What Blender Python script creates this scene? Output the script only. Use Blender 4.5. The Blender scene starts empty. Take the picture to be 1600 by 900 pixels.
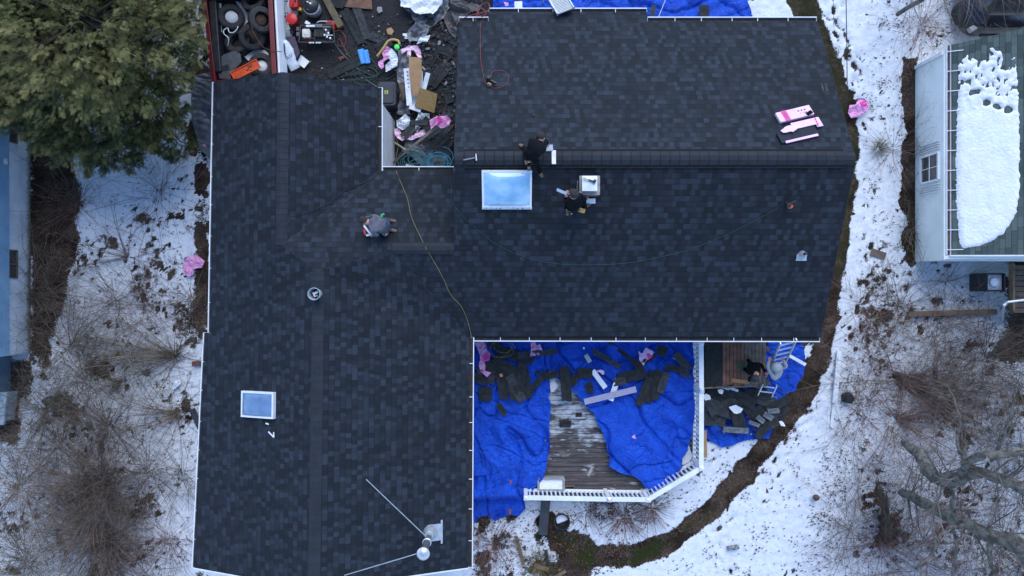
import bpy, bmesh, math, random
import numpy as np
from mathutils import Vector, Matrix
random.seed(7)
R = math.radians
S = bpy.context.scene
C = S.collection
# ---------------------------------------------------------------- camera, sky, sun, exposure
H = 21.0            # camera height above the yard (m)
F = 1066.667        # focal length in photo pixels
cd = bpy.data.cameras.new('camera'); cam = bpy.data.objects.new('camera', cd); C.objects.link(cam)
cam.location = (0, 0, H); cam.rotation_euler = (0, 0, 0)
cd.sensor_width = 36; cd.lens = 24; cd.clip_end = 1500; cd.clip_start = 0.1
S.camera = cam
S.render.resolution_x = 1024; S.render.resolution_y = 576
W = bpy.data.worlds.new('World'); S.world = W; W.use_nodes = True
nt = W.node_tree
SUN_EL, SUN_AZ = R(48), R(10)        # azimuth from +Y towards +X
sky = nt.nodes.new('ShaderNodeTexSky'); sky.sky_type = 'NISHITA'; sky.sun_disc = False
sky.sun_elevation = SUN_EL; sky.sun_rotation = SUN_AZ
sky.air_density = 1.0; sky.dust_density = 0.2; sky.ozone_density = 5.0
nt.links.new(sky.outputs[0], nt.nodes['Background'].inputs[0])
nt.nodes['Background'].inputs[1].default_value = 0.15
sl = bpy.data.lights.new('sun', 'SUN'); so = bpy.data.objects.new('sun', sl); C.objects.link(so)
sl.energy = 1.25; sl.angle = R(50); sl.color = (1.0, 0.97, 0.93)
sd = Vector((math.sin(SUN_AZ)*math.cos(SUN_EL), math.cos(SUN_AZ)*math.cos(SUN_EL), math.sin(SUN_EL)))
so.rotation_euler = sd.to_track_quat('Z', 'Y').to_euler()
S.view_settings.view_transform = 'Standard'; S.view_settings.look = 'None'
S.view_settings.exposure = 1.08; S.view_settings.gamma = 1.0; S.view_settings.use_curve_mapping = False
S.cycles.max_bounces = 6; S.cycles.diffuse_bounces = 3

def P(px, py, z=0.0):
    """point of the place that stands at height z, from a survey of the photo"""
    s = (H - z) / F
    return Vector(((px - 800) * s, (450 - py) * s, z))

# ---------------------------------------------------------------- noise
def _hash(ix, iy, seed):
    h = (ix.astype(np.int64) * 374761393 + iy.astype(np.int64) * 668265263 + seed * 1442695041) & 0xffffffff
    h = ((h ^ (h >> 13)) * 1274126177) & 0xffffffff
    return ((h ^ (h >> 16)) & 0xffff) / 65535.0
def vn(x, y, seed=0):
    x = np.asarray(x, float); y = np.asarray(y, float)
    ix = np.floor(x); iy = np.floor(y); fx = x - ix; fy = y - iy
    fx = fx*fx*fx*(fx*(fx*6-15)+10); fy = fy*fy*fy*(fy*(fy*6-15)+10)
    a = _hash(ix, iy, seed); b = _hash(ix+1, iy, seed); c = _hash(ix, iy+1, seed); d = _hash(ix+1, iy+1, seed)
    return ((a*(1-fx)+b*fx)*(1-fy) + (c*(1-fx)+d*fx)*fy) * 2 - 1
def fbm(x, y, o=4, seed=0):
    r = 0; a = 1; t = 0
    for k in range(o):
        r = r + a * vn(x*2**k + 17.3*k, y*2**k - 9.1*k, seed + k); t += a; a *= .5
    return r / t

# ---------------------------------------------------------------- materials
MT = {}
def new_mat(name):
    m = bpy.data.materials.new(name); m.use_nodes = True
    return m, m.node_tree, m.node_tree.nodes['Principled BSDF']
def ramp(nt, fac, stops, interp='LINEAR'):
    r = nt.nodes.new('ShaderNodeValToRGB'); r.color_ramp.interpolation = interp
    while len(r.color_ramp.elements) > 1: r.color_ramp.elements.remove(r.color_ramp.elements[-1])
    r.color_ramp.elements[0].position = stops[0][0]; r.color_ramp.elements[0].color = (*stops[0][1], 1)
    for p, c in stops[1:]:
        e = r.color_ramp.elements.new(p); e.color = (*c, 1)
    nt.links.new(fac, r.inputs[0]); return r.outputs[0]
def math_n(nt, op, a, b=None, c=None):
    n = nt.nodes.new('ShaderNodeMath'); n.operation = op
    for i, v in enumerate((a, b, c)):
        if v is None: continue
        if isinstance(v, (int, float)): n.inputs[i].default_value = v
        else: nt.links.new(v, n.inputs[i])
    return n.outputs[0]
def noise_n(nt, vec, scale, detail=4, rough=.55, dist=0):
    n = nt.nodes.new('ShaderNodeTexNoise'); n.inputs['Scale'].default_value = scale
    n.inputs['Detail'].default_value = detail; n.inputs['Roughness'].default_value = rough; n.inputs['Distortion'].default_value = dist
    if vec is not None: nt.links.new(vec, n.inputs['Vector'])
    return n.outputs['Fac']
def coord(nt, kind='Object'):
    return nt.nodes.new('ShaderNodeTexCoord').outputs[kind]
def bump_n(nt, b, h, strength=.3, dist=.02):
    n = nt.nodes.new('ShaderNodeBump'); n.inputs['Strength'].default_value = strength; n.inputs['Distance'].default_value = dist
    nt.links.new(h, n.inputs['Height']); nt.links.new(n.outputs[0], b.inputs['Normal'])
def mixc(nt, fac, a, b):
    n = nt.nodes.new('ShaderNodeMix'); n.data_type = 'RGBA'
    for i, v in ((6, a), (7, b)):
        if isinstance(v, tuple): n.inputs[i].default_value = (*v, 1)
        else: nt.links.new(v, n.inputs[i])
    if isinstance(fac, float): n.inputs[0].default_value = fac
    else: nt.links.new(fac, n.inputs[0])
    return n.outputs[2]
def M(name, c1, c2=None, scale=6., rough=.7, bump=0., bs=None, metal=0., detail=5, lo=.35, hi=.65, spec=.5, dist=.02):
    if name in MT: return MT[name]
    m, nt, b = new_mat(name)
    if c2 is None: c2 = tuple(x*.72 for x in c1)
    v = coord(nt)
    f = noise_n(nt, v, scale, detail)
    nt.links.new(ramp(nt, f, [(lo, c1), (hi, c2)]), b.inputs['Base Color'])
    b.inputs['Roughness'].default_value = rough; b.inputs['Metallic'].default_value = metal
    b.inputs['Specular IOR Level'].default_value = spec
    if bump: bump_n(nt, b, noise_n(nt, v, bs or scale*4, 4), bump, dist)
    MT[name] = m; return m

def shingle_mat(name, dark, mid, light, exposure=.145, tab=.125):
    m, nt, b = new_mat(name); L = nt.links.new
    uv = nt.nodes.new('ShaderNodeUVMap'); uv.uv_map = 'UVMap'
    sp = nt.nodes.new('ShaderNodeSeparateXYZ'); L(uv.outputs[0], sp.inputs[0])
    wob = noise_n(nt, uv.outputs[0], 1.3, 2)
    v = math_n(nt, 'ADD', math_n(nt, 'DIVIDE', sp.outputs[1], exposure), math_n(nt, 'MULTIPLY', wob, .12))
    row = math_n(nt, 'FLOOR', v); fr = math_n(nt, 'FRACT', v)
    w = math_n(nt, 'ADD', math_n(nt, 'DIVIDE', sp.outputs[0], tab), math_n(nt, 'MULTIPLY', row, 37.713))
    vo = nt.nodes.new('ShaderNodeTexVoronoi'); vo.voronoi_dimensions = '1D'; vo.inputs['Scale'].default_value = 1
    L(w, vo.inputs['W'])
    se = nt.nodes.new('ShaderNodeSeparateColor'); L(vo.outputs['Color'], se.inputs[0])
    ve = nt.nodes.new('ShaderNodeTexVoronoi'); ve.voronoi_dimensions = '1D'; ve.feature = 'DISTANCE_TO_EDGE'; ve.inputs['Scale'].default_value = 1
    L(w, ve.inputs['W'])
    big = noise_n(nt, uv.outputs[0], .9, 3)
    gran = noise_n(nt, uv.outputs[0], 55, 3, .8)
    t = math_n(nt, 'ADD', se.outputs[0], math_n(nt, 'MULTIPLY_ADD', big, .34, -.17))
    col = ramp(nt, t, [(0, tuple(x*.8 for x in dark)), (.25, dark), (.5, mid), (.68, tuple((x*.75+y*.25) for x, y in zip(mid, light))), (.82, tuple((x*.45+y*.55) for x, y in zip(mid, light))), (1.0, light)])
    g = ramp(nt, gran, [(.3, (.6, .6, .6)), (.7, (1.4, 1.4, 1.4))])
    mu = nt.nodes.new('ShaderNodeMix'); mu.data_type = 'RGBA'; mu.blend_type = 'MULTIPLY'; mu.inputs[0].default_value = 1
    L(col, mu.inputs[6]); L(g, mu.inputs[7])
    # printed dark band along the butt of every course and the saw cuts between tabs
    band = ramp(nt, fr, [(0, (.5, .5, .5)), (.08, (.6, .6, .6)), (.15, (1, 1, 1))])
    cut = ramp(nt, ve.outputs['Distance'], [(0, (.72, .72, .72)), (.06, (1, 1, 1))])
    m2 = nt.nodes.new('ShaderNodeMix'); m2.data_type = 'RGBA'; m2.blend_type = 'MULTIPLY'; m2.inputs[0].default_value = 1
    L(mu.outputs[2], m2.inputs[6]); L(band, m2.inputs[7])
    m3 = nt.nodes.new('ShaderNodeMix'); m3.data_type = 'RGBA'; m3.blend_type = 'MULTIPLY'; m3.inputs[0].default_value = 1
    L(m2.outputs[2], m3.inputs[6]); L(cut, m3.inputs[7])
    L(m3.outputs[2], b.inputs['Base Color'])
    b.inputs['Roughness'].default_value = .85; b.inputs['Specular IOR Level'].default_value = .3
    h = math_n(nt, 'ADD', math_n(nt, 'MULTIPLY', fr, -.8), math_n(nt, 'ADD', math_n(nt, 'MULTIPLY', se.outputs[0], .5), math_n(nt, 'MULTIPLY', gran, .25)))
    bump_n(nt, b, h, .6, .012)
    MT[name] = m; return m

SH = shingle_mat('charcoal_shingles', (.0098, .0133, .0186), (.0130, .0175, .0248), (.0255, .0345, .049))
SHG = shingle_mat('green_grey_shingles', (.055, .078, .074), (.075, .102, .095), (.10, .128, .12), .14, .3)
CAP = M('cap_shingle', (.0100, .0134, .019), (.0155, .0205, .029), 3.5, .85, .5, 60)
BUTT_SHADOW = M('cap_butt_and_shadow', (.006, .006, .007), (.010, .010, .012), 8, .9)
SCRAP = M('scrap_shingle', (.010, .0115, .012), (.024, .027, .028), 7, .9, .5, 70)
SCRAP2 = M('scrap_shingle_worn', (.024, .028, .030), (.05, .055, .058), 9, .9, .5, 70)
WHITE = M('white_paint', (.80, .81, .82), (.66, .69, .72), 3, .5)
WHITEM = M('white_metal', (.78, .80, .82), (.66, .69, .72), 5, .35, 0, None, .0)
SILVER = M('bare_aluminium', (.62, .64, .66), (.48, .50, .53), 9, .38, 0, None, .55)
STEEL = M('flue_steel', (.16, .17, .18), (.28, .29, .31), 9, .4, 0, None, .6)
DARK = M('black_plastic', (.012, .012, .014), (.03, .03, .033), 6, .5)
RUBBER = M('tyre_rubber', (.018, .018, .019), (.045, .045, .045), 7, .8, .3, 40)
RED = M('red_paint', (.17, .012, .018), (.11, .010, .014), 4, .35)
REDP = M('red_plastic', (.55, .012, .015), (.42, .01, .012), 6, .4)
ORANGE = M('orange_plastic', (.78, .11, .025), (.62, .08, .02), 6, .5)
WOOD = M('sawn_wood', (.20, .135, .075), (.12, .08, .048), 5, .8, .3, 30)
PLY = M('particle_board', (.24, .155, .055), (.17, .105, .035), 14, .8, .3, 60)
CARD = M('cardboard', (.40, .24, .12), (.32, .19, .095), 5, .85)
CARDD = M('cardboard_wet', (.15, .115, .085), (.10, .078, .06), 7, .85)
PINK = M('pink_wrap', (.78, .36, .60), (.62, .25, .48), 9, .45)
PINKW = M('pale_pink_wrap', (.78, .55, .70), (.72, .42, .60), 7, .45)
MAG = M('magenta_wrap', (.78, .03, .33), (.64, .025, .26), 9, .45)
FILM = M('white_film', (.72, .76, .80), (.52, .57, .63), 7, .4)
GREYF = M('grey_plastic_sheet', (.14, .155, .18), (.065, .07, .085), 4, .42)
CONC = M('concrete', (.34, .33, .31), (.22, .215, .20), 9, .9, .4, 40)
SNOW = M('snow', (.80, .82, .83), (.74, .76, .78), 3, .65, .5, 14, dist=.05)
BLACKF = M('black_cloth', (.004, .004, .005), (.009, .009, .011), 9, .9, spec=.1)
GREYC = M('grey_cloth', (.13, .13, .155), (.08, .08, .10), 9, .9)
PALEC = M('pale_grey_cloth', (.34, .36, .38), (.27, .29, .31), 9, .9)
JEAN = M('dark_denim', (.035, .045, .065), (.06, .075, .10), 12, .9)
SKINM = M('skin', (.50, .27, .20), (.42, .21, .155), 9, .6)
TAN = M('tan_leather', (.22, .135, .075), (.14, .085, .05), 9, .7)
YEL = M('yellow_leather', (.50, .34, .07), (.36, .22, .05), 14, .7)
BEAN = M('dark_hat', (.018, .017, .018), (.035, .032, .032), 16, .95)
BLUEL = M('light_blue_plastic', (.06, .34, .78), (.04, .26, .66), 9, .35)
LIME = M('lime_plastic', (.08, .85, .14), (.06, .7, .1), 9, .5)
GREENH = M('green_hose', (.010, .045, .040), (.018, .06, .055), 9, .5)
TEALH = M('teal_hose', (.03, .20, .25), (.02, .13, .17), 9, .5)
TURQ = M('turquoise_rope', (.03, .24, .34), (.03, .15, .22), 9, .6)
YELH = M('yellow_hose', (.24, .20, .06), (.18, .15, .05), 9, .5)
REDH = M('red_hose', (.24, .035, .028), (.18, .028, .024), 9, .5)
LAV = M('lavender_board', (.36, .35, .46), (.30, .29, .40), 9, .6)
SIDE = M('white_siding', (.66, .68, .70), (.56, .58, .60), 2, .6)

# ---------------------------------------------------------------- mesh builder
class MB:
    def __init__(s): s.v = []; s.f = []; s.mi = []; s.uv = {}
    def add(s, vs, fs, m=0):
        n = len(s.v); s.v.extend([tuple(v) for v in vs])
        for f in fs: s.f.append(tuple(i + n for i in f)); s.mi.append(m)
        return n
    def box(s, c, d, rz=0., m=0, tilt=None):
        x, y, z = d[0]/2, d[1]/2, d[2]/2
        vs = [Vector((a*x, b*y, e*z)) for e in (-1, 1) for b in (-1, 1) for a in (-1, 1)]
        mt = Matrix.Rotation(rz, 3, 'Z')
        if tilt: mt = mt @ Matrix.Rotation(tilt[1], 3, 'Y') @ Matrix.Rotation(tilt[0], 3, 'X')
        c = Vector(c)
        s.add([mt @ v + c for v in vs], [(0,2,3,1),(4,5,7,6),(0,1,5,4),(2,6,7,3),(0,4,6,2),(1,3,7,5)], m)
    def bar(s, p, q, w, h, m=0, up=(0,0,1)):
        p = Vector(p); q = Vector(q); d = (q - p); L = d.length
        if L < 1e-6: return
        d /= L; u = Vector(up)
        sd_ = d.cross(u)
        if sd_.length < 1e-4: sd_ = Vector((1, 0, 0))
        sd_.normalize(); u = sd_.cross(d).normalized()
        vs = []
        for e in (p, q):
            for a, b in ((-1,-1),(1,-1),(1,1),(-1,1)): vs.append(e + sd_*a*w/2 + u*b*h/2)
        s.add(vs, [(0,1,2,3),(7,6,5,4),(0,4,5,1),(1,5,6,2),(2,6,7,3),(3,7,4,0)], m)
    def tube(s, pts, rad, n=6, m=0, cap=True):
        pts = [Vector(p) for p in pts]; k = len(pts)
        if not hasattr(rad, '__len__'): rad = [rad]*k
        rings = []; prev = None
        for i, p in enumerate(pts):
            d = (pts[min(i+1, k-1)] - pts[max(i-1, 0)])
            if d.length < 1e-8: d = Vector((0,0,1))
            d.normalize()
            if prev is None:
                a = d.cross(Vector((0,0,1)))
                if a.length < .05: a = d.cross(Vector((1,0,0)))
            else: a = prev - d*prev.dot(d)
            if a.length < 1e-5: a = d.cross(Vector((1,0,0)))
            a.normalize(); b = d.cross(a); prev = a
            rings.append([p + (a*math.cos(2*math.pi*j/n) + b*math.sin(2*math.pi*j/n))*rad[i] for j in range(n)])
        vs = [v for r in rings for v in r]; fs = []
        for i in range(k-1):
            for j in range(n):
                fs.append((i*n+j, i*n+(j+1) % n, (i+1)*n+(j+1) % n, (i+1)*n+j))
        if cap: fs.append(tuple(range(n-1, -1, -1))); fs.append(tuple((k-1)*n+j for j in range(n)))
        s.add(vs, fs, m)
    def lathe(s, prof, c=(0,0,0), n=24, m=0, rot=None):
        c = Vector(c); vs = []; fs = []; k = len(prof)
        for r, z in prof:
            for j in range(n):
                v = Vector((r*math.cos(2*math.pi*j/n), r*math.sin(2*math.pi*j/n), z))
                vs.append((rot @ v if rot else v) + c)
        for i in range(k-1):
            for j in range(n): fs.append((i*n+j, i*n+(j+1) % n, (i+1)*n+(j+1) % n, (i+1)*n+j))
        if prof[0][0] > 1e-4 and prof[0] != prof[-1]: fs.append(tuple(range(n-1, -1, -1)))
        if prof[-1][0] > 1e-4 and prof[0] != prof[-1]: fs.append(tuple((k-1)*n+j for j in range(n)))
        s.add(vs, fs, m)
    def prism(s, pts, z0, z1, m=0):
        n = len(pts)
        ar = sum(pts[i][0]*pts[(i+1) % n][1]-pts[(i+1) % n][0]*pts[i][1] for i in range(n))
        if ar < 0: pts = pts[::-1]
        vs = [(p[0], p[1], z0) for p in pts] + [(p[0], p[1], z1) for p in pts]
        fs = [tuple(range(n-1, -1, -1)), tuple(range(n, 2*n))] + [(i, (i+1) % n, n+(i+1) % n, n+i) for i in range(n)]
        s.add(vs, fs, m)
    def mesh(s, name):
        me = bpy.data.meshes.new(name); me.from_pydata(s.v, [], s.f)
        if any(s.mi): me.polygons.foreach_set('material_index', s.mi)
        me.update(); return me

def tag(o, label=None, cat=None, group=None, kind=None):
    if label: o['label'] = label
    if cat: o['category'] = cat
    if group: o['group'] = group
    if kind: o['kind'] = kind
    return o
def link(name, me, mats, parent=None, label=None, cat=None, group=None, kind=None, smooth=False, bevel=0):
    o = bpy.data.objects.new(name, me); C.objects.link(o)
    if not isinstance(mats, (list, tuple)): mats = [mats]
    for m in mats: me.materials.append(m)
    if smooth: me.polygons.foreach_set('use_smooth', [True]*len(me.polygons))
    if parent:
        o.parent = parent
        top = Vector((0, 0, 0)); p = parent
        while p: top += p.location; p = p.parent
        o.location = -top
    if bevel:
        b = o.modifiers.new('bevel', 'BEVEL'); b.width = bevel; b.segments = 2; b.limit_method = 'ANGLE'
    return tag(o, label, cat, group, kind)
def obj(name, mb, mats, parent=None, label=None, cat=None, group=None, kind=None, smooth=False, bevel=0):
    return link(name, mb.mesh(name), mats, parent, label, cat, group, kind, smooth, bevel)
def thing(name, label, cat, loc=(0, 0, 0), group=None):
    o = bpy.data.objects.new(name, None); C.objects.link(o); o.location = loc
    o.empty_display_size = .2
    return tag(o, label, cat, group)
def copy_tree(root, loc, rz, label, parent=None):
    r = root.copy(); C.objects.link(r); r.parent = parent
    if parent is None:
        r.location = loc; r.rotation_euler = (0, 0, rz); r['label'] = label
    for ch in root.children: copy_tree(ch, None, 0, None, r)
    return r

# ---------------------------------------------------------------- cloth like sheets
def inside(px, py, poly):
    r = np.zeros(px.shape, bool); n = len(poly); j = n-1
    for i in range(n):
        xi, yi = poly[i][:2]; xj, yj = poly[j][:2]
        c = ((yi > py) != (yj > py)) & (px < (xj-xi)*(py-yi)/((yj-yi) or 1e-9)+xi)
        r ^= c; j = i
    return r
def pdist(px, py, poly, closed=True):
    best = np.full(px.shape, 1e9); bx = px.copy(); by = py.copy(); n = len(poly)
    for i in range(n if closed else n-1):
        x0, y0 = poly[i][:2]; x1, y1 = poly[(i+1) % n][:2]; dx, dy = x1-x0, y1-y0; L = dx*dx+dy*dy or 1e-9
        t = np.clip(((px-x0)*dx+(py-y0)*dy)/L, 0, 1); qx = x0+t*dx; qy = y0+t*dy; d = np.hypot(px-qx, py-qy)
        m = d < best; best[m] = d[m]; bx[m] = qx[m]; by[m] = qy[m]
    return best, bx, by
def wrinkle(x, y, seed, ang=0., f=1.6, aniso=2.5):
    """folded sheet: triangular folds in drifting directions, broken by narrow creases"""
    rs = np.random.default_rng(seed); h = 0; tot = 0
    wx = x + .30/f*fbm(x*f*.6, y*f*.6, 3, seed+11); wy = y + .30/f*fbm(x*f*.6+5, y*f*.6+3, 3, seed+23)
    for k in range(8):
        fk = f*(.55, .8, 1.1, 1.5, 2.0, 2.7, 3.6, 4.8)[k]*rs.uniform(.8, 1.2); a = ang + rs.normal(0, .8)
        u = (wx*math.cos(a)+wy*math.sin(a))*fk + rs.uniform(0, 9) + .5*vn(x*f*.5, y*f*.5, seed+60+k)
        t = np.abs(u-np.floor(u)-.5)*2
        m = np.clip(vn((-wx*math.sin(a)+wy*math.cos(a))*f*.55+k*7, (wx*math.cos(a)+wy*math.sin(a))*f/aniso*.8, seed+80+k)*1.6+.25, 0, 1)
        A = 1/(fk/f)**.85; h = h + A*(t-.5)*m; tot += A*.5
    g = 0
    for k in range(3):
        ca, sa = math.cos(ang+.8*k), math.sin(ang+.8*k); U = wx*ca+wy*sa; V = -wx*sa+wy*ca
        n = fbm(U*f*(.9+.8*k)+3*k, V*f*(.9+.8*k)/2.6, 2, seed+30+k*5); g = g - np.exp(-np.abs(n)/.034)*(1.2, .8, .45)[k]
    return 2.3*h/tot + g*.7
def cloth_mesh(name, poly, zf, amp=.05, ang=0., f=1.6, aniso=2.5, res=.03, seed=1, edge=.12, fine=0.):
    xs = [p[0] for p in poly]; ys = [p[1] for p in poly]
    gx = np.arange(min(xs)-res, max(xs)+2*res, res); gy = np.arange(min(ys)-res, max(ys)+2*res, res)
    X, Y = np.meshgrid(gx, gy)
    ins = inside(X, Y, poly)
    cin = inside((X[:-1, :-1]+X[1:, 1:])/2, (Y[:-1, :-1]+Y[1:, 1:])/2, poly)
    used = np.zeros(X.shape, bool)
    used[:-1, :-1] |= cin; used[1:, :-1] |= cin; used[:-1, 1:] |= cin; used[1:, 1:] |= cin
    d, bx, by = pdist(X, Y, poly)
    XX = X.copy(); YY = Y.copy(); out = used & (~ins | (d < res*.45))
    XX[out] = bx[out]; YY[out] = by[out]
    d2 = np.where(ins, d, 0)
    Z = zf(XX, YY) + amp*wrinkle(XX, YY, seed, ang, f, aniso)*(.35+.65*np.clip(d2/edge, 0, 1)) + fine*fbm(XX*14, YY*14, 2, seed+77)
    idx = -np.ones(X.shape, int); idx[used] = np.arange(used.sum())
    vs = np.stack([XX[used], YY[used], Z[used]], 1)
    iy, ix = np.nonzero(cin)
    fs = np.stack([idx[iy, ix], idx[iy, ix+1], idx[iy+1, ix+1], idx[iy+1, ix]], 1)
    me = bpy.data.meshes.new(name); me.from_pydata(vs.tolist(), [], fs.tolist()); me.update()
    return me
def cloth(name, pxpoly, z, mat, label=None, cat=None, parent=None, group=None, amp=.05, smooth=True, rough_edge=.0, **k):
    zf = z if callable(z) else (lambda x, y: np.full(np.shape(x), float(z)))
    zz = k.pop('zref', None)
    if zz is None: zz = z if not callable(z) else .5
    poly = [tuple(P(a, b, zz)[:2]) for a, b in pxpoly]
    if rough_edge:
        rs = random.Random(k.get('seed', 1)); q = []
        for i in range(len(poly)):
            a = Vector(poly[i]); b = Vector(poly[(i+1) % len(poly)]); n = max(1, int((b-a).length/(rough_edge*4)))
            for j in range(n):
                t = a.lerp(b, j/n); q.append((t.x+rs.uniform(-1, 1)*rough_edge, t.y+rs.uniform(-1, 1)*rough_edge))
        poly = q
    me = cloth_mesh(name, poly, zf, amp=amp, **k)
    return link(name, me, mat, parent, label, cat, group, None, smooth)
# ================================================================ GROUND
def ground_mat():
    m, nt, b = new_mat('ground'); L = nt.links.new; v = coord(nt)
    at = nt.nodes.new('ShaderNodeAttribute'); at.attribute_name = 'cover'
    sp = nt.nodes.new('ShaderNodeSeparateColor'); L(at.outputs['Color'], sp.inputs[0])
    n1 = noise_n(nt, v, 7, 6, .65); n2 = noise_n(nt, v, 1.6, 5); n3 = noise_n(nt, v, 34, 4, .7)
    leaf = ramp(nt, noise_n(nt, v, 17, 5, .7, .5), [(.3, (.02, .015, .012)), (.46, (.055, .038, .028)), (.58, (.10, .07, .05)), (.72, (.19, .14, .11))])
    soil = ramp(nt, n3, [(.3, (.008, .006, .005)), (.55, (.028, .019, .013)), (.75, (.065, .045, .03))])
    base = mixc(nt, ramp(nt, n2, [(.4, (0, 0, 0)), (.6, (1, 1, 1))]), leaf, soil)
    moss = ramp(nt, n3, [(.3, (.012, .014, .005)), (.6, (.036, .042, .013)), (.8, (.085, .085, .03))])
    gm = math_n(nt, 'ADD', sp.outputs[1], math_n(nt, 'MULTIPLY_ADD', n1, 1.2, -.6))
    base = mixc(nt, ramp(nt, gm, [(.4, (0, 0, 0)), (.65, (1, 1, 1))]), base, moss)
    grit = ramp(nt, noise_n(nt, v, 28, 6, .8), [(.32, (.012, .012, .014)), (.5, (.033, .032, .034)), (.64, (.055, .052, .05)), (.72, (.13, .11, .09)), (.8, (.05, .05, .05))])
    bm_ = math_n(nt, 'ADD', sp.outputs[2], math_n(nt, 'MULTIPLY_ADD', n1, .5, -.25))
    base = mixc(nt, ramp(nt, bm_, [(.42, (0, 0, 0)), (.58, (1, 1, 1))]), base, grit)
    snow = ramp(nt, n1, [(.3, (.58, .62, .66)), (.6, (.74, .76, .78))])
    sm = math_n(nt, 'ADD', sp.outputs[0], math_n(nt, 'ADD', math_n(nt, 'MULTIPLY_ADD', n1, 1.1, -.55), math_n(nt, 'MULTIPLY_ADD', n3, 1.3, -.65)))
    smf = ramp(nt, sm, [(.44, (0, 0, 0)), (.56, (1, 1, 1))])
    L(mixc(nt, smf, base, snow), b.inputs['Base Color'])
    b.inputs['Roughness'].default_value = .9; b.inputs['Specular IOR Level'].default_value = .08
    h = math_n(nt, 'ADD', math_n(nt, 'MULTIPLY', smf, .35), math_n(nt, 'ADD', math_n(nt, 'MULTIPLY', n1, .8), math_n(nt, 'MULTIPLY', n3, .35)))
    bump_n(nt, b, h, .7, .05)
    return m
def axis(lo, hi, step):
    c = list(np.arange(lo, hi+step/2, step)); out = []; d = step; x = hi
    while x < 420: d *= 1.35; x += d; out.append(x)
    neg = []; d = step; x = lo
    while x > -420: d *= 1.35; x -= d; neg.append(x)
    return np.array(neg[::-1] + c + out)
gx = axis(-17, 17, .06); gy = axis(-9.6, 9.6, .06)
GX, GY = np.meshgrid(gx, gy)
def pl(pts, z=0.): return [tuple(P(a, b, z)[:2]) for a, b in pts]
def strip(pts, w, soft=.25):
    """1 inside a ribbon round a polyline; w in metres, one value per point"""
    q = pl(pts); best = np.full(GX.shape, -9.)
    for i in range(len(q)-1):
        x0, y0 = q[i]; x1, y1 = q[i+1]; dx, dy = x1-x0, y1-y0; L = dx*dx+dy*dy
        t = np.clip(((GX-x0)*dx+(GY-y0)*dy)/L, 0, 1); d = np.hypot(GX-x0-t*dx, GY-y0-t*dy)
        best = np.maximum(best, (w[i]*(1-t)+w[i+1]*t) - d)
    best = best + .16*fbm(GX*2.2, GY*2.2, 4, 71)
    return np.clip(best/soft+.5, 0, 1)
def area(pts, soft=.3):
    q = pl(pts); d, _, _ = pdist(GX, GY, q); s = np.where(inside(GX, GY, q), d, -d) + .22*fbm(GX*1.9, GY*1.9, 4, 72)
    return np.clip(s/soft+.5, 0, 1)
snow = np.full(GX.shape, 1.09); grass = np.zeros(GX.shape); grit = np.zeros(GX.shape)
n_a = fbm(GX*.8, GY*.8, 5, 3); n_b = fbm(GX*2.3, GY*2.3, 4, 9)
def bare(mask, amt=1.3): 
    global snow
    snow = snow - mask*amt
trench = [(1236,-40),(1262,20),(1290,80),(1316,150),(1330,220),(1326,300),(1312,400),(1296,480),(1281,560),(1252,622),(1208,682),(1160,745),(1110,800),(1050,845),(990,872),(930,868),(880,840),(850,815)]
tw = [.6,.4,.3,.24,.24,.2,.2,.24,.34,.34,.30,.26,.26,.27,.30,.30,.26,.22]
tm = strip(trench, tw, .22); bare(tm, 1.6)
grass += strip(trench[:7], [.8]*7, .5)*.5 + strip(trench[12:], [.2,.25,.3,.4,.4,.3][:len(trench[12:])], .4)*.42*(.4+.9*(n_b>-.1))
bare(area([(48,150),(100,180),(118,300),(108,400),(88,480),(62,560),(48,560)], .5), 1.5)
bare(area([(295,60),(335,60),(330,200),(328,330),(322,520),(306,520),(312,400),(308,330),(300,200)], .35)*(.55+.9*(n_b > -.05)), .95)
bare(area([(1411,90),(1434,90),(1436,400),(1420,430),(1412,300)], .12), 1.5)
bare(area([(735,800),(830,780),(905,835),(950,880),(930,940),(735,940)], .4)*(.6+.8*np.clip(n_b*2, -.4, 1)), .66)
bare(area([(860,840),(905,850),(950,890),(880,895)], .4)*(n_b > -.15), .6)
grass += area([(880,850),(1040,850),(1000,930),(900,930)], .5)*.22*(n_b > -.05)
bare(area([(1580,400),(1640,400),(1640,560),(1540,560),(1570,520)], .4), .75)
bare(area([(1398,580),(1450,585),(1445,612),(1402,608)], .3), .8)
bare(area([(1372,800),(1405,800),(1405,850),(1372,850)], .3), .5)
bare(area([(1040,535),(1250,535),(1262,600),(1200,680),(1100,690)], .3), 1.1)
bare(area([(0,555),(50,555),(20,690),(0,690)], .4), .9)
cy_ = area([(300,-200),(1225,-200),(1215,-8),(760,40),(720,60),(716,300),(570,300),(570,130),(440,130),(436,40),(330,40),(300,-40)], .25)
bare(cy_, 1.8); grit += cy_*1.0
# packed snow remains in the work yard
sn = area([(428,-40),(470,-40),(468,10),(456,60),(448,100),(434,130),(430,60)], .25)
snow += sn*1.6; grit -= sn*.2
sn2 = area([(625,-60),(700,-60),(696,10),(668,26),(640,24),(622,5)], .3); snow += sn2*1.6
snow += area([(1185,-30),(1228,-30),(1232,30),(1185,30)], .15)*1.0
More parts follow.
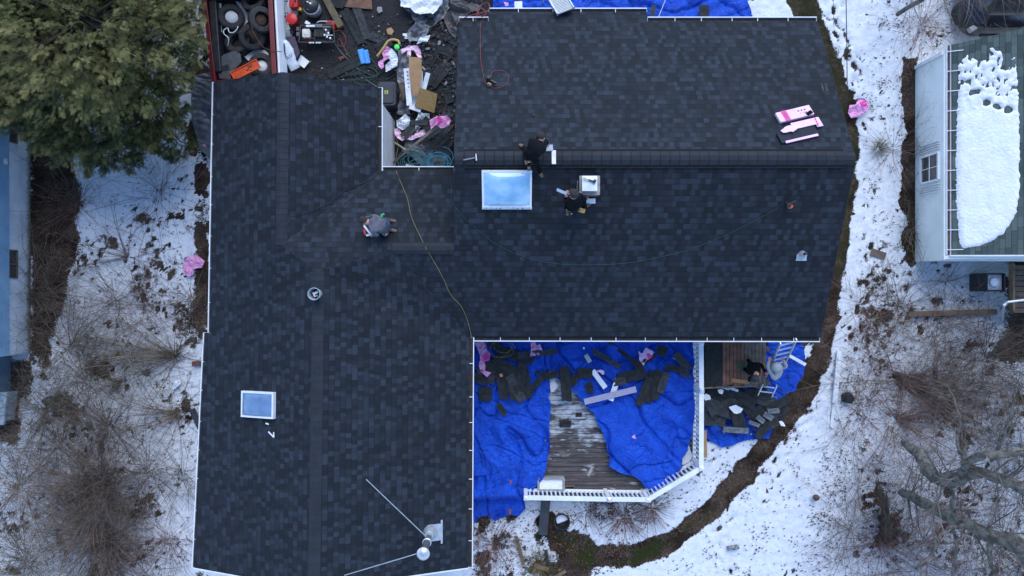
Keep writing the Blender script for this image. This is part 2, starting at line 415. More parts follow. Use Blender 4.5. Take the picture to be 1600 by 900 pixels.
# thin cover: leaf and twig litter showing through
brush = area([(80,330),(320,330),(320,940),(-60,940),(-60,700),(60,560)], .8)
snow -= brush*(.25 + .30*np.clip(n_a*1.6, 0, 1) + .16*np.clip(n_b*2-.4, 0, 1))
brushr = area([(1340,380),(1700,400),(1700,940),(1290,940),(1340,700)], .9)
snow -= brushr*(.26 + .26*np.clip(n_b*2.2-.25, 0, 1) + .2*np.clip(n_a*1.4, 0, 1))
snow -= .42*np.clip(n_b*2.4-.75, 0, 1)
speck = fbm(GX*7.5, GY*7.5, 3, 19); snow -= .75*np.clip(speck*3-.85, 0, 1)*np.clip(.7+n_a*2, 0.25, 1)
snow -= .16*np.clip(n_a*2.2, 0, 1)
yard = area([(930,790),(1100,700),(1150,720),(1000,840),(940,830)], .5)
snow -= yard*.25*np.clip(n_b*2, 0, 1)
Z = .03*fbm(GX*.7, GY*.7, 3, 5) + .040*fbm(GX*3.1, GY*3.1, 4, 8)*np.clip(snow, 0, 1) - .05*tm
# footprints pressed into the snow
rs = random.Random(3)
def trail(pts, n, w=.12):
    q = [P(a, b) for a, b in pts]; tot = 0; seg = [(q[i+1]-q[i]).length for i in range(len(q)-1)]; T = sum(seg); out = []
    for k in range(n):
        s = T*(k+.5)/n; i = 0
        while i < len(seg)-1 and s > seg[i]: s -= seg[i]; i += 1
        d = (q[i+1]-q[i]).normalized(); p = q[i]+d*s + Vector((-d.y, d.x, 0))*(w if k % 2 else -w) + Vector((rs.uniform(-.08, .08), rs.uniform(-.08, .08), 0))
        out.append((p.x, p.y, math.atan2(d.y, d.x)+rs.uniform(-.3, .3)))
    return out
fp = trail([(1310,-10),(1318,60),(1338,100),(1336,170),(1346,230)], 22) + trail([(1290,0),(1310,50),(1330,110)], 10) + \
     trail([(1330,560),(1292,610),(1262,650),(1215,700),(1150,770)], 16) + trail([(1285,580),(1270,640),(1240,690),(1210,745)], 12) + \
     trail([(1345,230),(1362,330),(1350,470),(1330,560)], 16) + trail([(1150,780),(1120,850),(1145,905)], 6) + trail([(1180,620),(1130,700),(1105,720)], 8)
for x, y, a in fp:
    m = (np.abs(GX-x) < .4) & (np.abs(GY-y) < .4)
    u = (GX[m]-x)*math.cos(a)+(GY[m]-y)*math.sin(a); v_ = -(GX[m]-x)*math.sin(a)+(GY[m]-y)*math.cos(a)
    g = np.exp(-((u/.15)**4+(v_/.065)**4)); Z[m] -= .055*g; snow[m] -= .62*g*rs.uniform(.4, 1.15)
far = (np.abs(GX) > 17.2) | (np.abs(GY) > 9.8)
Z[far] *= 0; snow[far] = 1.0
ny, nx = GX.shape
vs = np.stack([GX.ravel(), GY.ravel(), Z.ravel()], 1)
I = np.arange(ny*nx).reshape(ny, nx)
fs = np.stack([I[:-1, :-1].ravel(), I[:-1, 1:].ravel(), I[1:, 1:].ravel(), I[1:, :-1].ravel()], 1)
me = bpy.data.meshes.new('ground')
me.vertices.add(len(vs)); me.vertices.foreach_set('co', vs.ravel())
me.loops.add(len(fs)*4); me.loops.foreach_set('vertex_index', fs.ravel())
me.polygons.add(len(fs)); me.polygons.foreach_set('loop_start', np.arange(0, len(fs)*4, 4))
me.update(calc_edges=True); me.validate()
ca = me.color_attributes.new('cover', 'FLOAT_COLOR', 'POINT')
col = np.stack([np.clip(snow, -.5, 1.4).ravel(), grass.ravel(), grit.ravel(), np.ones(GX.size)], 1)
ca.data.foreach_set('color', col.ravel().astype(np.float32))
go = link('ground', me, ground_mat(), None, 'snow covered yard with bare trench, leaf litter and dark work yard', None, None, 'structure', True)

# fallen leaves: far too many to count
def leaves(name, areas, seed, mat, label, size=(.014, .045)):
    rs = random.Random(seed); mb = MB()
    for poly, n in areas:
        q = pl(poly); xs = [p[0] for p in q]; ys = [p[1] for p in q]; k = 0; tries = 0
        cl = [(rs.uniform(min(xs), max(xs)), rs.uniform(min(ys), max(ys))) for _ in range(max(6, n//14))]
        while k < n and tries < n*12:
            tries += 1
            if rs.random() < .6:
                c = rs.choice(cl); x = rs.gauss(c[0], .13); y = rs.gauss(c[1], .13)
            else: x = rs.uniform(min(xs), max(xs)); y = rs.uniform(min(ys), max(ys))
            if not inside(np.array([x]), np.array([y]), q)[0]: continue
            s = rs.uniform(*size); a = rs.uniform(0, 6.28); t1 = rs.uniform(-.5, .5); t2 = rs.uniform(-.4, .4)
            pts = []
            for j in range(6):
                r = s*(1 if j % 2 == 0 else .55)*rs.uniform(.5, 1.3); b = a+j*math.pi/3
                u = r*math.cos(b); w = r*math.sin(b)
                pts.append((x+u, y+w*.8, .035+abs(u*t1)+abs(w*t2)))
            mb.add(pts, [tuple(range(6))]); k += 1
    return obj(name, mb, mat, None, label, None, None, 'stuff')
LEAFM = M('dead_leaves', (.055, .03, .02), (.12, .06, .035), 2.3, .8, lo=.4, hi=.6)
leaves('fallen_leaves', [
    ([(1340,0),(1430,0),(1425,100),(1415,420),(1340,700),(1290,900),(1240,900),(1310,600),(1335,420),(1345,200)], 950),
    ([(60,240),(320,240),(320,890),(0,890),(0,700)], 900),
    ([(48,170),(110,200),(110,400),(60,560),(48,560)], 500),
    ([(1300,560),(1600,420),(1600,900),(1290,900)], 1500),
    ([(735,800),(900,790),(1090,760),(1000,830),(960,900),(735,900)], 1500),
    ([(1100,700),(1200,690),(1290,600),(1300,900),(1000,900)], 700),
    ([(1436,0),(1495,0),(1470,70),(1436,90)], 90)], 4, LEAFM, 'dead brown leaves scattered over the snow')

# ================================================================ HOUSE
EZ = 2.7
def V3(px, py, z): return P(px, py, z)
house = thing('house', 'low rambling house under re-shingled charcoal roofs with white gutters and two skylights', 'house', (0, 0, 0))
ymr = P(0, 247, 4.65).y; yms = P(0, 527, EZ).y
gS = (4.65-EZ)/(ymr-yms)
def z_ms(y): return 4.65 - gS*(ymr-y)
rv = {
 'A1': V3(717, 33, EZ), 'A2': V3(764, 33, EZ), 'A3': V3(764, 19, 2.58), 'A4': V3(1011, 19, 2.58), 'A5': V3(1011, 33, EZ), 'A6': V3(1277, 33, EZ),
 'R1': V3(709, 247, 4.65), 'R2': V3(1337, 247, 4.65), 'S1': V3(733, 526, EZ), 'S2': V3(1282, 527, EZ),
 'K1': V3(710, 388, 3.735), 'K0': V3(613, 388, 3.735), 'E0': V3(590, 267, EZ), 'E1': V3(709, 267, EZ),
 'NW': V3(335, 128, EZ), 'NR': V3(442, 113, 3.7), 'NE': V3(590, 136, EZ), 'NJ': V3(439, 383, 3.7), 'W1': V3(328, 520, EZ),
 'HP': V3(497, 425, 3.93), 'SR': V3(490, 922, 4.2), 'SW': V3(303, 888, EZ), 'W2': V3(321, 520, EZ), 'SE': V3(731, 888, EZ)}
keys = list(rv); K = {k: i for i, k in enumerate(keys)}
slopes = [  # polygon, course direction
 (['R1','R2','A6','A5','A4','A3','A2','A1'], 'y'),
 (['S1','S2','R2','R1','K1','K0'], 'y'),
 (['E0','E1','K1','K0','NJ'], 'y'),
 (['NJ','E0','NE','NR'], 'x'),
 (['NW','W1','NJ','NR'], 'x'),
 (['NJ','K0','HP'], 'y'),
 (['W2','SW','SR','HP','NJ','W1'], 'x'),
 (['HP','K0','S1','SE','SR'], 'x')]
bm = bmesh.new(); uvl = bm.loops.layers.uv.new('UVMap')
tv = [bm.verts.new(rv[k]) for k in keys]
edges = {}
for poly, d in slopes:
    ids = [K[k] for k in poly]
    f = bm.faces.new([tv[i] for i in ids]); f.normal_update()
    if f.normal.z < 0: f.normal_flip()
    sgn = 1
    for l in f.loops:
        c = l.vert.co
        n = f.normal
        if d == 'y': l[uvl].uv = (c.x, -c.y*1.1*(1 if n.y < 0 else -1)*-1 + 50)
        else: l[uvl].uv = (c.y, c.x*1.08*(-1 if n.x > 0 else 1)*1 + 50)
    for i in range(len(ids)):
        e = tuple(sorted((ids[i], ids[(i+1) % len(ids)]))); edges[e] = edges.get(e, 0)+1
bmesh.ops.triangulate(bm, faces=bm.faces[:])
low = {}
for e, c in edges.items():
    if c == 1:
        for i in e:
            if i not in low: low[i] = bm.verts.new(tv[i].co - Vector((0, 0, .13)))
        f = bm.faces.new((tv[e[0]], tv[e[1]], low[e[1]], low[e[0]])); f.material_index = 1
bmesh.ops.recalc_face_normals(bm, faces=bm.faces[:])
me = bpy.data.meshes.new('roof'); bm.to_mesh(me); bm.free()
roof = link('roof', me, [SH, M('drip_edge_dark', (.012, .012, .014), (.03, .03, .032), 8, .7)], house)

# walls
ow = [tuple(p[:2]) for p in (P(346,140,EZ), P(585,145,EZ))] + [(-3.60, P(0,272,EZ).y), (-1.2, P(0,272,EZ).y)] 
wy = P(0,272,EZ).y
mb = MB()
zt = 2.62
outer = [(-7.75, 5.15), (-3.60, 5.12), (-3.60, 2.9), (-1.15, 2.9), (-1.15, 6.85), (7.9, 6.85), (7.9, -1.05), (-1.4, -1.05), (-1.4, -7.25), (-8.25, -7.25), (-8.0, -1.4)]
mb.prism(outer, 0, zt)
def gable(a, b, c, th):   # a,b eave feet, c apex
    a, b, c = Vector(a), Vector(b), Vector(c); t = Vector(th)
    mb.add([a, b, c, a+t, b+t, c+t], [(0,1,2),(5,4,3),(0,3,4,1),(1,4,5,2),(2,5,3,0)])
gable((7.9, 6.85, zt+.003), (7.9, -1.05, zt+.003), (7.9, 3.1, 4.5), (-.1, 0, 0))
gable((-1.15, 6.85, zt+.003), (-1.15, -1.05, zt+.003), (-1.15, 3.1, 4.5), (.1, 0, 0))
gable((-7.75, 5.14, zt+.003), (-3.62, 5.12, zt+.003), (-5.8, 5.13, 3.5), (0, -.1, 0))
gable((-8.25, -7.24, zt+.003), (-1.4, -7.24, zt+.003), (-4.85, -7.24, 4.0), (0, .1, 0))
obj('wall', mb, SIDE, house)

# gutters: trough, white lip, straps; dark fill in the trough
GDARK = M('gutter_dark', (.014, .014, .016), (.04, .035, .03), 20, .9)
def gutter(a, b, out, w=.115, depth=.09, z=None):
    a = Vector(a); b = Vector(b); out = Vector(out).normalized(); d = (b-a).normalized()
    mb = MB(); L = (b-a).length
    dz = Vector((0, 0, -1))
    base_a = a + dz*.05; base_b = b + dz*.05
    mb.bar(base_a+out*w+dz*.03, base_b+out*w+dz*.03, .012, depth)
    mb.bar(base_a+out*(w+.004)+dz*-.018, base_b+out*(w+.004)+dz*-.018, .026, .01)
    mb.bar(base_a+out*w*.5+dz*.07, base_b+out*w*.5+dz*.07, w-.012, .01)
    for e in (base_a, base_b): mb.bar(e+out*.012+dz*.03, e+out*(w-.006)+dz*.03, .008, depth-.004)
    k = max(2, int(L/.75))
    for i in range(1, k):
        p = base_a.lerp(base_b, (i+random.uniform(-.1, .1))/k); mb.bar(p+out*.012-dz*.010, p+out*(w-.007)-dz*.010, .018, .008)
    g = obj('gutter', mb, WHITEM, house, bevel=.002)
    dm = MB(); dm.bar(base_a+out*(w*.5-.022)+dz*.045+d*.016, base_b+out*(w*.5-.022)+dz*.045-d*.016, w+.026, .034)
    obj('gutter_fill', dm, GDARK, g)
Z0 = Vector((0, 0, 0))
gutter(rv['A1'], rv['A2']-Vector((.02,0,0)), (0, 1, 0)); gutter(rv['A3'], rv['A4'], (0, 1, 0)); gutter(rv['A5']+Vector((.02,0,0)), rv['A6'], (0, 1, 0))
gutter(rv['S1']+Vector((.13,0,0)), rv['S2'], (0, -1, 0)); gutter(rv['S1']-Vector((0,.02,0)), rv['SE'], (1, 0, 0))
gutter(rv['NE'], rv['E0'], (1, 0, 0)); gutter(rv['E0']+Vector((.13,0,0)), rv['E1'], (0, 1, 0))
gutter(rv['NW'], rv['W1'], (-1, 0, 0), w=.06); gutter(rv['W2'], rv['SW'], (-1, 0, 0), w=.06)
# metal edge along the rakes
for a, b in (('SW','SR'),('SR','SE'),('NW','NR'),('NR','NE'),('A6','R2'),('R2','S2')):
    mb = MB(); mb.bar(rv[a]+Vector((0,0,-.02)), rv[b]+Vector((0,0,-.02)), .035 if a[0] == 'S' and b[0] == 'S' else .010, .05)
    obj('rake_edge', mb, WHITEM if a[0] == 'S' else GDARK, house)

# ridge caps: short overlapping bent shingles, laid one by one
CAP2 = M('cap_shingle_lighter', (.0115, .0152, .0215), (.018, .0238, .033), 3.5, .85, .5, 60)
def ridge(a, b, w, drop, step=.2, lift=.012, name='ridge_cap', parent=roof, vent=0.):
    a = Vector(a); b = Vector(b); d = (b-a); L = d.length; d /= L; s = d.cross(Vector((0, 0, 1))).normalized(); n = int(L/step); mb = MB()
    for i in range(n):
        o = a + d*(L*i/n); l = L/n*1.04; z0 = lift + vent + random.uniform(0, .003)
        rows = []
        for t, h in ((0, .004), (1, .026 if vent else .011)):
            q = o + d*l*t
            rows.append([q + s*w/2 + Vector((0,0,z0+h-drop)), q + s*w*.16 + Vector((0,0,z0+h-drop*.12)), q - s*w*.16 + Vector((0,0,z0+h-drop*.12)), q - s*w/2 + Vector((0,0,z0+h-drop))])
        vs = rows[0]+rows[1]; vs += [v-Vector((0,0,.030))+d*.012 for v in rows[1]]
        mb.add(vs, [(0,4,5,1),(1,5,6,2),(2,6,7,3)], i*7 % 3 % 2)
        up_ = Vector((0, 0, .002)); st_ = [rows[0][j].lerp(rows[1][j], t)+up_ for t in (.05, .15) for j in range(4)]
        if vent: mb.add(st_, [(0,4,5,1),(1,5,6,2),(2,6,7,3)], 2)  # dark strip paints the shadow line where one vent cap overlaps the next
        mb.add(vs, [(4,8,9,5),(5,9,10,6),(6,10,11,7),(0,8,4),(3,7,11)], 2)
    o = obj(name, mb, [CAP, CAP2, BUTT_SHADOW], parent)
    if vent:
        vb = MB()
        for sg in (-1, 1):
            vb.bar(a + s*sg*(w/2+.026)+Vector((0,0,vent-drop-.02)), b + s*sg*(w/2+.026)+Vector((0,0,vent-drop-.02)), .065, vent*.9)
        obj('ridge_vent', vb, BUTT_SHADOW, o)
    return o
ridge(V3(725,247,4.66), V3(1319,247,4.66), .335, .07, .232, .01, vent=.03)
ridge(V3(1319,247,4.66), V3(1336,247,4.66), .30, .07, .2)
ridge(rv['R1']+Vector((.02,0,0)), V3(724,247,4.65), .30, .065, .18)
ridge(rv['NR'], rv['NJ'], .30, .065, .155)
ridge(rv['HP']+Vector((0,.1,0)), rv['SR'], .30, .058, .165)
ridge(rv['K1'], rv['K0'], .30, .07, .15)

def on_ms(px, py):           # point on the main south slope
    z = 4.0
    for _ in range(12): z = z_ms(P(px, py, z).y)
    return P(px, py, z)
def slope_z(x, y):
    """height of the roof skin at x, y by casting down on the triangulated slopes"""
    best = None
    for poly, d in TRI:
        a, b, c = poly
        den = (b.y-c.y)*(a.x-c.x)+(c.x-b.x)*(a.y-c.y)
        if abs(den) < 1e-9: continue
        u = ((b.y-c.y)*(x-c.x)+(c.x-b.x)*(y-c.y))/den; v = ((c.y-a.y)*(x-c.x)+(a.x-c.x)*(y-c.y))/den; w = 1-u-v
        if min(u, v, w) > -.01:
            z = u*a.z+v*b.z+w*c.z
            if best is None or z > best: best = z
    return best if best is not None else 0.
TRI = []
for p_ in me.polygons:
    if len(p_.vertices) == 3 and p_.material_index == 0: TRI.append(([me.vertices[i].co.copy() for i in p_.vertices], 0))
def RP(px, py, up=0.):
    """point on the roof skin seen at a surveyed photo position, raised by up"""
    z = 3.4
    for _ in range(14):
        q = P(px, py, z); z = .5*z + .5*(slope_z(q.x, q.y)+up)
    return P(px, py, z)
def rnormal(px, py):
    q = RP(px, py); e = .15
    gx_ = (slope_z(q.x+e, q.y)-slope_z(q.x-e, q.y))/(2*e); gy_ = (slope_z(q.x, q.y+e)-slope_z(q.x, q.y-e))/(2*e)
    return Vector((-gx_, -gy_, 1)).normalized()
def frame_at(px, py, rz=0.):
    """matrix lying on the roof skin: x axis turned by rz in plan, z out of the roof"""
    n = rnormal(px, py); q = RP(px, py); x = Vector((math.cos(rz), math.sin(rz), 0)); x = (x - n*x.dot(n)).normalized(); y = n.cross(x)
    m = Matrix((x, y, n)).transposed().to_4x4(); m.translation = q; return m

# skylights
def glass_dome():
    m, nt, b = new_mat('skylight_acrylic'); v = coord(nt, 'Generated')
    b.inputs['Base Color'].default_value = (.30, .55, .86, 1); b.inputs['Roughness'].default_value = .12
    nt.links.new(ramp(nt, noise_n(nt, v, 2.2, 3), [(.35, (.22, .44, .66)), (.65, (.42, .64, .80))]), b.inputs['Base Color'])
    b.inputs['Coat Weight'].default_value = .6; b.inputs['Coat Roughness'].default_value = .04
    return m
DOME = glass_dome()
DOME2 = M('skylight_acrylic_dark', (.085, .16, .29), (.16, .26, .42), 2.0, .15)
def skylight(px0, py0, px1, py1, dome, bulge=.14, rz=0., lip=False):
    cx, cy = (px0+px1)/2, (py0+py1)/2; m = frame_at(cx, cy, rz); up = .12
    s = (H - m.translation.z - up)/F; w = (px1-px0)*s; h = (py1-py0)*s
    n = m.to_3x3() @ Vector((0, 0, 1))
    # keep the outline where the survey has it once it stands on its kerb
    tgt = P(cx, cy, m.translation.z + up); m.translation = tgt - n*up*1.0
    h /= max(n.z, .8) if abs(n.y) > abs(n.x) else 1; w /= (max(n.z, .8) if abs(n.x) > abs(n.y) else 1)
    mb = MB(); t = .05; fr = []
    for a, b in (((-w/2, -h/2+t/2), (w/2, -h/2+t/2)), ((-w/2, h/2-t/2), (w/2, h/2-t/2))): mb.bar((a[0], a[1], up/2), (b[0], b[1], up/2), t, up+.02)
    for a, b in (((-w/2+t/2, -h/2+t), (-w/2+t/2, h/2-t)), ((w/2-t/2, -h/2+t), (w/2-t/2, h/2-t))): mb.bar((a[0], a[1], up/2), (b[0], b[1], up/2), t, up+.016)
    if lip:
        mb.box((0, -h/2-.035, .015), (w+.02, .085, .014))
    mb.v = [tuple(m @ Vector(v)) for v in mb.v]
    sk = thing('x', '', ''); bpy.data.objects.remove(sk)
    fo = obj('skylight', mb, WHITEM, roof, bevel=.006)
    db = MB(); N = 18
    vs = []; fs = []
    for j in range(N+1):
        for i in range(N+1):
            u = i/N*2-1; v = j/N*2-1; z = up + bulge*((1-abs(u)**3.2)*(1-abs(v)**3.2))**.8
            vs.append(m @ Vector((u*(w/2-t*.8), v*(h/2-t*.8), z)))
    for j in range(N):
        for i in range(N): fs.append((j*(N+1)+i, j*(N+1)+i+1, (j+1)*(N+1)+i+1, (j+1)*(N+1)+i))
    db.add(vs, fs); obj('dome', db, dome, fo, smooth=True)
    if lip:
        dd = MB()
        for k in range(9):
            x = -w/2 + w*(k+.5)/9 + random.uniform(-.03, .03)
            c = m @ Vector((x, -h/2-.035+random.uniform(-.02, .01), .026)); dd.lathe([(.006,0),(random.uniform(.012,.022), .001),(.008,.006)], c, 7)
        obj('sealant', dd, DARK, fo)
    return fo
skylight(753, 269, 831, 323, DOME, .12, 0, True)
skylight(372, 612, 431, 653, DOME2, .09)

# brick chimney with concrete crown and white cap
BR = M('chimney_brick', (.22, .075, .05), (.13, .05, .038), 16, .9, .5, 50)
cz = RP(920, 292).z; ctop = cz+.30
c0 = P(921, 290, ctop); sx = 32*(H-ctop)/F; sy = 30*(H-ctop)/F
mb = MB()
for k in range(6):
    mb.box((c0.x, c0.y, cz-.32+.05+k*.1), (sx-.03, sy-.03, .088))
    mb.box((c0.x, c0.y, cz-.32+.099+k*.1), (sx-.05, sy-.05, .012))
ch = obj('chimney', mb, BR, roof, bevel=.004)
mb = MB(); mb.box((c0.x, c0.y, ctop+.03), (sx, sy, .055)); mb.box((c0.x, c0.y, ctop+.07), (sx-.12, sy-.12, .03))
obj('crown', mb, CONC, ch, bevel=.01)
mb = MB(); cc = P(921.5, 286.5, ctop+.22); hw = 11.8*(H-ctop-.22)/F
mb.add([(cc.x-hw, cc.y-hw, cc.z), (cc.x+hw, cc.y-hw, cc.z), (cc.x+hw, cc.y+hw, cc.z), (cc.x-hw, cc.y+hw, cc.z), (cc.x, cc.y, cc.z+.03),
        (cc.x-hw, cc.y-hw, cc.z-.03), (cc.x+hw, cc.y-hw, cc.z-.03), (cc.x+hw, cc.y+hw, cc.z-.03), (cc.x-hw, cc.y+hw, cc.z-.03)],
       [(0,1,4),(1,2,4),(2,3,4),(3,0,4),(0,5,6,1),(1,6,7,2),(2,7,8,3),(3,8,5,0),(8,7,6,5)])
mb.box((cc.x, cc.y, ctop+.14), (hw*1.5, hw*1.5, .10))
cap = obj('chimney_cap', mb, WHITEM, ch)
mb = MB(); p = RP(905, 297); mb.bar(RP(902.5, 283, .02), RP(901.5, 301, .02), .02, .04); mb.bar(RP(901, 301, .02), RP(935, 304, .02), .05, .02)
obj('step_flashing', mb, SILVER, ch)

# flue with cone flashing, round cap and stays
fb = RP(672, 833); ft = P(660, 868, fb.z+1.42)
fx, fy = fb.x, fb.y
mb = MB(); mb.lathe([(.075, -.1), (.075, .72)], (fx, fy, fb.z), 20); mb.lathe([(.095, .70), (.095, 1.30)], (fx, fy, fb.z), 20)
flue = obj('flue_pipe', mb, STEEL, roof, smooth=False)
mb = MB(); mb.lathe([(.098, .62), (.115, .63), (.115, .68), (.098, .69)], (fx, fy, fb.z), 20)
obj('storm_collar', mb, SILVER, flue)
mb = MB(); mb.lathe([(.02, 1.44), (.155, 1.405), (.16, 1.385), (.12, 1.38), (.10, 1.28)], (fx, fy, fb.z), 28); obj('rain_cap', mb, SILVER, flue, smooth=True)
mb = MB(); mb.lathe([(.20, -.02), (.17, .10), (.11, .24), (.095, .26)], (fx, fy+.03, fb.z), 24)
m4 = frame_at(679, 832); q = MB(); q.box((0, 0, .012), (.36, .44, .012)); q.box((.19, 0, .014), (.05, .62, .016)); q.v = [tuple(m4 @ Vector(v)) for v in q.v]
mb.add(q.v, q.f); obj('flue_flashing', mb, SILVER, flue)
mb = MB(); top = Vector((fx, fy, fb.z+1.0))
mb.tube([RP(572, 749, .02), Vector((fx-.05, fy+.06, fb.z+.42))], .012, 6)
mb.tube([RP(538, 899, .02), Vector((fx-.12, fy-.02, fb.z+1.30))], .012, 6)
obj('flue_stay', mb, SILVER, flue)
# small pipe boot near the south east corner
pb = RP(1253, 397); mb = MB(); mb.lathe([(.10, .0), (.085, .05), (.06, .12), (.05, .14)], pb, 18)
m4 = frame_at(1252, 403); q = MB(); q.box((0, .03, .01), (.26, .16, .01)); q.box((0, -.05, .012), (.27, .045, .014)); q.v = [tuple(m4 @ Vector(v)) for v in q.v]; mb.add(q.v, q.f)
bt = obj('pipe_boot', mb, SILVER, roof)
mb = MB(); mb.lathe([(.038, 0), (.038, .25)], pb, 14); mb.lathe([(.025, .251), (.02, .252)], pb, 14)
obj('vent_pipe', mb, DARK, bt)
# lighter patch of two odd tabs
mb = MB(); m4 = frame_at(1288, 137)
mb.box((-.05, 0, .008), (.055, .27, .006)); mb.box((.05, 0, .008), (.07, .27, .006)); mb.v = [tuple(m4 @ Vector(v)) for v in mb.v]
obj('odd_tab', mb, SCRAP2, roof)
# valley creases
mb = MB()
def crease(pts):
    q = [RP(a, b, .006) for a, b in pts]
    mb.tube(q, .011, 5)
crease([(590,274),(572,284),(540,297),(515,318),(480,333),(455,338)]); crease([(588,275),(540,318),(486,366)]); crease([(613,390),(640,424),(665,452),(690,478),(708,500)])
obj('valley_edge', mb, CAP, roof)
# ================================================================ NEIGHBOURS
# east neighbour: low white wall, green-grey roof with a sheet of old snow
nb = thing('neighbour_house', 'white house to the east with green-grey roof half covered by snow', 'house', (0, 0, 0))
gz = 1.45
g0 = P(1486, 70, gz); g1 = P(1486, 398, gz); bx = P(1430, 0, 0).x; by0 = P(0, 409, 0).y; by1 = P(0, 108, 0).y
rs_ = .42   # roof rise per metre
xr = g0.x + 4.6; zr = gz + .42*4.6
bm = bmesh.new(); uvl = bm.loops.layers.uv.new('UVMap')
c = [bm.verts.new(v) for v in ((g0.x, g1.y, gz), (xr, g1.y, zr), (xr, g0.y, zr), (g0.x, g0.y, gz), (xr+4.6, g1.y, gz), (xr+4.6, g0.y, gz))]
# the north rake flares a little
c[2].co.y += .62; c[3].co.y += 0; c[1].co.y -= .08
for ids in ((0,1,2,3), (1,4,5,2)):
    f = bm.faces.new([c[i] for i in ids])
    for l in f.loops: l[uvl].uv = (l.vert.co.y, abs(l.vert.co.x-xr)*-1.08+30)
ed = ((0,1),(1,4),(4,5),(5,2),(2,3),(3,0)); lo_ = [bm.verts.new(v.co-Vector((0,0,.14))) for v in c]
for a, b in ed:
    f = bm.faces.new((c[a], c[b], lo_[b], lo_[a])); f.material_index = 1
bmesh.ops.recalc_face_normals(bm, faces=bm.faces[:])
me = bpy.data.meshes.new('roof'); bm.to_mesh(me); bm.free()
nroof = link('roof', me, [SHG, WHITE], nb)
OLDW = M('weathered_white_wall', (.80, .83, .82), (.62, .67, .62), 1.1, .7, .1, 12, lo=.35, hi=.75)
mb = MB(); mb.prism([(bx, by0), (bx+9, by0), (bx+9, by1), (bx, by1)], 0, gz-.06)
ym = g1.y+.35
mb.add([(bx, by0+.02, gz-.055), (bx+9.1, by0+.02, gz-.055), (xr, by0+.02, zr-.2), (bx, by0+.12, gz-.055), (bx+9.1, by0+.12, gz-.055), (xr, by0+.12, zr-.2)], [(0,1,2),(5,4,3),(0,2,5,3),(1,4,5,2)])
nwall = obj('wall', mb, OLDW, nb)
# gutter with metal straps over the roof edge
mb = MB(); a = Vector((g0.x, g0.y, gz-.04)); b = Vector((g1.x, g1.y, gz-.04)); o = Vector((-1, 0, 0))
mb.bar(a+o*.12, b+o*.12, .016, .10); mb.bar(a+o*.01, b+o*.01, .012, .09); mb.bar(a+o*.06+Vector((0,0,-.05)), b+o*.06+Vector((0,0,-.05)), .11, .01)
for k in range(11):
    p = a.lerp(b, (k+.35)/10.6) + Vector((0,0,.045)); mb.bar(p+o*.12, p-o*.26+Vector((0,0,.115+.03)), .02, .01)
gt = obj('gutter', mb, WHITEM, nb)
mb = MB(); mb.bar(a+o*.065+Vector((0,0,-.01)), b+o*.065+Vector((0,0,-.01)), .095, .03); obj('gutter_fill', mb, LEAFM, gt)
mb = MB(); mb.bar((g1.x-.03, g1.y-.03, gz-.04), (xr, g1.y-.11, zr-.04), .035, .20); obj('rake_board', mb, WHITE, nb); mb = MB()
mb.bar((bx-.01, by1+.03, .02), (bx-.01, by1+.03, gz-.1), .06, .10); obj('corner_board', mb, WHITE, nb); mb = MB(); mb.bar((g1.x-.05, g1.y-.12, gz-.12), (g1.x+4, g1.y-.12, gz-.12), .12, .02)
obj('soffit', mb, WHITE, nb)
# window under the eave, with shutter-like trim
wy0 = P(0, 283, .9).y; wy1 = P(0, 241, .9).y
wn = MB(); xw = bx-.03
for y in (wy0, wy1, ): wn.bar((xw, y, .35), (xw, y, 1.2), .06, .07, up=(1,0,0))
for z in (.35, 1.2): wn.bar((xw, wy0, z), (xw, wy1, z), .07, .07)
wn.bar((xw-.01, wy0, .78), (xw-.01, wy1, .78), .02, .03); wn.bar((xw-.01, (wy0+wy1)/2, .36), (xw-.01, (wy0+wy1)/2, 1.18), .02, .025, up=(1,0,0))
for k in range(4):
    wn.bar((xw, wy1+.12+k*.07, .28), (xw, wy1+.12+k*.07, 1.22), .02, .05, up=(1,0,0)); wn.bar((xw, wy0-.12-k*.07, .28), (xw, wy0-.12-k*.07, 1.22), .02, .05, up=(1,0,0))
wf = obj('window', wn, WHITE, nb, bevel=.004)
GLASS = M('window_glass', (.10, .085, .07), (.04, .045, .055), 3, .12, spec=.7)
mb = MB(); mb.bar((bx-.012, wy0+.03, .775), (bx-.012, wy1-.03, .775), .012, .80); obj('pane', mb, GLASS, wf)
# snow on the roof: one sheet with a torn north edge and a few melted holes
def roof_z(x, y): return gz + .42*(x-g0.x)
q = [(1497,96),(1503,84),(1512,80),(1518,92),(1530,96),(1541,92),(1538,80),(1546,74),(1560,76),(1566,88),(1564,108),(1572,112),(1578,92),(1584,88),(1588,108),(1592,150),(1593,240),(1593,300),(1588,332),(1578,350),(1566,366),(1548,378),(1525,386),(1505,388),(1498,376),(1494,320),(1493,250),(1495,180)]
s_ = []
for a_, b_ in q:
    z = 2.0
    for _ in range(8): z = roof_z(P(a_, b_, z).x, 0)
    s_.append(tuple(P(a_, b_, z)[:2]))
rs2 = random.Random(2); s2 = []
for i in range(len(s_)):
    a_ = Vector(s_[i]); b_ = Vector(s_[(i+1) % len(s_)]); n = max(1, int((b_-a_).length/.07))
    for j in range(n):
        t = a_.lerp(b_, j/n); s2.append((t.x+rs2.uniform(-.02, .02), t.y+rs2.uniform(-.025, .025)))
me = cloth_mesh('roof_snow', s2, lambda x, y: roof_z(x, y)+.004, amp=0.0, res=.035, seed=4)
co = np.empty(len(me.vertices)*3); me.vertices.foreach_get('co', co); co = co.reshape(-1, 3)
d, _, _ = pdist(co[:, 0], co[:, 1], s2)
holes = [(1548,134,.13,.09),(1562,153,.12,.12),(1575,160,.10,.11),(1589,166,.12,.14)]
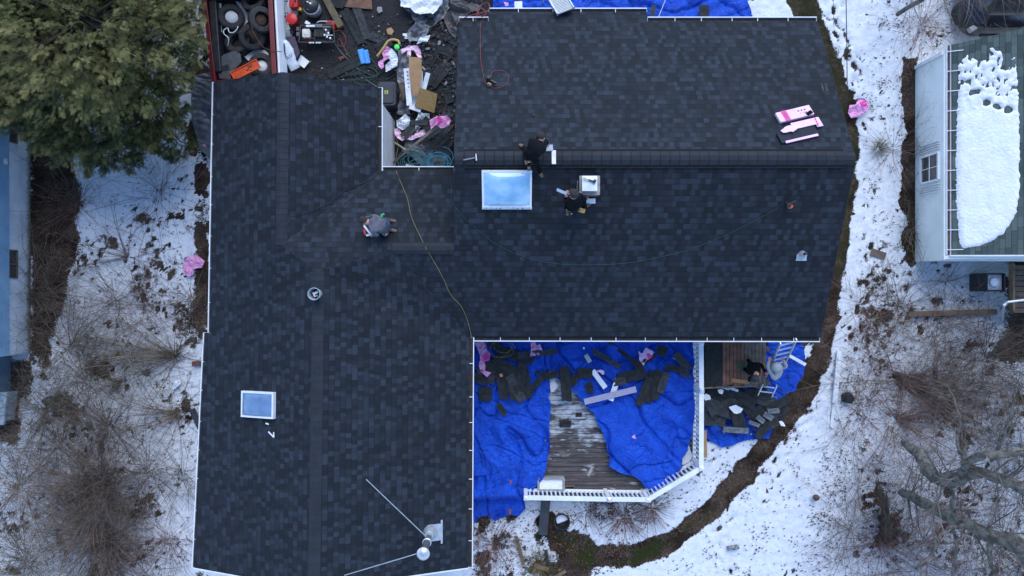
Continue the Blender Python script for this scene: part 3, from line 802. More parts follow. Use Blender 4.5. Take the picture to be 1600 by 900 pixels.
th = .055*np.clip(d/.09, 0, 1)**.6 + .018*fbm(co[:, 0]*6, co[:, 1]*3, 4, 6)
for a_, b_, w_, h_ in holes:
    c_ = P(a_, b_, 2.3); wx_ = .05*fbm(co[:, 0]*7, co[:, 1]*7, 3, 3); wy_ = .05*fbm(co[:, 0]*7, co[:, 1]*7, 3, 5); th -= .12*np.exp(-(((co[:, 0]+wx_-c_.x)/w_*1.15)**2+((co[:, 1]+wy_-c_.y)/h_*1.15)**2)**2)
north = np.clip((co[:, 1]-P(0, 175, 2.2).y)/1.0, 0, 1)
th -= north*.10*np.clip(fbm(co[:, 0]*16, co[:, 1]*7, 4, 12)*1.6+.25, 0, 1)
th -= .035*np.clip(fbm(co[:, 0]*5, co[:, 1]*1.3, 4, 22)*2-.5, 0, 1)*np.clip((co[:, 1]-P(0, 260, 2.2).y)/2.0, 0, 1)
co[:, 2] += th
me.vertices.foreach_set('co', co.ravel()); me.update()
link('roof_snow', me, SNOW, nb, smooth=True)
# timber stair tower and bin by its south wall
st = thing('timber_stair', 'brown timber landing with a grey handrail beside the white house', 'stairs', P(1590, 440, 0))
mb = MB()
for k in range(9): mb.bar(P(1583, 418+k*8.4, .9), P(1660, 418+k*8.4, .9), .135, .035)
obj('tread', mb, M('brown_decking', (.13, .095, .065), (.08, .06, .045), 3, .8, .3, 30), st)
mb = MB(); mb.bar(P(1581, 412, .88), P(1581, 486, .88), .06, .18); mb.bar(P(1581, 412, .8), P(1581, 412, .02), .09, .09, up=(0,1,0)); mb.bar(P(1581, 484, .8), P(1581, 484, .02), .09, .09, up=(0,1,0)); obj('stringer', mb, WOOD, st)
mb = MB(); mb.tube([P(1660, 462, 1.9), P(1574, 472, 1.9), P(1569, 476, 1.88), P(1567, 486, 1.4), P(1566, 504, .05)], .035, 8); obj('handrail', mb, SILVER, st)
bn = thing('rubbish_bin', 'black square bin with snow in its open top beside timber landing', 'bin', P(1557, 441, 0))
p = P(1557, 441, .8); s_ = .26
mb = MB()
for sx_, sy_, wx_, wy_ in ((-1,0,.03,.52),(1,0,.03,.52),(0,-1,.46,.03),(0,1,.46,.03)): mb.box((p.x+sx_*s_, p.y+sy_*s_, .4), (wx_, wy_, .8))
mb.box((p.x, p.y, .05), (.48, .48, .04)); obj('bin_body', mb, DARK, bn, bevel=.008)
mb = MB(); mb.lathe([(.17, .70), (.12, .76), (.0, .79)], (p.x, p.y, 0), 12); mb.box((p.x, p.y, .62), (.46, .46, .15)); obj('snow_fill', mb, [SNOW], bn, smooth=True)
# timber edging and low log across the neighbour's yard
mb = MB(); mb.bar(P(1418, 491, .08), P(1556, 487, .10), .16, .16)
tag(obj('timber_edging', mb, WOOD, bevel=.02), 'long weathered timber lying across snow south of the white house', 'timber')
# parked car in the north east corner
car = thing('parked_car', 'dark car parked behind the white house under bare twigs', 'car', P(1548, -10, 0))
PAINT = M('dark_car_paint', (.010, .011, .018), (.016, .016, .024), 2, .22, spec=.6)
cx0, cx1 = P(1500, 0, .5).x, P(1608, 0, .5).x; cyb = P(0, 56, .5).y
def rounded(x0, x1, y0, y1, r, n=7):
    pts = []
    for cx_, cy_2, a0 in ((x1-r, y1-r, 0), (x0+r, y1-r, 90), (x0+r, y0+r, 180), (x1-r, y0+r, 270)):
        for k in range(n+1):
            a = R(a0+90*k/n); pts.append((cx_+r*math.cos(a), cy_2+r*math.sin(a)))
    return pts
def loft(rings, mb, m=0, cap=True):
    n = len(rings[0][0]); vs = []; fs = []
    for pts, z in rings: vs += [(p_[0], p_[1], z) for p_ in pts]
    for i in range(len(rings)-1):
        for j in range(n): fs.append((i*n+j, i*n+(j+1) % n, (i+1)*n+(j+1) % n, (i+1)*n+j))
    if cap: fs.append(tuple((len(rings)-1)*n+j for j in range(n)))
    mb.add(vs, fs, m)
mb = MB(); L_ = 4.5
loft([(rounded(cx0+.08, cx1-.08, cyb+.08, cyb+L_, .5), .22), (rounded(cx0, cx1, cyb, cyb+L_+.05, .55), .45), (rounded(cx0+.02, cx1-.02, cyb+.03, cyb+L_, .55), .75), (rounded(cx0+.10, cx1-.10, cyb+.14, cyb+L_-.1, .5), .92)], mb)
body = obj('body', mb, PAINT, car, smooth=True)
mb = MB(); loft([(rounded(cx0+.14, cx1-.14, cyb+.45, cyb+3.1, .45), .925), (rounded(cx0+.30, cx1-.30, cyb+.85, cyb+2.6, .4), 1.36)], mb); obj('glasshouse', mb, GLASS, car, smooth=False)
mb = MB(); loft([(rounded(cx0+.29, cx1-.29, cyb+.84, cyb+2.61, .4), 1.365), (rounded(cx0+.36, cx1-.36, cyb+.95, cyb+2.5, .35), 1.42)], mb); obj('car_roof', mb, PAINT, car, smooth=True)
for sx_ in (0, 1):
    for yy in (.75, 3.55):
        w_ = MB(); rot = Matrix.Rotation(R(90), 3, 'Y'); w_.lathe([(.0, -.10), (.30, -.10), (.33, -.07), (.33, .07), (.30, .10), (.0, .10)], ((cx0+.12) if sx_ == 0 else (cx1-.12), cyb+yy, .33), 24, rot=rot); wh = obj('wheel', w_, RUBBER, car)
    w_ = MB(); x_ = cx0+.22 if sx_ == 0 else cx1-.22
    w_.box((x_, cyb+.13, .72), (.22, .16, .16), R(35 if sx_ == 0 else -35)); obj('tail_light', w_, M('tail_lens', (.34, .36, .36), (.22, .22, .22), 5, .3), car, bevel=.03)
mb = MB(); mb.box(((cx0+cx1)/2, cyb-.01, .52), (.95, .07, .12)); obj('bumper', mb, M('dull_bumper', (.05,.05,.055), None, 5, .5), car, bevel=.03)

# west neighbour: pale foundation, blue siding above, basement windows
wb = thing('neighbour_house', 'blue sided house to the west on a white foundation wall under vines', 'house', (0, 0, 0))
fx_ = P(48, 0, 0).x; fy0 = P(0, 551, 0).y; fy1 = P(0, -60, 0).y; fz = .95
def fnd_mat():
    m, nt, b = new_mat('painted_foundation'); v = coord(nt)
    mp = nt.nodes.new('ShaderNodeMapping'); mp.inputs['Scale'].default_value = (1, 1.0, 1); nt.links.new(v, mp.inputs[0])
    n = noise_n(nt, mp.outputs[0], 1.6, 5); n2 = noise_n(nt, mp.outputs[0], 11, 5, .7)
    sp = nt.nodes.new('ShaderNodeSeparateXYZ'); nt.links.new(v, sp.inputs[0])
    a = ramp(nt, n, [(.35, (.74, .77, .80)), (.6, (.55, .60, .64)), (.75, (.68, .71, .74))])
    moss = math_n(nt, 'ADD', math_n(nt, 'MULTIPLY_ADD', sp.outputs[2], -2.2, .62), math_n(nt, 'MULTIPLY', n2, .8))
    nt.links.new(mixc(nt, ramp(nt, moss, [(.55, (0, 0, 0)), (.95, (1, 1, 1))]), a, (.13, .14, .09)), b.inputs['Base Color'])
    b.inputs['Roughness'].default_value = .8; bump_n(nt, b, n2, .25, .02); return m
mb = MB(); mb.prism([(fx_, fy0), (fx_, fy1), (fx_-7, fy1), (fx_-7, fy0)], 0, fz); obj('foundation', mb, fnd_mat(), wb)
BLUE = M('blue_siding', (.24, .40, .54), (.17, .31, .45), 1.5, .55)
mb = MB()
for k in range(12): 
    z0 = fz+.004+k*.15
    x = fx_+.03
    mb.add([(x+.012, fy0, z0), (x+.012, fy1, z0), (x-.006, fy1, z0+.149), (x-.006, fy0, z0+.149), (x-.05, fy0, z0), (x-.05, fy1, z0)], [(0,1,2,3),(0,4,5,1)])
mb.prism([(fx_+.0, fy0+.0), (fx_+.0, fy1), (fx_-7, fy1), (fx_-7, fy0)], fz+.003, 2.75)
obj('siding', mb, BLUE, wb)
mb = MB(); mb.add([(fx_+.3, fy0-.3, 2.75), (fx_+.3, fy1, 2.75), (fx_-3.5, fy1, 4.3), (fx_-3.5, fy0-.3, 4.3), (fx_-7.3, fy0-.3, 2.75), (fx_-7.3, fy1, 2.75)], [(0,1,2,3),(3,2,5,4),(0,3,4)])
obj('roof', mb, M('grey_roofing', (.06, .062, .065), (.10, .10, .105), 20, .9, .4, 60), wb)
for y0_, y1_ in ((222, 174), (434, 391)):
    wy0 = P(0, y0_, .8).y; wy1 = P(0, y1_, .8).y; f_ = MB()
    for z in (.60, .93): f_.bar((fx_+.015, wy0, z), (fx_+.015, wy1, z), .04, .035)
    for y in (wy0, (wy0+wy1)/2, wy1): f_.bar((fx_+.015, y, .6), (fx_+.015, y, .93), .035, .04, up=(1,0,0))
    w_ = obj('window', f_, M('brown_frame', (.16, .13, .10), None, 5, .7), wb)
    f_ = MB(); f_.bar((fx_+.008, wy0+.02, .765), (fx_+.008, wy1-.02, .765), .008, .30); obj('pane', f_, GLASS, w_)
for y_ in (202, 252):
    mb = MB(); q_ = P(6, y_, 1.1); mb.box((fx_+.055, q_.y, 1.12), (.03, .17, .14)); mb.box((fx_+.085, q_.y-.02, 1.12), (.05, .05, .04)); obj('outlet_box', mb, WHITE, wb, bevel=.006)
# low annexe at its south end
mb = MB(); q_ = P(17, 0, 0).x
mb.prism([(q_, P(0, 556, 0).y), (q_, P(0, 610, 0).y), (q_-3, P(0, 610, 0).y), (q_-3, P(0, 556, 0).y)], 0, .9)
obj('annexe', mb, M('blue_grey_board', (.16, .24, .30), (.13, .19, .22), 3, .7), wb, bevel=.01)
mb = MB(); q2 = P(11, 0, .55).x
mb.prism([(q2, P(0, 613, .55).y), (q2-.12, P(0, 664, .55).y), (q2-3, P(0, 664, .55).y), (q2-3, P(0, 613, .55).y)], .45, .55)
mb.prism([(q2-.06, P(0, 615, .55).y), (q2-.16, P(0, 660, .55).y), (q2-3, P(0, 660, .55).y), (q2-3, P(0, 615, .55).y)], 0, .45)
obj('porch_step', mb, M('pale_painted_step', (.42, .50, .52), (.33, .40, .42), 3, .7), wb, bevel=.01)

# ================================================================ VEGETATION
BARK1 = M('tan_twigs', (.195, .145, .108), (.066, .050, .041), 2.2, .85)
BARK1B = M('olive_twigs', (.20, .165, .11), (.078, .062, .046), 2.2, .85)
BARK2 = M('red_brown_twigs', (.20, .11, .09), (.13, .075, .065), 1.5, .85)
BARK3 = M('grey_bark', (.175, .162, .135), (.06, .054, .045), 7, .9, 1.0, 22, lo=.38, hi=.62, dist=.04)
BARK3T = M('grey_twigs', (.16, .135, .115), (.065, .054, .048), 2.5, .85)
GRASSY = M('dry_tuft', (.16, .13, .05), (.11, .09, .035), 3, .9)

def tri_tube(V, Fc, pts, r0, r1):
    n = len(pts); b = len(V)
    for i, p in enumerate(pts):
        d = pts[min(i+1, n-1)] - pts[max(i-1, 0)]; 
        if d.length < 1e-6: d = Vector((0, 0, 1))
        d.normalize(); a = d.cross(Vector((.31, .17, .93)))
        if a.length < .05: a = d.cross(Vector((1, 0, 0)))
        a.normalize(); c = d.cross(a); r = r0 + (r1-r0)*i/(n-1)
        for k in range(3):
            t = 2.0944*k; q = p + a*(r*math.cos(t)) + c*(r*math.sin(t)); V.append((q.x, q.y, max(q.z, .004)))
    for i in range(n-1):
        for k in range(3): Fc.append((b+i*3+k, b+i*3+(k+1) % 3, b+(i+1)*3+(k+1) % 3, b+(i+1)*3+k))
def grow(V, Fc, rs, p, d, L, r, depth, droop=.05, wig=.12, side=.5, seg=.22, ang=(.35, .9), shrink=.5):
    n = max(3, int(L/seg)); st_ = L/n; pts = [p.copy()]; d = d.normalized()
    for i in range(n):
        d = d + Vector((rs.gauss(0, wig), rs.gauss(0, wig), rs.gauss(0, wig*.7)-droop)); d.normalize()
        p = p + d*st_; 
        if p.z < .03: p.z = .03; d.z = abs(d.z)*.3
        pts.append(p.copy())
        if depth > 0 and i > 0 and rs.random() < side:
            ax = d.cross(Vector((rs.gauss(0, 1), rs.gauss(0, 1), rs.gauss(0, 1)))).normalized()
            dd = Matrix.Rotation(rs.uniform(*ang), 3, ax) @ d
            grow(V, Fc, rs, p, dd, L*(1-i/n*.6)*shrink*rs.uniform(.6, 1.15), r*.6*(1-.5*i/n), depth-1, droop, wig*1.25, side, seg*.8, ang, shrink)
    tri_tube(V, Fc, pts, r, r*.3)
def shrub(px, py, stems, L, label, mat, seed, spread=.35, el=(15, 75), depth=2, r=.009, bias=None, biasw=0., droop=.035, side=.45, group='bare shrubs', name='bare_shrub', wig=.10, basez=0., az=None, cat='shrub'):
    rs = random.Random(seed); o = P(px, py, basez); V = []; Fc = []; t = thing(name, label, cat, o, group)
    n_ = int(stems*2.6)
    for k in range(n_):
        a = rs.uniform(*(az or (0, 2*math.pi)))
        if bias is not None and rs.random() < biasw: a = rs.gauss(bias, .5)
        e = R(rs.uniform(*el)); main = k < n_*.42 or depth < 2
        if main: rr = rs.random()**1.3*spread*.9; ab = a+rs.gauss(0, .4); rad_ = r*rs.uniform(.75, 1.35); wg = wig*.55; sd_ = side*.75; LL = L*rs.uniform(.7, 1.25)
        else: ab = rs.uniform(0, 6.283); rr = rs.uniform(.1, 1.)*L*.65; rad_ = r*rs.uniform(.45, .8); wg = wig*rs.uniform(1, 2); sd_ = side+.1; LL = L*rs.uniform(.35, .9)
        b = o + Vector((math.cos(ab)*rr, math.sin(ab)*rr, .01)); d = Vector((math.cos(a)*math.cos(e), math.sin(a)*math.cos(e), math.sin(e)))
        grow(V, Fc, rs, b, d, LL, rad_, depth, droop, wg, sd_)
    for k in range(int(stems*.5) if depth > 1 else 0):
        a = rs.uniform(0, 6.283); rr = abs(rs.gauss(0, .5))*spread
        grow(V, Fc, rs, o+Vector((math.cos(a)*rr, math.sin(a)*rr, .01)), Vector((rs.gauss(0, 1), rs.gauss(0, 1), .8)), L*rs.uniform(.15, .3), r*1.1, 1, 0, .2, .5)
    me = bpy.data.meshes.new('stems'); me.from_pydata(V, [], Fc); me.update()
    link('stems', me, mat, t)
G1 = 'bare shrubs in the west yard'
shrub(158, 760, 165, 2.3, 'large bare shrub with dense brown heart low in the west yard', BARK1, 1, .6, (10, 70), 2, .010, group=G1)
shrub(160, 838, 120, 2.2, 'bare shrub fanning over snow just below the densest one', BARK1, 2, .35, (10, 60), 2, .011, group=G1)
shrub(168, 668, 55, 1.9, 'bare shrub reaching upward above the dense brown one', BARK1, 3, .35, (10, 70), 2, .009, group=G1)
shrub(278, 646, 40, 1.6, 'bare shrub leaning away from the house wall beside white scrap', BARK1, 4, .25, (10, 55), 2, .009, math.pi, .6, group=G1)
shrub(275, 557, 45, 2.4, 'long bare bush stretching west from the house corner', BARK1B, 5, .2, (8, 45), 2, .010, math.pi, .85, group=G1)
shrub(70, 640, 60, 2.4, 'tangled tan bush south of the blue house corner', BARK1B, 6, .7, (10, 65), 2, .008, .1, .4, group=G1)
shrub(55, 460, 75, 1.9, 'tan brush crowding the foot of the white foundation wall', BARK1, 7, .9, (10, 60), 2, .008, .0, .5, group=G1)
shrub(110, 540, 60, 2.0, 'tan bush between the foundation corner and open snow', BARK1B, 8, .8, (10, 60), 2, .008, .2, .4, group=G1)
shrub(200, 402, 14, 1.6, 'thin single bush with dark fallen stems in middle of west snow', BARK1, 9, .15, (5, 50), 2, .010, 2.6, .5, group=G1)
shrub(40, 880, 75, 2.6, 'tangled bush filling the lower left corner', BARK1B, 10, 1.0, (10, 60), 2, .008, group=G1)
shrub(262, 845, 45, 1.7, 'reddish twiggy bush near the south west roof corner', BARK2, 11, .7, (10, 60), 2, .007, group=G1)
shrub(225, 480, 45, 1.6, 'low reddish brush under the pink wrapper', BARK2, 12, .9, (8, 50), 2, .006, group=G1)
shrub(250, 300, 38, 1.7, 'low reddish brush in the snow below the evergreen', BARK2, 13, .9, (5, 45), 2, .006, group=G1)
shrub(30, 760, 50, 2.0, 'sparse bush by the snow gap beyond the blue house', BARK1, 14, .6, (10, 60), 2, .007, group=G1)
G2 = 'bare shrubs in the east yard'
shrub(1405, 480, 55, 1.7, 'tan brush below the corner of the white wall', BARK1B, 21, .9, (8, 55), 2, .007, group=G2)
shrub(1425, 360, 30, 1.2, 'tan vine brush climbing the foot of the white wall', BARK1B, 22, .5, (20, 70), 2, .007, group=G2)
shrub(1540, 560, 75, 2.0, 'dense brush below the timber stair', BARK1, 23, .9, (8, 60), 2, .008, group=G2)
shrub(1410, 596, 42, 3.1, 'bush with long dark stems sweeping east from a brown heap', BARK1, 24, .35, (5, 45), 2, .011, -.05, .8, group=G2)
shrub(1400, 655, 50, 2.0, 'low bush leaning east under the grey limb', BARK2, 25, .4, (5, 50), 2, .008, -.3, .6, group=G2)
shrub(1375, 850, 65, 1.9, 'reddish twiggy bush around the broken stump', BARK2, 26, .8, (8, 55), 2, .007, group=G2)
shrub(1345, 760, 35, 1.3, 'sparse reddish brush west of the broken stump', BARK2, 27, .8, (5, 45), 2, .005, group=G2)
shrub(1500, 800, 45, 2.0, 'reddish brush beneath the two grey limbs', BARK2, 28, 1.0, (5, 50), 2, .007, group=G2)
shrub(1565, 860, 50, 2.0, 'brush in the lower right corner', BARK1, 29, .9, (8, 60), 2, .008, group=G2)
shrub(1560, 690, 50, 2.0, 'grey brush under the right ends of the limbs', BARK3T, 30, .9, (8, 60), 2, .008, group=G2)
shrub(1440, 40, 45, 1.5, 'purple-brown brush on the snow left of the parked car', BARK2, 31, .7, (5, 55), 2, .006, group=G2)
shrub(1395, 235, 22, 1.0, 'sparse weeds in front of the white wall', BARK2, 32, .6, (5, 45), 1, .005, group=G2)
shrub(1540, 8, 26, 1.6, 'bare grey bush overhanging the parked car', BARK3T, 33, .8, (25, 75), 2, .009, basez=.02, group=G2)
shrub(1345, 480, 22, 1.3, 'thin weeds on the snow strip east of the house', BARK2, 34, .8, (5, 40), 1, .005, group=G2)
shrub(1450, 620, 60, 1.7, 'tan brush east of the long stemmed bush', BARK1, 61, 1.0, (5, 50), 2, .007, group=G2)
shrub(1330, 700, 22, 1.3, 'few thin stems on snow west of the low leaning bush', BARK3T, 62, .9, (5, 40), 2, .005, group=G2)
shrub(1450, 880, 55, 1.8, 'reddish brush at the bottom edge under the lower limb', BARK2, 63, 1.0, (5, 55), 2, .007, group=G2)
shrub(1300, 870, 16, 1.1, 'few reddish stems at the bottom edge of the open snow', BARK2, 64, .8, (5, 40), 2, .004, group=G2)
shrub(1590, 600, 55, 1.9, 'tan brush at the right edge beneath the timber stair', BARK1B, 65, .9, (8, 60), 2, .008, group=G2)
shrub(1480, 440, 30, 1.3, 'thin weeds over snow between the white house and the long timber', BARK2, 66, .9, (5, 40), 2, .005, group=G2)
shrub(140, 600, 45, 2.0, 'tangled bush in the middle of the west yard', BARK1, 67, .9, (8, 60), 2, .008, group=G1)
shrub(90, 700, 55, 2.1, 'tan bush above the big brown one on its west side', BARK1, 68, .8, (8, 60), 2, .008, group=G1)
shrub(200, 560, 35, 1.8, 'olive bush between the house corner and the tangled bush', BARK1B, 69, .8, (8, 55), 2, .007, group=G1)
shrub(230, 740, 45, 1.9, 'tan bush close to the house wall right of the dense brown one', BARK1, 70, .7, (8, 60), 2, .008, group=G1)
shrub(1360, 560, 38, 1.6, 'thin brush beside the long white downspout', BARK2, 80, 0.9, (5, 55), 2, .0065, group=G2)
shrub(1460, 540, 38, 1.6, 'brush on the snow just below the long timber', BARK3T, 81, 0.9, (5, 55), 2, .0065, group=G2)
shrub(1500, 610, 38, 1.6, 'tangled brush left of the right edge above the forked limb', BARK1, 82, 0.9, (5, 55), 2, .0065, group=G2)
shrub(1345, 640, 38, 1.6, 'thin brush on snow right of the five sided cover', BARK2, 83, 0.9, (5, 55), 2, .0065, group=G2)
shrub(1420, 730, 38, 1.6, 'reddish brush in the elbow of the upper limb', BARK3T, 84, 0.9, (5, 55), 2, .0065, group=G2)
shrub(1530, 880, 38, 1.6, 'grey brush between the lower limb and the bottom edge', BARK1, 85, 0.9, (5, 55), 2, .0065, group=G2)
shrub(1440, 800, 38, 1.6, 'reddish brush between stump and lower limb', BARK2, 86, 0.9, (5, 55), 2, .0065, group=G2)
shrub(1590, 780, 38, 1.6, 'brush at the right edge between the two limbs', BARK3T, 87, 0.9, (5, 55), 2, .0065, group=G2)
shrub(1330, 820, 38, 1.6, 'low red weeds on open snow left of the stump', BARK1, 88, 0.9, (5, 55), 2, .0065, group=G2)
shrub(1470, 500, 38, 1.6, 'weeds along the long timber', BARK2, 89, 0.9, (5, 55), 2, .0065, group=G2)
shrub(120, 320, 38, 1.2, 'sparse weeds by the dark leaf strip along the blue house', BARK2, 95, 0.8, (8, 55), 2, .007, group=G1)
shrub(300, 470, 38, 1.1, 'small brush against the west eave below the pink wrapper', BARK1, 96, 0.8, (8, 55), 2, .007, group=G1)
shrub(120, 820, 38, 1.9, 'tan bush left of the pair of dark hearted bushes', BARK1B, 97, 0.8, (8, 55), 2, .007, group=G1)
shrub(225, 900, 38, 1.6, 'brush on the bottom edge near the roof corner', BARK2, 98, 0.8, (8, 55), 2, .007, group=G1)
shrub(180, 470, 38, 1.6, 'olive brush in the middle of the snow west of the eave', BARK1, 99, 0.8, (8, 55), 2, .007, group=G1)
shrub(285, 740, 38, 1.3, 'thin brush touching the west eave low in the yard', BARK1B, 100, 0.8, (8, 55), 2, .007, group=G1)
G3 = 'low plants round the deck'
shrub(975, 808, 60, .75, 'low red-brown plant below the middle of the deck rail', BARK2, 41, .45, (10, 60), 1, .006, group=G3)
shrub(1018, 795, 45, .6, 'low red-brown plant under the angled deck corner', BARK2, 42, .35, (10, 60), 1, .006, group=G3)
shrub(915, 800, 30, .7, 'thin red weeds beside the round tub', BARK2, 43, .4, (5, 50), 1, .005, group=G3)
shrub(770, 850, 70, .7, 'brown brush heap below the end of the blue tarp', BARK2, 44, .8, (5, 55), 1, .006, group=G3)
shrub(842, 880, 60, .5, 'olive grass clump among sticks in the lower yard', GRASSY, 45, .35, (10, 60), 1, .006, group=G3, name='grass_clump', cat='grass clump')
shrub(1372, 233, 45, .4, 'tuft of yellow grass on snow east of the roof tip', GRASSY, 46, .18, (20, 80), 0, .005, group=G3, name='grass_clump', cat='grass clump')
# dried hydrangea ring beside the deck rail: a wreath of leaves with a snowy middle
mb = MB(); rs = random.Random(5); rc = P(941, 793, .1)
for k in range(420):
    a = rs.uniform(0, 6.28); r_ = rs.gauss(.30, .055); p = rc + Vector((r_*math.cos(a), r_*math.sin(a), rs.uniform(0, .14))); s_ = rs.uniform(.02, .05); u = Vector((rs.gauss(0,1), rs.gauss(0,1), rs.gauss(0,.6))).normalized(); w = u.cross(Vector((rs.gauss(0,1), rs.gauss(0,1), rs.gauss(0,1)))).normalized()
    mb.add([p-u*s_, p+w*s_*.5, p+u*s_, p-w*s_*.5], [(0,1,2,3)])
obj('plant_ring', mb, LEAFM, None, 'ring of brown dead leaves round a snowy middle under the deck rail', 'plant')

# big grey tree in the south east: fallen-looking limbs high above the snow
tree = thing('bare_tree', 'grey bare tree with two thick limbs over the south east snow', 'tree', P(1640, 905, 0))
mb = MB()
def limb(pts, rad, n=9, jitter=.03, sub=4, seed=1):
    rs = random.Random(seed); q = [P(*p) for p in pts]; out = []; rr = []
    for i in range(len(q)-1):
        p0 = q[max(i-1, 0)]; p1 = q[i]; p2 = q[i+1]; p3 = q[min(i+2, len(q)-1)]
        for k in range(sub):
            t = k/sub; out.append(.5*((2*p1)+(p2-p0)*t+(2*p0-5*p1+4*p2-p3)*t*t+(3*p1-p0-3*p2+p3)*t**3)+Vector((rs.gauss(0, jitter), rs.gauss(0, jitter), rs.gauss(0, jitter)))*.5)
            rr.append((rad[i]*(1-t)+rad[i+1]*t)*rs.uniform(1.02, 1.25))
    out.append(q[-1]); rr.append(rad[-1]); mb.tube(out, rr, n); return out, rr
La, ra = limb([(1412,690,1.0),(1432,706,1.6),(1452,735,2.4),(1470,750,3.0),(1492,748,3.4),(1530,738,3.9),(1565,750,4.2),(1600,764,4.4),(1680,800,4.2)], [.10,.13,.15,.14,.15,.12,.13,.14,.17], seed=2)
Lb, rb = limb([(1492,748,3.4),(1506,738,3.7),(1512,722,4.0),(1535,712,4.3),(1570,710,4.5),(1610,712,4.6),(1690,760,4.2)], [.10,.09,.085,.09,.085,.10,.12], seed=3)
Lc, rc_ = limb([(1408,768,.9),(1430,778,1.4),(1470,800,2.1),(1510,818,2.8),(1552,838,3.3),(1590,852,3.6),(1640,905,3.4)], [.10,.125,.135,.14,.15,.19,.25], seed=4)
Ld, rd_ = limb([(1590,852,3.6),(1620,850,3.9),(1690,860,4.2)], [.10,.09,.09], seed=5)
limb([(1640,905,3.6),(1642,906,2.0),(1640,908,0)], [.27,.30,.36], seed=6)
limb([(1690,760,4.2),(1665,850,3.9),(1640,905,3.5)], [.12,.17,.25], seed=7)
for i_, (pts, rad) in enumerate([([(1470,750,3.0),(1490,770,3.1),(1488,800,2.9),(1492,850,2.6),(1490,905,2.4)], [.05,.045,.04,.035,.03]),
                 ([(1552,838,3.3),(1545,860,3.3),(1550,890,3.2),(1545,930,3.2)], [.06,.055,.05,.05]),
                 ([(1510,818,2.8),(1475,830,3.1),(1460,860,3.2),(1430,890,3.2)], [.05,.045,.035,.03]),
                 ([(1540,738,3.9),(1560,700,4.4),(1575,660,4.8),(1590,600,5.0)], [.035,.03,.025,.02]),
                 ([(1512,722,4.0),(1495,690,4.3),(1500,650,4.5),(1480,600,4.6)], [.03,.028,.022,.015]),
                 ([(1470,750,3.0),(1455,720,3.6),(1440,700,3.9),(1400,680,4.1)], [.03,.028,.022,.015])]): limb(pts, rad, 7, .04, 4, 30+i_)
obj('trunk', mb, BARK3, tree, smooth=True)
rs = random.Random(77); V = []; Fc = []
for pts, rad, n in ((La, ra, 40), (Lb, rb, 28), (Lc, rc_, 42), (Ld, rd_, 8)):
    for k in range(n):
        i = rs.randrange(2, len(pts)-1); d = (pts[i+1]-pts[i-1]).normalized(); ax = d.cross(Vector((rs.gauss(0,1), rs.gauss(0,1), rs.gauss(0,1)))).normalized()
        grow(V, Fc, rs, pts[i], Matrix.Rotation(rs.uniform(.6, 1.6), 3, ax) @ d, rs.uniform(.7, 2.4), rs.choice((.007, .010, .014, .024, .03)), 2, .01, .17, .6, .2)
me = bpy.data.meshes.new('branches'); me.from_pydata(V, [], Fc); me.update(); link('branches', me, BARK3T, tree)
# overhanging branches from a tree outside the east edge
t2 = thing('bare_tree', 'slender grey tree whose twigs cross the snow below the timber stair', 'tree', P(1625, 640, 0)); V = []; Fc = []; o = P(1625, 640, 0)
mb = MB(); mb.tube([o, o+Vector((.05, 0, 1.5)), o+Vector((-.1, .1, 3.4)), o+Vector((-.2, .1, 5.2))], [.13, .11, .07, .03], 9); obj('trunk', mb, BARK3, t2, smooth=True)
for k in range(75):
    h = rs.uniform(1.2, 5.0); a = rs.gauss(math.pi, 1.0); grow(V, Fc, rs, o+Vector((0, 0, h)), Vector((math.cos(a), math.sin(a), rs.uniform(.0, .8))), rs.uniform(1.4, 3.4), rs.uniform(.010, .024), 2, .01, .12, .5, .25)
me = bpy.data.meshes.new('branches'); me.from_pydata(V, [], Fc); me.update(); link('branches', me, BARK3T, t2)
t3 = thing('bare_tree', 'thin grey trunk leaning in at the top edge over open snow', 'tree', P(1440, -30, 0)); mb = MB(); V = []; Fc = []
def limb2(pts, rad): mb.tube([P(*p) for p in pts], rad, 8)
limb2([(1402,23,.5),(1418,12,.9),(1440,0,1.4),(1470,-30,2.4),(1440,-60,1.2),(1440,-60,0)], [.06,.065,.07,.08,.10,.11])
limb2([(1470,-20,3.0),(1478,8,4.6),(1486,28,4.9),(1494,48,5.0)], [.03,.02,.015,.01])
obj('trunk', mb, BARK3, t3, smooth=True)
for k in range(40):
    grow(V, Fc, rs, P(1500+rs.uniform(-60, 100), -50, 3.2), Vector((rs.gauss(0, .8), -1, rs.uniform(-.1, .4))), rs.uniform(1.0, 2.1), rs.uniform(.007, .014), 2, .01, .12, .5, .25)
me = bpy.data.meshes.new('branches'); me.from_pydata(V, [], Fc); me.update(); link('branches', me, BARK3T, t3)
# broken stump
mb = MB(); o = P(1388, 835, 0)
rs = random.Random(4)
for k in range(26):
    a_ = rs.uniform(0, 6.28); r_ = rs.uniform(.02, .2); b0 = o+Vector((r_*math.cos(a_), r_*math.sin(a_)*1.3, 0)); tx_, ty_ = rs.choice(((1382,792),(1378,765),(1389,800),(1375,748),(1394,812),(1386,770)))
    hh = rs.uniform(.5, 1.5); mb.tube([b0, b0.lerp(P(tx_, ty_, hh), .5)+Vector((rs.uniform(-.03,.03), 0, 0)), P(tx_+rs.uniform(-4,4), ty_+rs.uniform(-6,8), hh)], [rs.uniform(.05,.09), .045, .004], 5)
obj('broken_stump', mb, M('rotten_wood', (.085, .06, .035), (.045, .033, .022), 7, .9, .6, 20), None, 'dark splintered stump standing in snow west of thick limb', 'stump')
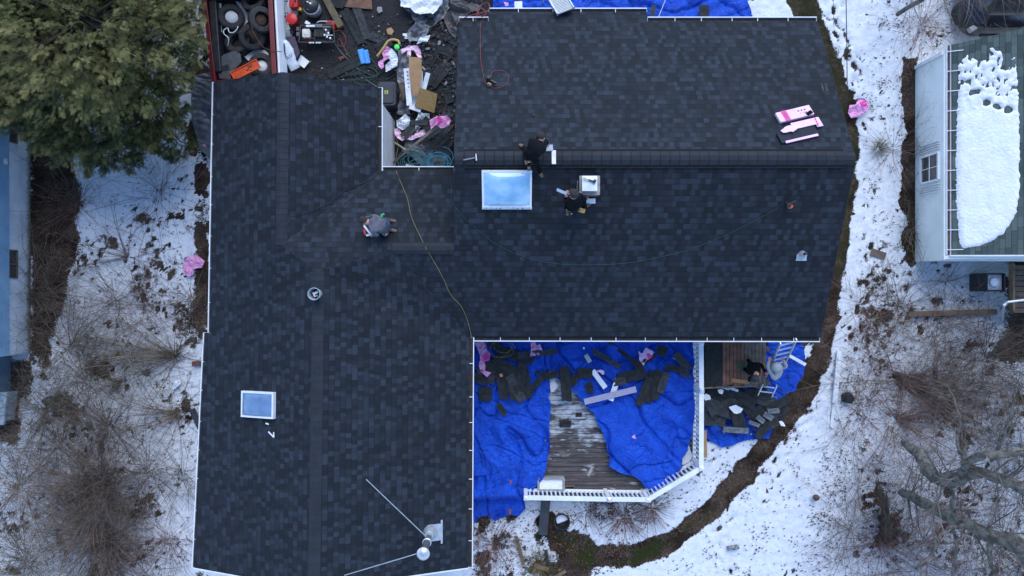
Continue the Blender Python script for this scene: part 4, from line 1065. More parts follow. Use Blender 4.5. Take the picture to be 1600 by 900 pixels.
# vines on the two neighbour walls
V = []; Fc = []; rs = random.Random(8)
for k in range(26):
    y = rs.uniform(P(0, 545, 0).y, P(0, 210, 0).y); grow(V, Fc, rs, Vector((fx_+.06, y, .05)), Vector((0.0, rs.gauss(0, .7), 1)), rs.uniform(.5, 1.3), .006, 2, -.02, .16, .5, .12, (.4, 1.2))
V = [(max(v[0], fx_+.02) if v[0] < fx_+.5 else v[0], v[1], v[2]) for v in V]
me = bpy.data.meshes.new('wall_vine'); me.from_pydata(V, [], Fc); link('wall_vine', me, BARK1, None, 'thin dark vines climbing the white foundation wall of the blue house', 'vine')
V = []; Fc = []
for k in range(16):
    y = P(0, rs.uniform(180, 300), 0).y; grow(V, Fc, rs, Vector((bx-.06, y, .1)), Vector((0.0, rs.gauss(0, .8), 1)), rs.uniform(.6, 1.3), .005, 2, -.02, .18, .55, .12, (.4, 1.2))
V = [(min(v[0], bx-.02), v[1], v[2]) for v in V]
me = bpy.data.meshes.new('wall_vine'); me.from_pydata(V, [], Fc); link('wall_vine', me, BARK3T, None, 'thin vines beside the window of the low white east wall', 'vine')

# evergreen in the north west corner
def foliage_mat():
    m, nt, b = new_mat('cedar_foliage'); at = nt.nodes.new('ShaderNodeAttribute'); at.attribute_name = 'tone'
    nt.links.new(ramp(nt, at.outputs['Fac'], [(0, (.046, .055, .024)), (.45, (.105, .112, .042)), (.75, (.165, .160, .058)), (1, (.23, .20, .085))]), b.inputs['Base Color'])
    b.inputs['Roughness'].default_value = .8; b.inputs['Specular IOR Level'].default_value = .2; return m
ev = thing('evergreen_tree', 'bushy olive green cedar filling the upper left corner', 'tree', P(130, 30, 0))
oc = P(130, 30, 0); rs = random.Random(12); nr = np.random.default_rng(12)
mb = MB(); mb.tube([oc, oc+Vector((.05, 0, 2)), oc+Vector((0, .05, 5)), oc+Vector((0, 0, 7.2))], [.24, .2, .12, .03], 10)
TV = []; TF = []; tone = []
lobes = [(125, 20, 3.9, 2.75, 4.3), (222, 95, 2.6, 1.65, 2.4), (222, 175, 2.1, 1.2, 1.8), (60, 100, 3.0, 1.9, 3.2), (120, 170, 2.3, 1.7, 2.4), (248, 15, 2.8, 1.35, 2.6), (-60, 20, 3.4, 2.8, 3.6), (60, -80, 3.2, 2.6, 3.6), (180, -80, 3.2, 2.2, 3.4), (268, 215, 1.3, .6, 1.2), (175, 205, 1.6, 1.15, 1.7)]
def spray(base, d, L, tn):
    """flat fan of scaly leaflets along a short twig"""
    d = d.normalized(); n_ = Vector((rs.gauss(0, .55), rs.gauss(0, .55), 1)); s = d.cross(n_)
    if s.length < .05: return
    s.normalize(); up = s.cross(d)
    def leaf(p, dr, l, w):
        q = p + dr*l; m_ = p+dr*l*.45; b0 = len(TV); c_ = dr.cross(up).normalized()*w
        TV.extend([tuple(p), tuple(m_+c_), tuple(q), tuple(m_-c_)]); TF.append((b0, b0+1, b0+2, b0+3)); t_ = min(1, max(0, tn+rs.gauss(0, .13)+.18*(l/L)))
        tone.extend([t_]*4)
    leaf(base, d, L, L*.045)
    for k in range(4):
        t = .15+.2*k; p = base + d*L*t - up*L*.05*t
        for sg in (-1, 1):
            dr = (d*.75 + s*sg*.75 + up*rs.uniform(-.15, .25)).normalized(); leaf(p, dr, L*.50*(1-.5*t)*rs.uniform(.8, 1.2), L*.055)
for li, (lx, ly, lz, lr, lh) in enumerate(lobes):
    c_ = P(lx, ly, lz); nb_ = int(62*lr*lr)+30
    for k in range(nb_):
        u = rs.uniform(-.35, 1); a = rs.uniform(0, 6.283); rr = math.sqrt(max(0, 1-u*u)); dirv = Vector((rr*math.cos(a), rr*math.sin(a), u))
        reach = rs.uniform(.72, 1.10); tip = c_ + Vector((dirv.x*lr*reach, dirv.y*lr*reach, dirv.z*lh*.55*reach))
        if tip.z < .3: tip.z = .3
        root = c_ + (tip-c_)*.25 + Vector((0, 0, -.3)); mid = root.lerp(tip, .55) + Vector((0, 0, -.12))
        if k % 7 == 0: mb.tube([oc+Vector((0, 0, max(.4, root.z*.7))), root, mid, tip], [.03, .02, .012, .004], 5)
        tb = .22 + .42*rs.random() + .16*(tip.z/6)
        out = (tip-mid); out.z = out.z*.35+.05; out.normalize(); sw = out.cross(Vector((0, 0, 1))); fw = rs.uniform(.14, .26)
        for j in range(27):
            t = 1-rs.random()**1.3*.42; q_ = (tip.z-mid.z)*0; w_ = rs.uniform(-1, 1)*fw*(1.1-t)*3.0; p = mid.lerp(tip, (t-.5)*2) + sw*w_ + Vector((rs.gauss(0, .03), rs.gauss(0, .03), rs.gauss(0, .03)-abs(w_)*.25))
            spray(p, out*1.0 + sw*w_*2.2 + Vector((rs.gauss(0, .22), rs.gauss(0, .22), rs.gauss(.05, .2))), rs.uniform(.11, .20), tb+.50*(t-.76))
obj('trunk', mb, M('cedar_bark', (.11, .075, .055), (.06, .045, .035), 9, .9), ev)
me = bpy.data.meshes.new('crown'); me.from_pydata(TV, [], TF); at = me.attributes.new('tone', 'FLOAT', 'POINT'); at.data.foreach_set('value', np.array(tone, dtype=np.float32)); me.update()
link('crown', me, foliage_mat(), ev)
print('cedar faces', len(TF))
# ================================================================ DECK
DZ = .60
def deck_mat():
    m, nt, b = new_mat('weathered_decking'); v = coord(nt); L = nt.links.new
    mp = nt.nodes.new('ShaderNodeMapping'); mp.inputs['Scale'].default_value = (.7, 9, 1); L(v, mp.inputs[0])
    g = noise_n(nt, mp.outputs[0], 2.2, 6, .7); mq = nt.nodes.new('ShaderNodeMapping'); mq.inputs['Scale'].default_value = (.55, 1.6, 1); L(v, mq.inputs[0]); n = noise_n(nt, mq.outputs[0], 2.6, 6, .7); n2 = noise_n(nt, mq.outputs[0], 9, 5, .7)
    wood = ramp(nt, g, [(.3, (.026, .021, .020)), (.5, (.062, .050, .046)), (.65, (.12, .105, .10))])
    sp = nt.nodes.new('ShaderNodeSeparateXYZ'); L(v, sp.inputs[0])
    band = ramp(nt, sp.outputs[1], [(0, (0, 0, 0)), (1, (1, 1, 1))])
    yy = math_n(nt, 'MULTIPLY_ADD', sp.outputs[1], .13, .84)          # thicker cover close to the house
    f = math_n(nt, 'ADD', yy, math_n(nt, 'ADD', math_n(nt, 'MULTIPLY_ADD', n, 2.0, -1.08), math_n(nt, 'MULTIPLY_ADD', n2, .35, -.17)))
    thin = ramp(nt, f, [(.16, (0, 0, 0)), (.42, (.85, .85, .85))])
    c = mixc(nt, thin, wood, (.52, .56, .60))
    L(c, b.inputs['Base Color']); b.inputs['Roughness'].default_value = .7; bump_n(nt, b, g, .3, .01); return m
DECKM = deck_mat()
deck = thing('deck', 'weathered timber deck with white railing, half under blue tarps', 'deck', (0, 0, 0))
dp = [tuple(P(a, b, DZ)[:2]) for a, b in ((735,528),(1092,528),(1091,727),(1009,774),(735,774))]
mb = MB(); ytop = dp[0][1]; ybot = dp[3][1]; bw = .142; k = 0; y = ybot
rs = random.Random(2)
while y < ytop+.3:
    yc = y+bw/2
    x1 = dp[1][0] if yc > dp[2][1] else dp[3][0] + (dp[2][0]-dp[3][0])*max(0, (yc-dp[3][1]))/(dp[2][1]-dp[3][1])
    cuts = [dp[0][0]] + ([rs.uniform(1.2, 2.5)] if k % 2 else [rs.uniform(2.6, 3.8)]) + [x1]
    for a_, b_ in zip(cuts[:-1], cuts[1:]): mb.box(((a_+b_)/2, yc, DZ-.018+rs.uniform(-.002, .003)), (b_-a_-.006, bw-.014, .036))
    y += bw; k += 1
obj('decking', mb, DECKM, deck)
mb = MB()
for a_, b_ in zip(dp, dp[1:]+dp[:1]): mb.bar((a_[0], a_[1], DZ-.13), (b_[0], b_[1], DZ-.13), .04, .18)
for k in range(1, 14): x_ = dp[0][0]+k*.42; mb.bar((x_, dp[0][1], DZ-.14), (x_, dp[3][1]+(0 if x_ < dp[3][0] else (x_-dp[3][0])*.6)+.06, DZ-.14), .04, .16)
for a_, b_ in ((760,560),(900,560),(1080,560),(760,765),(900,765),(1000,765),(1083,640)): q_ = P(a_, b_, .5); mb.box((q_.x, q_.y, .2), (.12, .12, .42))
obj('joist_frame', mb, WOOD, deck)
RZ = 1.50
rail_pts = [P(822, 778, RZ), P(952, 780.5, RZ), P(1013, 781, RZ), P(1096, 732, RZ), P(1096.5, 610, RZ), P(1096, 536, RZ)]
post_w = .11
for i, p in enumerate(rail_pts):
    mb = MB(); mb.box((p.x, p.y, (RZ+DZ-.5)/2), (post_w, post_w, RZ-DZ+.5)); 
    po = obj('post', mb, WHITE, deck, bevel=.006)
    mb = MB(); mb.lathe([(.095, RZ+.003), (.095, RZ+.03), (.0, RZ+.075)], (p.x, p.y, 0), 4, rot=Matrix.Rotation(R(45), 3, 'Z')); obj('post_cap', mb, SILVER if i in (1, 4) else WHITE, po)
for i in range(5):
    a, b = rail_pts[i], rail_pts[i+1]; d = (b-a).normalized(); a2 = a+d*post_w*.5; b2 = b-d*post_w*.5
    mb = MB(); mb.bar(a2-Vector((0,0,.03)), b2-Vector((0,0,.03)), .135, .04); obj('top_rail', mb, WHITE, deck, bevel=.006)
    mb = MB(); mb.bar(Vector((a2.x, a2.y, DZ+.12)), Vector((b2.x, b2.y, DZ+.12)), .09, .05); obj('bottom_rail', mb, WHITE, deck, bevel=.005)
    n = int((b2-a2).length/.125)
    for k in range(n):
        q_ = a2.lerp(b2, (k+.5)/n); mb = MB(); mb.box((q_.x, q_.y, (DZ+.145+RZ-.05)/2), (.042, .042, RZ-.05-DZ-.145), math.atan2(d.y, d.x)); obj('baluster', mb, WHITE, deck)

# ================================================================ TARPS
def tarp_mat(name, c1, c2):
    m, nt, b = new_mat(name); v = coord(nt); n = noise_n(nt, v, 2.4, 5, .6); L = nt.links.new
    dirt = noise_n(nt, v, 5.5, 6, .7)
    c = ramp(nt, n, [(.3, c1), (.7, c2)])
    L(mixc(nt, ramp(nt, dirt, [(.60, (0, 0, 0)), (.80, (.35, .35, .35))]), c, (.04, .07, .13)), b.inputs['Base Color'])
    b.inputs['Roughness'].default_value = .5; b.inputs['Specular IOR Level'].default_value = .3
    # crinkles: thin ridges where warped noise crosses its middle, in three sizes, over the sheet's real folds
    hs = None
    for sc, amp, ds in ((2.6, 1.0, 1.2), (5.5, .6, 1.6), (12, .3, 1.5)):
        q = noise_n(nt, v, sc, 2, .5, ds); a = math_n(nt, 'ABSOLUTE', math_n(nt, 'SUBTRACT', q, .5))
        r = ramp(nt, a, [(0, (0, 0, 0)), (.02, (.55, .55, .55)), (.09, (1, 1, 1))]); r = math_n(nt, 'MULTIPLY', r, amp)
        hs = r if hs is None else math_n(nt, 'ADD', hs, r)
    bump_n(nt, b, hs, .7, .03); return m
TARP = tarp_mat('blue_tarp', (.003, .052, .42), (.006, .090, .62)); TARPD = tarp_mat('dark_blue_tarp', (.006, .03, .28), (.006, .045, .42))
yd = P(0, 768, DZ).y
def deck_drop(base):
    def f(x, y):
        t = np.clip((yd-.05-y)/.35, 0, 1); return base - (base-.20)*t*t*(3-2*t)
    return f
cloth('blue_tarp', [(739,532),(858,532),(857,575),(859,640),(857,700),(848,742),(830,765),(822,778),(822,800),(812,815),(796,809),(783,814),(772,822),(758,815),(748,818),(739,826)],
      deck_drop(DZ+.21), TARP, 'wrinkled blue tarp hanging off the west end of the deck', 'tarp', amp=.14, ang=.25, f=1.3, aniso=3.2, rough_edge=.05, edge=.05, seed=3, res=.02, zref=.6, fine=.004)
cloth('blue_tarp', [(858,532),(1082,532),(1080,600),(1083,640),(1076,690),(1056,738),(1022,763),(1007,757),(988,742),(968,733),(951,724),(948,700),(938,672),(926,648),(908,625),(888,604),(868,590),(858,572)],
      lambda x, y: DZ+.22+.05*fbm(x*.9, y*.9, 2, 31), TARP, 'large blue tarp spread over the east half of the deck', 'tarp', amp=.16, ang=.9, f=1.0, aniso=2.6, rough_edge=.05, edge=.05, seed=14, res=.02, zref=.6, fine=.004)
cloth('blue_tarp', [(740,650),(760,650),(761,742),(741,744)], DZ+.16, TARP, 'flat folded strip of blue tarp against the west gutter', 'tarp', amp=.012, ang=.2, f=1.0, seed=6, res=.03)
cloth('blue_tarp', [(770,-70),(1150,-70),(1165,-20),(1176,8),(1184,34),(770,40)], lambda x, y: .32+.06*fbm(x*.8, y*.8, 3, 9), TARP, 'blue tarp on the ground along the north eave', 'tarp', amp=.15, ang=.9, f=1.0, edge=.05, aniso=2.4, seed=8, res=.035, fine=.004)
cloth('blue_tarp', [(1100,640),(1105,620),(1180,600),(1190,560),(1212,530),(1260,530),(1266,560),(1262,592),(1250,612),(1230,625),(1226,648),(1214,672),(1210,690),(1180,692),(1152,699),(1136,707),(1120,696),(1104,680)],
      lambda x, y: .12+.04*fbm(x, y, 2, 4), TARP, 'crumpled blue tarp under the torn shingles east of the deck', 'tarp', amp=.12, ang=.5, f=1.6, rough_edge=.05, edge=.05, aniso=2.2, seed=21, res=.028, fine=.004)
cloth('grey_plastic_sheet', [(305,118),(330,112),(334,150),(331,205),(328,250),(312,232),(300,190),(298,150)], .18, GREYF, 'grey plastic sheet bunched beside the west end of the truck', 'sheet', amp=.10, ang=1.3, f=1.6, seed=5)
cloth('grey_plastic_sheet', [(652,-10),(702,-20),(704,8),(692,30),(672,44),(664,60),(640,66),(634,52),(648,34),(640,20),(630,12)], .12, GREYF, 'grey plastic sheet lying beside the snow heap at the top', 'sheet', amp=.10, ang=.9, f=1.8, seed=15, rough_edge=.03)
cloth('grey_plastic_sheet', [(622,78),(640,76),(650,110),(644,150),(640,180),(622,178),(624,140),(620,110)], .10, GREYF, 'narrow grey plastic sheet left of the cardboard strip', 'sheet', amp=.08, ang=1.4, f=1.8, seed=16, rough_edge=.03)
cloth('grey_plastic_sheet', [(640,205),(672,198),(700,206),(704,240),(690,268),(660,262),(642,244),(628,236)], .22, GREYF, 'creased grey plastic sheet by the coil of turquoise rope', 'sheet', amp=.13, ang=.5, f=1.7, seed=17, rough_edge=.03)
cloth('black_plastic_sheet', [(700,-20),(760,-20),(752,14),(735,20),(716,34),(712,60),(700,48),(690,20)], .10, DARK, 'black plastic sheet at the north west corner of the large roof', 'sheet', amp=.10, ang=.6, f=1.5, seed=18)

# ================================================================ SHINGLE SCRAPS
def scrap_mesh(L, w, seed, curl=.03, tabs=True):
    rs = random.Random(seed); mb = MB(); nx_, ny_ = 10, 3; th = .006
    b1 = rs.uniform(-curl, curl); b2 = rs.uniform(-curl, curl)*.6; ph = rs.uniform(0, 6)
    def h(u, v): return max(0, .012 + b1*(u*u*4) + b2*math.sin(u*7+ph)+abs(v)*.01)
    for lay in (0, 1):
        ww = w if lay == 0 else w*.46; off = 0 if lay == 0 else w*.25; vs = []; fs = []
        for i in range(nx_+1):
            for j in range(ny_+1):
                u = i/nx_-.5; v = j/ny_-.5; x = u*L; y = v*ww+off
                if i in (0, nx_): x += rs.uniform(-.03, .03)*min(1, L)
                vs.append((x, y, h(u, v)+lay*.008))
        n = len(vs); vs += [(a, b, c-th) for a, b, c in vs]
        for i in range(nx_):
            for j in range(ny_):
                a = i*(ny_+1)+j
                if lay == 1 and tabs and i % 3 == 2 and rs.random() < .6: continue
                fs.append((a, a+ny_+1, a+ny_+2, a+1)); fs.append((n+a, n+a+1, n+a+ny_+2, n+a+ny_+1))
        for i in range(nx_):
            for j in (0, ny_):
                a = i*(ny_+1)+j; fs.append((a, a+ny_+1, n+a+ny_+1, n+a))
        for j in range(ny_):
            for i in (0, nx_):
                a = i*(ny_+1)+j; fs.append((a, a+1, n+a+1, n+a))
        mb.add(vs, fs, 0)
    return mb
_sc = [0]; PALESH = M('pale_worn_shingle', (.09, .10, .11), (.16, .18, .19), 9, .9, .5, 70)
def scrap(px, py, L, w, ang, z, label, group, mat=None, name='shingle_strip', cat='shingle', tilt=0., curl=.03):
    _sc[0] += 1; s = (H-z)/F; mb = scrap_mesh(L*s, w*s, _sc[0], curl)
    o = obj(name, mb, mat or SCRAP, None, label, cat, group); o.location = P(px, py, z); o.rotation_euler = (tilt, 0, R(-ang)); return o
ld = 'torn charcoal shingle strip lying on the blue tarps of the deck'; gd = 'shingle strips on the deck tarps'
dz = DZ+.31
lst = [(768,583,34,14,100),(782,592,46,13,78),(790,598,52,14,98),(800,600,50,13,80),(806,606,46,15,62),(815,588,44,14,95),(822,600,44,14,82),(838,600,50,9,-50),(762,574,34,15,-25),(748,592,30,12,25),
       (776,566,36,16,-55),(790,572,42,15,32),(800,582,36,14,40),(758,616,20,22,0),(798,553,40,14,25),(812,556,46,13,20),(840,552,62,10,-6),(785,547,44,12,30),(784,640,20,9,60),(862,586,22,11,-15),
       (948,561,4+46,8,32),(914,583,22,16,5),(921,606,11,17,-10),(1034,548,16,16,20),(1066,565,34,12,50),(1054,576,30,10,10),(984,588,40,17,-12),(1000,577,30,12,60),(968,596,20,12,-12),
       (1006,612,46,12,-68),(1016,604,50,12,-80),(1026,602,48,12,-82),(1036,598,34,12,-70),(1012,563,4+26,7,-38),(904,660-12,10,7,0),(840,640-58,9,5,5),(1084-14,586,18,6,15),(975,553,62,6,40),(884,600,4+50,16,-86+172)]
for i, (x, y, L, w, a) in enumerate(lst): scrap(x, y, L, w, a, dz+.012*(i % 6), ld, gd, SCRAP if i % 4 else SCRAP2)
scrap(898, 592, 22, 11, -62, dz, 'short torn shingle with a metal edge next to the long upright strip on the deck', gd, SCRAP)
scrap(883, 662, 18, 11, 3, DZ+.01, 'dark shingle piece lying on the bare snowy deck boards', None, SCRAP, 'shingle_piece')
lp = 'torn dark shingle strip in the heap east of the deck'; gp = 'shingles heaped east of the deck'
rs = random.Random(9)
pile = [(1118,618,60,22,10),(1140,612,64,24,24),(1130,640,60,22,18),(1160,622,50,18,28),(1152,650,46,20,80),(1115,655,44,22,5),(1172,640,44,18,50),(1190,640,40,16,-40),(1200,628,40,16,20),(1215,632,44,14,-28),(1185,655,36,18,60),(1205,650,40,16,70),(1196,668,46,13,-48),(1180,612,36,14,-20),(1112,636,30,16,60),(1222,645,30,12,-60),(1108,605,30,18,80),(1140,595+35,40,16,-30),(1126,606,50,16,0),(1192,618,30,16,10)]
for i, (x, y, L, w, a) in enumerate(pile): scrap(x, y, L*.9, w, a, .22+.03*(i % 5), lp, gp, (SCRAP, SCRAP, SCRAP2)[i % 3], tilt=rs.uniform(-.2, .2))
ly = 'torn shingle strip on the ground of the cluttered work yard'; gy_l = 'shingles on the work yard ground'
for i, (x, y, L, w, a) in enumerate([(552,42,60,14,62),(566,36,54,13,70),(540,104,60,16,-24),(548,112,54,14,-8),(590,60,30,13,20),(600,70,28,12,-20),(586,48,26,12,50),(655,60,26,14,10),(668,44,30,12,-60),(676,92,34,12,-55),(690,110,30,16,-40),(684,120,34,18,-50),(700,150,24,14,70),(668,120,28,14,80),(694,80,30,12,20),(705,62,24,12,30),(698,180,28,16,-70),(620,60,24,10,5),(672,150,26,10,85)]):
    scrap(x, y, L, w, a, .03+.02*(i % 3), ly, gy_l, (SCRAP, SCRAP2, SCRAP)[i % 3])
lc_ = 'dark shingle offcut in the nook between the roofs'; gc_ = 'shingle offcuts in the nook'
for i, (x, y, L, w, a) in enumerate([(648,198,24,14,-50),(640,205,30,12,-40),(668,195,22,18,40),(655,192,26,8,0),(668,222,16,12,5),(692,205,30,14,-45),(688,222,34,12,-40),(678,206,26,12,-30),(700,225,20,12,-60)]):
    scrap(x, y, L, w, a, .42+.02*(i % 4), lc_, gc_, (SCRAP, SCRAP2)[i % 2])
for i, (x, y, L, w, a, m_) in enumerate([(1122,602,36,5,18,'white'),(1112,600,20,6,80,'snow'),(1140,606,28,4,20,'white'),(1150,640,22,12,10,'snow'),(1104,620,14,10,60,'snow'),(1208,642,18,8,-5,'grey'),(1200,650,16,9,30,'grey'),(1188,655,14,8,40,'grey'),(1222,662,9,7,0,'snow'),(1178,662,18,6,20,'grey'),(1165,598,50,6,18,'grey'),(1126,612,10,8,30,'snow'),(1196,598,12,9,-20,'grey'),(1150,672,40,9,4,'grey')]):
    if m_ == 'snow': pts_ = [(x-L*.5, y-w*.3), (x, y-w*.6), (x+L*.5, y-w*.2), (x+L*.4, y+w*.5), (x-L*.2, y+w*.5)]; q_ = cloth('snow_bit', pts_, .42, SNOW, 'small patch of snow on the torn shingles east of the deck', 'snow', group='snow bits on the shingle heap', amp=.05, f=3, seed=i, rough_edge=.03, res=.02)
    else: scrap(x, y, L, w, a, .40+.02*(i % 3), {'white':'white metal strip on the shingle heap east of the deck','grey':'pale worn shingle piece on the heap east of the deck'}[m_], {'white':'white strips on the shingle heap','grey':'pale shingle pieces on the heap'}[m_], {'white':SILVER,'grey':PALESH}[m_], 'metal_strip' if m_ == 'white' else 'shingle_strip', 'metal strip' if m_ == 'white' else 'shingle')
# small crumbs nobody could count
mb = MB(); rs = random.Random(31)
def crumbs(poly, n, z, smin=.015, smax=.07):
    q = pl(poly, z); xs = [p[0] for p in q]; ys = [p[1] for p in q]; k = 0
    while k < n:
        x = rs.uniform(min(xs), max(xs)); y = rs.uniform(min(ys), max(ys))
        if not inside(np.array([x]), np.array([y]), q)[0]: continue
        a, b = rs.uniform(smin, smax), rs.uniform(smin, smax*.6)
        mb.box((x, y, z+rs.uniform(.0, .04)), (a, b, .008), rs.uniform(0, 3.1), rs.choice((0, 0, 0, 1, 1, 0, 1, 2, 0, 0, 1, 3)), (rs.uniform(-.3, .3), rs.uniform(-.3, .3))); k += 1
crumbs([(440,20),(700,20),(712,140),(705,265),(600,265),(596,140),(440,105)], 1100, .03)
crumbs([(640,20),(715,40),(712,260),(640,200)], 500, .05, .03, .14); crumbs([(1100,600),(1240,600),(1215,680),(1110,680)], 260, .24, .02, .09)
obj('roofing_crumbs', mb, [SCRAP, SCRAP2, LEAFM, CONC], None, 'crumbs of old roofing strewn over the work yard', None, None, 'stuff')
mb = MB(); crumbs([(742,540),(1078,540),(1070,690),(960,720),(742,760)], 130, DZ+.15, .012, .04)
obj('roofing_crumbs', mb, [SCRAP, SCRAP2, LEAFM, CONC], None, 'small shingle crumbs on the blue deck tarps', None, None, 'stuff')

# ================================================================ GENERIC PROPS
def plank(name, label, cat, x1, y1, x2, y2, w, z, mat, th=.02, z2=None, group=None, bevel=.003, **k):
    a = P(x1, y1, z); b = P(x2, y2, z if z2 is None else z2); mb = MB(); mb.bar(a, b, w*(H-z)/F, th)
    return obj(name, mb, mat, None, label, cat, group, bevel=bevel)
def hose(name, label, pts, rad, mat, z=None, cat='hose', roofup=None, sub=6, parent=None, wob=0., group=None):
    q = [(RP(*p[:2], rad+(p[2] if len(p) > 2 else 0)) if roofup else P(p[0], p[1], p[2] if len(p) > 2 else z)) for p in pts]; out = []; rs = random.Random(len(pts)+int(pts[0][0]))
    for i in range(len(q)-1):
        p0 = q[max(i-1, 0)]; p1 = q[i]; p2 = q[i+1]; p3 = q[min(i+2, len(q)-1)]
        for k in range(sub):
            t = k/sub; v = .5*((2*p1)+(p2-p0)*t+(2*p0-5*p1+4*p2-p3)*t*t+(3*p1-p0-3*p2+p3)*t**3); out.append(v+Vector((rs.gauss(0, wob), rs.gauss(0, wob), 0)))
    out.append(q[-1])
    if not roofup: out = [Vector((v.x, v.y, max(v.z, slope_z(v.x, v.y)+rad+.012))) if v.z > 2.68 and slope_z(v.x, v.y) > 1 else v for v in out]
    if roofup == 'skin': out = [Vector((v.x, v.y, slope_z(v.x, v.y)+rad*1.05)) if slope_z(v.x, v.y) > 1 and abs(slope_z(v.x, v.y)-v.z) < .5 else v for v in out]
    mb = MB(); mb.tube(out, rad, 6)
    return obj(name, mb, mat, parent, label, cat, group, smooth=True)
def coil(name, label, px, py, r, z, turns, rad, mat, cat, seed=1, jit=.25):
    rs = random.Random(seed); pts = []; c = P(px, py, z); ph = 0
    for t in range(turns):
        rr = r*rs.uniform(1-jit, 1.05); ox, oy = rs.uniform(-1, 1)*r*.30, rs.uniform(-1, 1)*r*.30; ec = rs.uniform(.55, 1)
        for k in range(14):
            a = 2*math.pi*k/14+ph; pts.append(c+Vector((ox+rr*math.cos(a), oy+rr*ec*math.sin(a), t*rad*.9+rs.uniform(0, rad*2))))
    mb = MB(); mb.tube(pts, rad, 5); return obj(name, mb, mat, None, label, cat, smooth=True)
def wrap(name, label, pts, z, mat, seed, cat='wrapper', amp=.05, group=None, mag=None, res=.02, zf=None):
    """crumpled plastic wrapper, with its printed magenta patch as a part"""
    c = Vector((sum(p[0] for p in pts)/len(pts), sum(p[1] for p in pts)/len(pts), 0)); t = thing(name, label, cat, P(c.x, c.y, z), group)
    cloth('film', pts, zf or z+amp, mat, parent=t, amp=amp*1.6, f=3.6, aniso=1.8, seed=seed, res=res, edge=.03, ang=seed*.7, rough_edge=.028, zref=z)
    if mag: cloth('printed_patch', mag, (lambda x, y: zf(x, y)+.03) if zf else z+amp+.025, MAG, parent=t, amp=amp*1.5, f=3.6, aniso=1.8, seed=seed, res=res, edge=.05, ang=seed*.7, rough_edge=.012, zref=z)
    return t
G = 'pink shingle wrappers thrown about'
RUSTY = M('rusty_orange', (.30, .07, .02), (.2, .05, .02), 9, .8)
wrap('pink_wrapper', 'pink wrapper crumpled on snow by the west eave', [(291,405),(302,399),(314,400),(320,408),(316,417),(305,422),(298,433),(290,430),(288,418)], .12, PINK, 1, group=G)
wrap('pink_wrapper', 'pink wrapper with magenta print on snow just east of the roof tip', [(1325,166),(1336,163),(1341,154),(1350,154),(1357,163),(1354,176),(1342,182),(1330,184),(1324,176)], .10, PINK, 2, group=G, mag=[(1340,161),(1350,158),(1353,166),(1343,169)])
wrap('pink_wrapper', 'small pink scrap at the foot of the grey sheet beside the west eave', [(319,226),(329,222),(331,233),(322,236)], .12, PINK, 3, group=G)
wrap('pink_wrapper', 'pink wrapper with magenta patch in the corner of the deck tarps', [(742,534),(756,533),(760,545),(766,552),(766,562),(758,566),(757,578),(768,583),(760,588),(752,582),(748,570),(750,556),(744,544)], dz+.03, PINK, 4, group=G, mag=[(753,554),(764,553),(766,561),(755,563)])
wrap('pink_wrapper', 'pale pink wrapper above the long strip by the north edge of the deck', [(829,531),(834,532),(838,541),(845,537),(846,547),(842,553),(828,557),(831,547)], dz+.03, PINK, 5, group=G)
wrap('pink_wrapper', 'pale pink wrapper with magenta patch on the deck tarps beside the stacked strips', [(996,549),(1003,552),(1010,543),(1022,551),(1016,560),(1008,564),(1005,572),(999,562)], dz+.03, PINKW, 6, group=G, mag=[(1008,553),(1014,550),(1019,557),(1012,561)])
wrap('pink_wrapper', 'curl of pale pink film right of the two white boards', [(932,578),(938,576),(944,579),(945,585),(942,585),(939,581),(933,581)], dz, PINKW, 7, group=G, amp=.03)
wrap('pink_wrapper', 'bright pink wrapper at the top end of the leaning grey poles in the nook', [(672,190),(684,182),(698,180),(705,188),(703,198),(690,200),(682,196),(674,201)], .95, PINK, 8, group=G, mag=[(683,185),(689,182),(691,192),(685,195)])
wrap('pink_wrapper', 'long pink film under the dark offcuts in the nook', [(616,202),(624,201),(630,210),(642,213),(655,205),(664,200),(672,206),(660,214),(645,219),(628,219),(618,213)], .36, PINKW, 9, group=G)
wrap('pink_wrapper', 'pink ribbon arching over the top of the cardboard strip', [(626,78),(638,72),(652,71),(658,80),(658,90),(652,90),(648,80),(642,79),(642,90),(637,90),(636,80),(628,84)], .20, PINKW, 10, group=G)
wrap('pink_wrapper', 'pink and white plastic bag beside the yellow strap in the yard', [(597,78),(604,73),(611,76),(612,86),(607,93),(600,97),(602,106),(596,108),(590,104),(591,98),(600,90)], .20, PINK, 11, group=G)
wrap('pink_wrapper', 'tiny pink scrap on the tarp in front of the north eave', [(787,5),(794,4),(796,9),(791,12)], .55, PINK, 12, group=G)
wrap('orange_scrap', 'orange leaf-like scrap near the bottom of the west tarp', [(795,797),(798,796),(800,801),(797,804)], .45, RUSTY, 13, cat='scrap', amp=.015)
wrap('orange_scrap', 'orange scrap in the middle of the west tarp', [(797,750),(800,752),(799,756),(797,756)], dz+.03, RUSTY, 14, cat='scrap', amp=.015)
wrap('pink_scrap', 'small pink scrap low on the east tarp', [(986,680),(991,678),(992,684),(987,685)], dz+.03, PINK, 15, cat='scrap', amp=.015)
wrap('white_film', 'white plastic bag bundle under the lime green lid in the yard', [(604,88),(612,76),(620,84),(624,92),(620,104),(610,112),(602,113),(604,102),(610,94)], .22, FILM, 16, cat='plastic bag')
wrap('white_film', 'crumpled grey white film in the nook left of the dark offcuts', [(620,190),(634,178),(642,184),(640,196),(630,206),(622,200)], .40, FILM, 17, cat='plastic bag', amp=.08)
wrap('white_film', 'translucent plastic piece below the cardboard boxes', [(655,176),(672,178),(672,190),(660,196),(652,206),(648,196)], .40, FILM, 18, cat='plastic bag', amp=.06)
